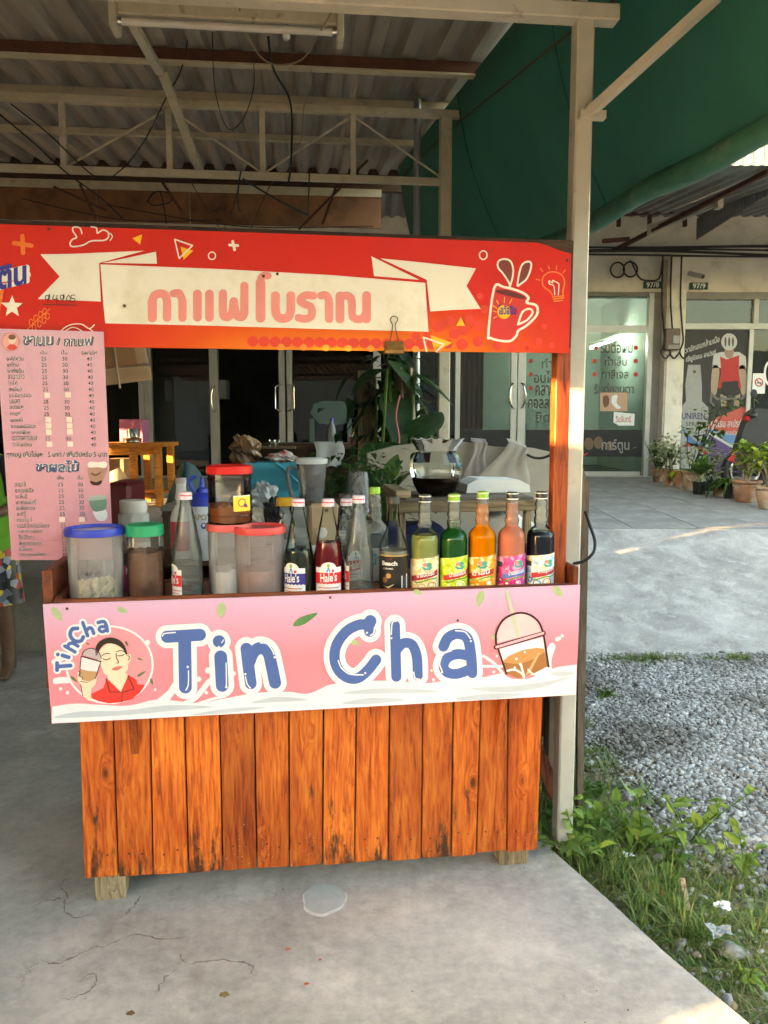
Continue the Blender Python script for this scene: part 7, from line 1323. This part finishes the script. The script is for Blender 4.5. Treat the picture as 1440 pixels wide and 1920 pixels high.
for i in range(420): p = S.px(690 + rn.gauss(0, 40), 915 + rn.gauss(0, 32), 3.8 + rn.uniform(-.2, .2)); add_leaf(m, p, rdir(-30, 60), rn.uniform(.05, .11), .028, .5, .8, .25, 3)
m.build('foliage', g_dark, fo, fix=False); m = MB()
for i in range(10): p = S.px(690 + rn.gauss(0, 30), 905 + rn.gauss(0, 20), 3.8); m.tube([Vector((p.x, 3.8, 0)), p], .006, 5)
m.build('stems', g_mid, fo)
fo2 = thing('leafy_shrub', 'mixed leafy shrub hanging round the grey pipe post', 'shrub', S.px(740, 850, 4.9), S); m = MB()
for i in range(260): p = S.px(735 + rn.gauss(0, 34), 770 + rn.gauss(0, 60), 5.0 + rn.uniform(-.2, .2)); add_leaf(m, p, rdir(-50, 40), rn.uniform(.08, .18), .06, .5, .8, .25, 4)
m.build('foliage', g_dark, fo2, fix=False); m = MB(); m.tube([Vector((S.px(735, 770, 5).x, 5.0, .5)), S.px(735, 770, 5.0)], .014, 6); m.build('stem', raw_wz, fo2)
wb = thing('timber_board', 'upright brown timber board behind the big leaves', 'board', S.px(690, 900, 4.9), S); a_, b_ = S.px(672, 695, 4.9), S.px(706, 905, 4.9); m = MB(); m.box(a_.x, b_.x, 4.9, 4.93, b_.z - .3, a_.z); m.build('board', table_w if False else raw_wz, wb); m = MB(); c = S.px(680, 738, 4.88); m.tube([(c.x + .05 * math.cos(i * .5) , 4.88 - .002 * i, c.z + .08 * math.sin(i * .5)) for i in range(50)], .009, 6); m.build('cable_coil', cable_m, wb)
m = MB(); m.grid(lambda u, v: (lambda p: (p.x, 4.75 + .03 * math.sin(u * 14), p.z))(S.px(738 + 38 * u + 10 * v, 690 + 180 * v, 4.75)), 16, 8); setp(m.build('hanging_cloth', M('beige_cloth', (.30, .22, .17), .9, var=.15), fr=S, base=S.px(760, 870, 4.75), fix=False), 'beige cloth hanging beside the grey pipe post', 'cloth')
m = MB(); m.tube(cr([S.px(x, y, 4.6) for x, y in ((750, 740), (742, 780), (748, 820), (746, 860))], 5), .006, 6); setp(m.build('pink_string', inkh('c86a70', .7), fr=S, base=S.px(746, 860, 4.6)), 'pink string dangling among the big leaves', 'string')

# ------------------------------------------------------------------ gravel
rs_ = np.random.RandomState(3)
def edge_x(y):            # slab's right-hand edge at depth y
    E_ = slab_edge
    for a, c in zip(E_[:-1], E_[1:]):
        if min(a.y, c.y) <= y <= max(a.y, c.y): return a.x + (c.x - a.x) * (y - a.y) / (c.y - a.y)
    return E_[-1].x if y > E_[-1].y else E_[0].x
bm = bmesh.new(); bmesh.ops.create_icosphere(bm, subdivisions=1, radius=1); IV = np.array([v.co[:] for v in bm.verts]); IF = np.array([[v.index for v in f.verts] for f in bm.faces]); bm.free()
def stones(name, label, n, region, smin, smax, mats, z0=-.085):
    C = []
    while len(C) < n:
        x, y = rs_.uniform(*region[0]), rs_.uniform(*region[1])
        if x < edge_x(y) + .06 or abs(x) > .53 * y + .9: continue
        q_ = (x - edge_x(y) - (.42 if y > 3.0 else .12 + .5 * min(1, (3.0 - y) / .5))) / .5
        if rs_.rand() > min(1, .06 + max(0, q_)): continue
        C.append((x, y))
    C = np.array(C); out = []
    for k, mt in enumerate(mats):
        sel = C[k::len(mats)]; N = len(sel); s = rs_.uniform(smin, smax, N) * (1 + .9 * (rs_.rand(N) > .95) + .4 * (rs_.rand(N) > .8)); A = rs_.uniform(0, 6.28, N); V = np.repeat(IV[None], N, 0) * (1 + rs_.uniform(-.22, .22, (N, len(IV), 1)))
        V = V * np.stack([s * rs_.uniform(.8, 1.3, N), s * rs_.uniform(.7, 1.1, N), s * rs_.uniform(.45, .8, N)], 1)[:, None]
        ca, sa = np.cos(A)[:, None], np.sin(A)[:, None]; X = V[..., 0] * ca - V[..., 1] * sa; Y = V[..., 0] * sa + V[..., 1] * ca
        tl_ = rs_.uniform(-.5, .5, N)[:, None]; Z = V[..., 2] + X * tl_
        zc = z0 + s * .25 + rs_.uniform(0, .012, N)
        V = np.stack([X + sel[:, 0, None], Y + sel[:, 1, None], Z + zc[:, None]], -1).reshape(-1, 3); Fc = (IF[None] + (np.arange(N) * len(IV))[:, None, None]).reshape(-1, 3)
        me = bpy.data.meshes.new(name); me.vertices.add(len(V)); me.vertices.foreach_set('co', V.ravel()); me.loops.add(len(Fc) * 3); me.loops.foreach_set('vertex_index', Fc.ravel()); me.polygons.add(len(Fc)); me.polygons.foreach_set('loop_start', np.arange(len(Fc)) * 3); me.update(); me.validate(); me.materials.append(mt)
        o = bpy.data.objects.new(name, me); COL.objects.link(o); out.append(o)
    return out
def stone_mat(name, lo, hi):
    m, nt, p, L = new_mat(name); g = nd(nt, 'ShaderNodeNewGeometry'); r = ramp(nt, [(0, lo), (.6, tuple((a + b_) / 2 for a, b_ in zip(lo, hi))), (1, hi)]); L.new(g.outputs['Random Per Island'], r.inputs[0]); tc = nd(nt, 'ShaderNodeTexCoord'); n = nd(nt, 'ShaderNodeTexNoise', i_Scale=120.0, i_Detail=3.0); L.new(tc.outputs['Object'], n.inputs['Vector']); mx = nd(nt, 'ShaderNodeMixRGB', blend_type='MULTIPLY'); mx.inputs[0].default_value = .5; L.new(r.outputs[0], mx.inputs[1]); L.new(n.outputs['Fac'], mx.inputs[2]); n2 = nd(nt, 'ShaderNodeTexNoise', i_Scale=1.3, i_Detail=4.0); L.new(tc.outputs['Object'], n2.inputs['Vector']); r2 = ramp(nt, [(.40, (.5, .46, .42)), (.54, (1, 1, 1))]); L.new(n2.outputs['Fac'], r2.inputs[0]); mx2 = nd(nt, 'ShaderNodeMixRGB', blend_type='MULTIPLY'); mx2.inputs[0].default_value = 1; L.new(mx.outputs[0], mx2.inputs[1]); L.new(r2.outputs[0], mx2.inputs[2])
    L.new(mx2.outputs[0], p.inputs['Base Color']); p.inputs['Roughness'].default_value = .85; return m
sm = [stone_mat('gravel_grey', (.25, .238, .22), (.70, .675, .635))]
g_o = stones('gravel', '', 60000, ((.6, 4.0), (1.75, 5.35)), .006, .012, sm); setp(g_o[0], 'grey crushed gravel between slab and ramp', 'gravel', kind='stuff')
# a few single stones and litter
def lump(name, label, cat, x, y, s, mat, seed, z=-.07, flat=.7):
    c = W.pz(x, y, z); bm = bmesh.new(); bmesh.ops.create_icosphere(bm, subdivisions=3, radius=1); r_ = random.Random(seed); ph = [r_.uniform(0, 6) for _ in range(4)]; m = MB()
    for v in bm.verts: q = v.co; k = 1 + .18 * math.sin(q.x * 3 + ph[0]) + .14 * math.sin(q.y * 4 + ph[1]) + .1 * math.sin(q.z * 6 + ph[2]); v.co = Vector((c.x + q.x * s * k, c.y + q.y * s * k * .8, c.z + max(-.4, q.z) * s * k * flat))
    bm.verts.index_update(); m.add([v.co[:] for v in bm.verts], [[v.index for v in f.verts] for f in bm.faces], True); bm.free(); return setp(m.build(name, mat, base=c, angle=70), label, cat)
ora = M('ochre_stone', (.36, .17, .06), .8, var=.3, vs=30); lump('stone', 'upper of two ochre brown stones along the slab edge', 'stone', 1204, 1645, .022, ora, 1); lump('stone', 'lower larger ochre brown stone along the slab edge', 'stone', 1226, 1672, .032, ora, 2); lump('stone', 'flat grey stone among the weeds near the right bottom corner', 'stone', 1370, 1782, .042, M('grey_stone', (.25, .24, .22), .85, var=.2, vs=30), 3, flat=.4)
lump('stone', 'tan stone lying at the slab corner bottom right', 'stone', 1372, 1885, .018, M('tan_stone', (.38, .25, .12), .85, var=.3, vs=60), 4, flat=.35); lump('stone', 'pinkish stone by the plastic wrapper at the slab edge', 'stone', 1306, 1790, .012, M('pink_stone', (.45, .33, .28), .8), 6)
def scrap(name, label, x, y, w, mat, seed, z=-.03):
    c = W.pz(x, y, z); r_ = random.Random(seed); m = MB(); ph = [r_.uniform(0, 6) for _ in range(4)]
    m.grid(lambda u, v: (c.x + (u - .5) * w * (1 + .16 * math.sin(v * 6 + ph[0])), c.y + (v - .5) * w * .9 * (1 + .16 * math.sin(u * 5 + ph[2])), c.z + w * .13 * (math.sin(u * 4.3 + ph[1]) * math.sin(v * 3.6 + ph[3])) + w * .05 * math.sin(u * 15 + v * 9) + w * .2), 8, 8, False); return setp(m.build(name, mat, base=c, fix=False), label, 'litter')
scrap('paper_scrap', 'crumpled white paper scrap near the slab edge by the weeds', 1178, 1605, .036, ink(.8, .8, .8, .8), 1, -.02); scrap('paper_scrap', 'crumpled white paper scrap in the grass on the right', 1355, 1702, .045, ink(.8, .8, .8, .8), 5); scrap('plastic_wrapper', 'torn clear plastic wrapper beside the flat grey stone', 1350, 1752, .07, frosted('wrapper', (.6, .64, .7), .35, .15), 9)
c = W.pz(1282, 1690, -.05); m = MB(); m.bar(c + Vector((-.004, -.05, 0)), c + Vector((.012, .05, .05)), .016, .006); setp(m.build('wood_splinter', raw_wz, base=c), 'grey splinter of wood standing in the grass', 'wood piece')
# stains and crumbs on the slab
for i, (x, y, r, colr) in enumerate(((245, 1900, .010, (.16, .09, .03)), (420, 1865, .012, (.22, .15, .05)), (575, 1845, .006, (.55, .14, .06)), (540, 1780, .007, (.5, .16, .08)), (600, 1800, .004, (.5, .1, .05)))):
    c = W.pz(x, y, 0); m = MB(); n = 16; m.prism([(c.x + r * (1 + .35 * math.sin(3 * k + i)) * math.cos(2 * math.pi * k / n), c.y + r * .8 * (1 + .3 * math.sin(2 * k + i)) * math.sin(2 * math.pi * k / n), .0005) for k in range(n)], (0, 0, .0012)); setp(m.build('spilled_crumb', M('stain', colr, .8, var=.3, vs=90), base=c), ['brown crumb at the lower left of the slab', 'ochre smear on the slab below the cement spill', 'orange streak on the slab below the cement spill', 'faint orange mark on the slab left of the orange streak', 'tiny red speck on the slab under the cement spill'][i], 'stain')

rb = random.Random(4); m = MB()
for i in range(90):
    x, y = rb.uniform(-.9, .8), rb.uniform(1.75, 2.75)
    if x > edge_x(y) - .03: continue
    s = rb.uniform(.0012, .0032); a = rb.uniform(0, 6); m.add([(x + s * math.cos(a + k * 1.57) * rb.uniform(.6, 1.4), y + s * math.sin(a + k * 1.57), .0006) for k in range(4)] + [(x, y, .002 + s * .4)], [(0, 1, 4), (1, 2, 4), (2, 3, 4), (3, 0, 4)])
setp(m.build('grit', stone_mat('slab_grit', (.10, .08, .06), (.80, .78, .74)), fix=False), 'loose pale grit scattered over the concrete slab', 'grit', kind='stuff')
# ------------------------------------------------------------------ grass and weeds
def grass_mat(name, a, c):
    m, nt, p, L = new_mat(name); g = nd(nt, 'ShaderNodeNewGeometry'); r = ramp(nt, [(0, a), (.75, c), (1, (.34, .27, .12))]); L.new(g.outputs['Random Per Island'], r.inputs[0]); L.new(r.outputs[0], p.inputs['Base Color']); p.inputs['Roughness'].default_value = .5; p.inputs['Specular IOR Level'].default_value = .3
    t = nd(nt, 'ShaderNodeBsdfTranslucent'); L.new(r.outputs[0], t.inputs[0]); mx = nd(nt, 'ShaderNodeMixShader'); mx.inputs[0].default_value = .3; L.new(p.outputs[0], mx.inputs[1]); L.new(t.outputs[0], mx.inputs[2]); L.new(mx.outputs[0], nt.nodes['Material Output'].inputs[0]); return m
def tufts(centres, nb, L0, L1, wid, up, seed, droop=1.0):
    r_ = np.random.RandomState(seed); V = []; F = []
    for (x, y, k) in centres:
        for q in range(int(nb * r_.uniform(.6, 1.4))):
            a = r_.uniform(0, 6.28); L_ = r_.uniform(L0, L1) * k; e = math.radians(r_.uniform(*up)); dx, dy = math.cos(a), math.sin(a); bx, by = x + r_.normal(0, .012), y + r_.normal(0, .012); w = wid * r_.uniform(.6, 1.4); b0 = len(V); c, s_ = math.cos(e), math.sin(e); d_ = droop * r_.uniform(.3, 1.2)
            for i in range(4):
                t = i / 3; h = L_ * t; ww = w * (1 - t ** 2) + .0002; X = bx + dx * h * c * (1 + .3 * t); Y = by + dy * h * c * (1 + .3 * t); Z = -.085 + max(.003, h * s_ - d_ * L_ * .5 * t * t); V += [(X + dy * ww, Y - dx * ww, Z), (X - dy * ww, Y + dx * ww, Z)]
            F += [(b0 + 2 * i, b0 + 2 * i + 1, b0 + 2 * i + 3, b0 + 2 * i + 2) for i in range(3)]
    m = MB(); m.v = V; m.f = F; m.sm = [False] * len(F); return m
rg = np.random.RandomState(9)
def along(n, y0, y1, d0, d1, k0, k1):
    return [(edge_x(y) + rg.uniform(d0, d1), y, rg.uniform(k0, k1)) for y in rg.uniform(y0, y1, n)]
ge, gf = grass_mat('grass_green', (.06, .13, .028), (.17, .26, .06)), grass_mat('grass_light', (.12, .20, .04), (.28, .35, .09)); gs = grass_mat('grass_straw', (.30, .23, .11), (.46, .38, .20))
big = bpy.data.objects.new('grass', None); COL.objects.link(big); setp(big, 'tangled green and straw-coloured grass growing along the slab edge', 'grass', kind='stuff'); INFO[big.name] = (Vector((0, 0, 0)), W)
ramp_c = [(x, 5.2 - abs(rg.normal(0, .06)), rg.uniform(.5, 1)) for x in list(rg.normal(1.75, .15, 30)) + list(rg.uniform(1.5, 3.4, 30))]
for nm, mt, cs, nb, L0, L1, w, up, dr in (
    ('tall_blades', ge, along(75, 2.25, 3.7, -.02, .32, .6, 1.2), 26, .08, .22, .0022, (35, 85), .9), ('tall_blades', gf, along(50, 2.2, 3.2, .0, .45, .5, 1.0), 22, .07, .18, .0020, (25, 80), 1.0),
    ('short_sprigs', ge, along(150, 1.6, 2.7, -.01, .55, .6, 1.2), 26, .02, .055, .0022, (10, 70), .6), ('short_sprigs', gf, along(120, 1.6, 2.7, .0, .6, .6, 1.2), 22, .02, .05, .0020, (10, 75), .6),
    ('post_side_blades', ge, along(60, 2.9, 4.3, .22, .62, .6, 1.1), 22, .06, .17, .0022, (25, 80), .9), ('post_side_straw', gs, along(45, 2.9, 4.4, .3, .75, .6, 1.2), 12, .05, .14, .0014, (5, 50), .9), ('low_blades', ge, along(150, 1.6, 2.9, .0, .75, .6, 1.2), 20, .04, .10, .0020, (15, 75), 1.0), ('low_blades', gf, along(110, 1.6, 2.8, .0, .7, .6, 1.2), 18, .03, .09, .0018, (15, 75), 1.0), ('straw_blades', gs, along(150, 1.6, 2.8, .0, .75, .6, 1.3), 10, .05, .13, .0012, (0, 30), .8), ('straw_blades', gs, along(130, 1.6, 3.6, -.02, .55, .6, 1.3), 12, .05, .15, .0012, (2, 40), .8), ('straw_blades', gs, along(40, 2.5, 4.2, .0, .3, .6, 1.0), 16, .06, .16, .0013, (20, 70), .9),
    ('tall_blades', ge, along(26, 3.4, 4.9, .0, .28, .5, .9), 24, .06, .16, .0022, (35, 80), .9), ('ramp_foot_blades', ge, ramp_c, 22, .05, .14, .003, (20, 70), .9), ('ramp_foot_straw', gs, ramp_c[20:], 12, .05, .14, .003, (5, 50), .9)):
    o = tufts(cs, nb, L0, L1, w, up, len(cs) + nb, dr).build(nm, mt, big, fix=False); o['kind'] = 'stuff'
def weed(label, x, y, n, hgt, lw, seed, mat=g_lite, spread=.5):
    global rn; rn = random.Random(seed); c = W.pz(x, y, -.085); t = thing('broadleaf_weed', label, 'weed', c, group='broad-leaved weeds by the slab'); ms = MB(); first = None
    for i in range(n):
        d = rdir(35, 80); d = (d + Vector((0, -.1, 0))).normalized(); L_ = hgt * rn.uniform(.35, 1.1); P = cr([c, c + d * L_ * .5 + Vector((0, 0, .01)), c + d * L_ + Vector((d.x * spread * .05, d.y * spread * .05, -.01))], 4); ms.tube(P, .0022, 5)
        for q in range(6):
            k = P[min(len(P) - 1, 3 + q)]; s = lw * rn.uniform(.5, 1.2); m = MB(); add_leaf(m, (0, 0, 0), (1, 0, .1), s * rn.uniform(1.4, 2.0), s * rn.uniform(.7, 1.0), rn.uniform(.1, .6), .75, rn.uniform(.15, .5), 5)
            e = rdir(-5, 45); rot = Vector((1, 0, 0)).rotation_difference(e); m.v = [tuple(Vector(k) + rot @ Vector(v)) for v in m.v]; m.build('leaf', mat, t, fix=False, angle=80)
    ms.build('stems', g_mid, t); return t
weed('broad-leaved weed leaning over the slab at the foot of the cream post', 1062, 1560, 7, .17, .034, 31, g_mid); weed('broad-leaved weed spreading just right of the cream post', 1125, 1590, 8, .22, .038, 32); weed('tall light green weed reaching over the gravel', 1290, 1590, 7, .30, .04, 33); weed('light green weed at the right edge of the gravel', 1395, 1650, 6, .17, .034, 34); weed('low weed between the post and the white paper scrap', 1095, 1600, 7, .14, .030, 35, g_mid); weed('leafy weed in the middle of the grass strip', 1205, 1600, 8, .22, .038, 36, g_lite); weed('small weed beside the plywood panel in shade', 1135, 1310, 4, .10, .025, 37, g_mid); weed('small light weed low at the bottom right corner', 1405, 1850, 6, .08, .020, 38, g_lite); weed('bushy weed between the leafy weed and the tall one', 1250, 1630, 8, .15, .030, 39, g_mid); weed('weed growing up against the plywood panel foot', 1120, 1500, 7, .16, .030, 40, g_mid); weed('weed half hidden behind the right foot of the stall', 1035, 1530, 6, .15, .028, 41, g_mid); weed('weed standing right in front of the cream post foot', 1066, 1606, 10, .30, .036, 43, g_mid); weed('weed in front of the plywood panel beside the post', 1092, 1622, 10, .30, .036, 44, g_lite); weed('straggly weed above the white paper scrap', 1165, 1580, 7, .18, .032, 42, g_mid)

# ================================================================== person at the left
def person():
    c = W.pz(18, 1262, 0); X, Y = c.x, c.y; t = thing('person', 'person in green shirt and patterned shorts standing barefoot behind the menu board', 'person', (X - .12, Y, 0))
    J = {'pel': (0, 0, .86, .125, .09), 'sp1': (0, .0, 1.0, .12, .085), 'sp2': (0, 0, 1.18, .145, .095), 'nk': (0, .01, 1.34, .055, .05), 'nk2': (0, 0, 1.40, .052, .052), 'hd': (0, -.01, 1.47, .072, .085), 'hd2': (0, -.005, 1.545, .075, .09), 'hd3': (0, 0, 1.60, .045, .055)}
    E_ = [('pel', 'sp1'), ('sp1', 'sp2'), ('sp2', 'nk'), ('nk', 'nk2'), ('nk2', 'hd'), ('hd', 'hd2'), ('hd2', 'hd3')]
    for s, k in ((-1, 'r'), (1, 'l')):
        J.update({k + 'sh': (s * .16, 0, 1.29, .055, .055), k + 'el': (s * .235, .03, 1.04, .042, .042), k + 'wr': (s * .17, -.16, .98, .028, .025), k + 'hp': (s * .09, 0, .80, .088, .085), k + 'kn': (s * .11, -.02, .44, .055, .056), k + 'cf': (s * .115, .0, .30, .053, .054), k + 'an': (s * .12, .01, .075, .034, .036), k + 'ft': (s * .135, -.07, .035, .036, .028), k + 'to': (s * .145, -.135, .022, .040, .018), k + 'he': (s * .12, .05, .03, .028, .026)})
        E_ += [('sp2', k + 'sh'), (k + 'sh', k + 'el'), (k + 'el', k + 'wr'), ('pel', k + 'hp'), (k + 'hp', k + 'kn'), (k + 'kn', k + 'cf'), (k + 'cf', k + 'an'), (k + 'an', k + 'ft'), (k + 'ft', k + 'to'), (k + 'an', k + 'he')]
        for f in range(5):
            o = (f - 2) * .013; wx, wy, wz = s * .17, -.16, .98
            J.update({k + 'p%d' % f: (wx - s * .03 + o * .2, wy - .06, wz + o, .012, .012), k + 'q%d' % f: (wx - s * .055 + o * .2, wy - .10 + abs(o) * .5, wz + o * 1.2 - .004, .009, .009), k + 'z%d' % f: (wx - s * .07, wy - .118 + abs(o) * .8, wz + o * 1.2 - .016, .0075, .0075)}); E_ += [(k + 'wr', k + 'p%d' % f), (k + 'p%d' % f, k + 'q%d' % f), (k + 'q%d' % f, k + 'z%d' % f)]
            o = (f - 2) * .016; J[k + 't%d' % f] = (s * .145 + o, -.172 + abs(o) * .5, .014, .009, .008); E_.append((k + 'to', k + 't%d' % f))
    ks = list(J); me = bpy.data.meshes.new('body'); me.from_pydata([J[k][:3] for k in ks], [(ks.index(a), ks.index(b_)) for a, b_ in E_], []); o = bpy.data.objects.new('body', me); COL.objects.link(o); o.parent = t
    md = o.modifiers.new('skin', 'SKIN'); md.use_smooth_shade = True
    for i, k in enumerate(ks): me.skin_vertices[0].data[i].radius = J[k][3:]; me.skin_vertices[0].data[i].use_root = (k == 'pel')
    sb_ = o.modifiers.new('sub', 'SUBSURF'); sb_.levels = 2; sb_.render_levels = 2; me.materials.append(M('skin', (.16, .085, .055), .5, var=.12, vs=20, sss=.05))
    def sh(name, mat, rings, n=28):
        m = MB(); V = []
        for (cx, cy, z, rx, ry) in rings: V += [(X - .12 + cx + rx * math.cos(2 * math.pi * k / n) * (1 + .03 * math.sin(5 * k)), Y + cy + ry * math.sin(2 * math.pi * k / n) * (1 + .03 * math.sin(4 * k + z * 20)), z) for k in range(n)]
        m.add(V, [(i * n + k, i * n + (k + 1) % n, (i + 1) * n + (k + 1) % n, (i + 1) * n + k) for i in range(len(rings) - 1) for k in range(n)], True); return m.build(name, mat, t, angle=80)
    grn = M('lime_green_cotton', (.12, .34, .03), .85, var=.12, vs=12, bump=.2); blk = M('black_cotton', (.02, .022, .03), .85, var=.2)
    s_ = sh('shirt', grn, [(0, 0, .70, .215, .15), (0, 0, .80, .21, .15), (0, 0, .95, .19, .135), (0, 0, 1.10, .19, .135), (0, 0, 1.22, .20, .13), (0, 0, 1.31, .16, .10), (0, .005, 1.36, .07, .065)])
    for s in (-1, 1): sh('sleeve', blk, [(s * .14, 0, 1.32, .05, .07), (s * .17, 0, 1.29, .075, .08), (s * .205, .01, 1.16, .075, .08), (s * .215, .02, 1.08, .078, .08)], 20)
    pat = blot('patterned_cotton', [srgb(h) for h in ('1c1f2c', '14161e', 'd8bc3a', '8e94a6', 'b03a34', '22263a', '5f6678')], 24)
    for s in (-1, 1): sh('shorts_leg', pat, [(s * .05, 0, .86, .12, .13), (s * .085, 0, .76, .125, .125), (s * .10, -.005, .60, .115, .115), (s * .115, -.01, .44, .118, .115)], 24)
    hr = M('black_hair', (.012, .010, .009), .5); m = MB(); m.lathe((X - .12, Y + .018, 1.50), [(.088, .0), (.095, .05), (.088, .10), (.05, .14), (.005, .15)], 24, False, False, sx=.92, sy=1.0); m.build('hair', hr, t)
    for s in (-1, 1):
        m = MB(); m.lathe((X - .12 + s * .03, Y - .088, 1.50), [(.002, -.008), (.011, 0), (.002, .008)], 10, sy=.5); m.build('eye', ink(.6, .58, .55), t); m = MB(); m.lathe((X - .12 + s * .078, Y, 1.475), [(.004, 0), (.012, .02), (.012, .04), (.004, .055)], 10); m.build('ear', M('skin_ear', (.16, .085, .055), .5), t)
    m = MB(); m.prism([(X - .12 - .014, Y - .088, 1.465), (X - .12 + .014, Y - .088, 1.465), (X - .12, Y - .086, 1.505)], (0, -.018, .002)); m.build('nose', M('skin_nose', (.16, .085, .055), .5), t); m = MB(); m.box(X - .142, X - .098, Y - .088, Y - .082, 1.438, 1.446, .003); m.build('mouth', inkh('6a3a34', .5), t)
person()
# ================================================================== scooter half hidden by the pots
c = on_terrace(1432, 925); c.z -= .0; sc_ = thing('motor_scooter', 'dark grey motor scooter with red trim parked behind the croton pots', 'scooter', c); dkg = M('dark_scooter_plastic', (.035, .035, .036), .35, var=.1); sred = M('scooter_red', (.35, .02, .02), .3)
yy = c.y
def sx(name, mat, pts, d): m = MB(); m.prism([W.px(x, y, yy) for x, y in pts], (0, d, 0)); return m.build(name, mat, sc_)
sx('front_shield', dkg, [(1398, 795), (1406, 775), (1420, 765), (1445, 768), (1452, 800), (1446, 850), (1432, 880), (1408, 878), (1386, 884), (1376, 870), (1384, 840)], .16); sx('side_trim', sred, [(1364, 862), (1376, 848), (1383, 853), (1377, 868)], .04); m = MB(); p = W.px(1397, 787, yy - .03); m.lathe((p.x, yy - .06, p.z - .03), [(.01, 0), (.045, .02), (.05, .05), (.02, .075)], 12); m.build('indicator', sred, sc_); m = MB(); p = W.px(1409, 780, yy - .03); m.lathe((p.x, yy - .05, p.z - .03), [(.02, 0), (.06, .03), (.06, .06), (.02, .09)], 14); m.build('headlamp_cowl', dkg, sc_)
m = MB(); p = W.px(1414, 770, yy); q = W.px(1413, 745, yy); m.tube([p, q], .008, 6); m.build('mirror_stem', black, sc_); m = MB(); m.lathe((q.x, yy, q.z), [(.01, -.02), (.035, .01), (.045, .05), (.03, .09), (.005, .10)], 16, sx=1, sy=.3); m.build('mirror', black, sc_)
m = MB(); p = W.px(1400, 880, yy); m.tube([(p.x + .25 * math.cos(i * .3), yy + .05, TZ(yy) + .27 + .25 * math.sin(i * .3)) for i in range(22)], .05, 10); wh_ = m.build('tyre', black, sc_); m = MB(); m.tube([(p.x + .18 * math.cos(i * .3), yy + .05, TZ(yy) + .27 + .18 * math.sin(i * .3)) for i in range(22)], .02, 8); m.build('rim', chrome, wh_)
sx('seat', black, [(1450, 820), (1530, 812), (1560, 825), (1545, 845), (1455, 845)], .22); m = MB(); m.tube([(p.x + 1.2 + .25 * math.cos(i * .3), yy + .05, TZ(yy) + .27 + .25 * math.sin(i * .3)) for i in range(22)], .05, 10); m.build('tyre', black, sc_)

# ================================================================== the street behind the viewer, mirrored in the shop glass
def car(label, x, y, col, L_=4.3):
    t = thing('parked_car', label, 'car', (x, y, -.085), group='cars parked along the road'); pm_ = M('car_paint', col, .2, var=.02, coat=.6); z0 = -.085
    def lo(name, mat, prof, y0, y1): m = MB(); m.prism([(x + a, y + y0, z0 + b_) for a, b_ in prof], (0, y1 - y0, 0)); return m.build(name, mat, t)
    lo('body', pm_, [(-2.1, .25), (-2.15, .6), (-2.0, .82), (-1.0, .95), (1.2, .98), (2.05, .85), (2.15, .5), (2.05, .25)], -.8, .8); lo('roof', pm_, [(-1.0, .95), (-.35, 1.40), (.75, 1.43), (1.35, .98)], -.68, .68); lo('window', M('car_glass', (.02, .025, .03), .08), [(-.8, .99), (-.3, 1.33), (.7, 1.36), (1.15, 1.0)], .681, .70)
    for a in (-1.35, 1.3):
        m = MB(); m.lathe((0, 0, 0), [(.31, 0), (.33, .03), (.33, .17), (.31, .2)], 24); m.v = [(x + a + v[0], y + .62 + v[2], z0 + .33 + v[1]) for v in m.v]; w_ = m.build('wheel', black, t); m = MB(); m.lathe((0, 0, 0), [(.2, 0), (.18, .02)], 16); m.v = [(x + a + v[0], y + .822 + v[2], z0 + .33 + v[1]) for v in m.v]; m.build('rim', chrome, w_)
    lo('tail_lamp', sred, [(2.02, .7), (2.10, .7), (2.08, .82), (1.98, .84)], -.805, .805)
car('white saloon car mirrored in the salon door glass', 3.2, -7.0, (.62, .62, .62)); car('silver hatchback car mirrored at the edge of the salon door', 8.6, -7.0, (.5, .5, .5))
ob = thing('opposite_building', 'shop row across the road, darkened for its image in the glass', 'building', (0, -22, -.09)); part('wall', M('darkened_wall', (.26, .24, .21), .8, var=.2, vs=1.5), -30, 40, -24, -20, -.09, 5.5, ob)  # wall colour darkened so its image in the glass stays dark
for i in range(14): part('shutter', M('grey_shutter', (.25, .26, .27), .5), -28 + i * 4.8, -24.4 + i * 4.8, -19.99, -19.95, 0, 2.7, ob)
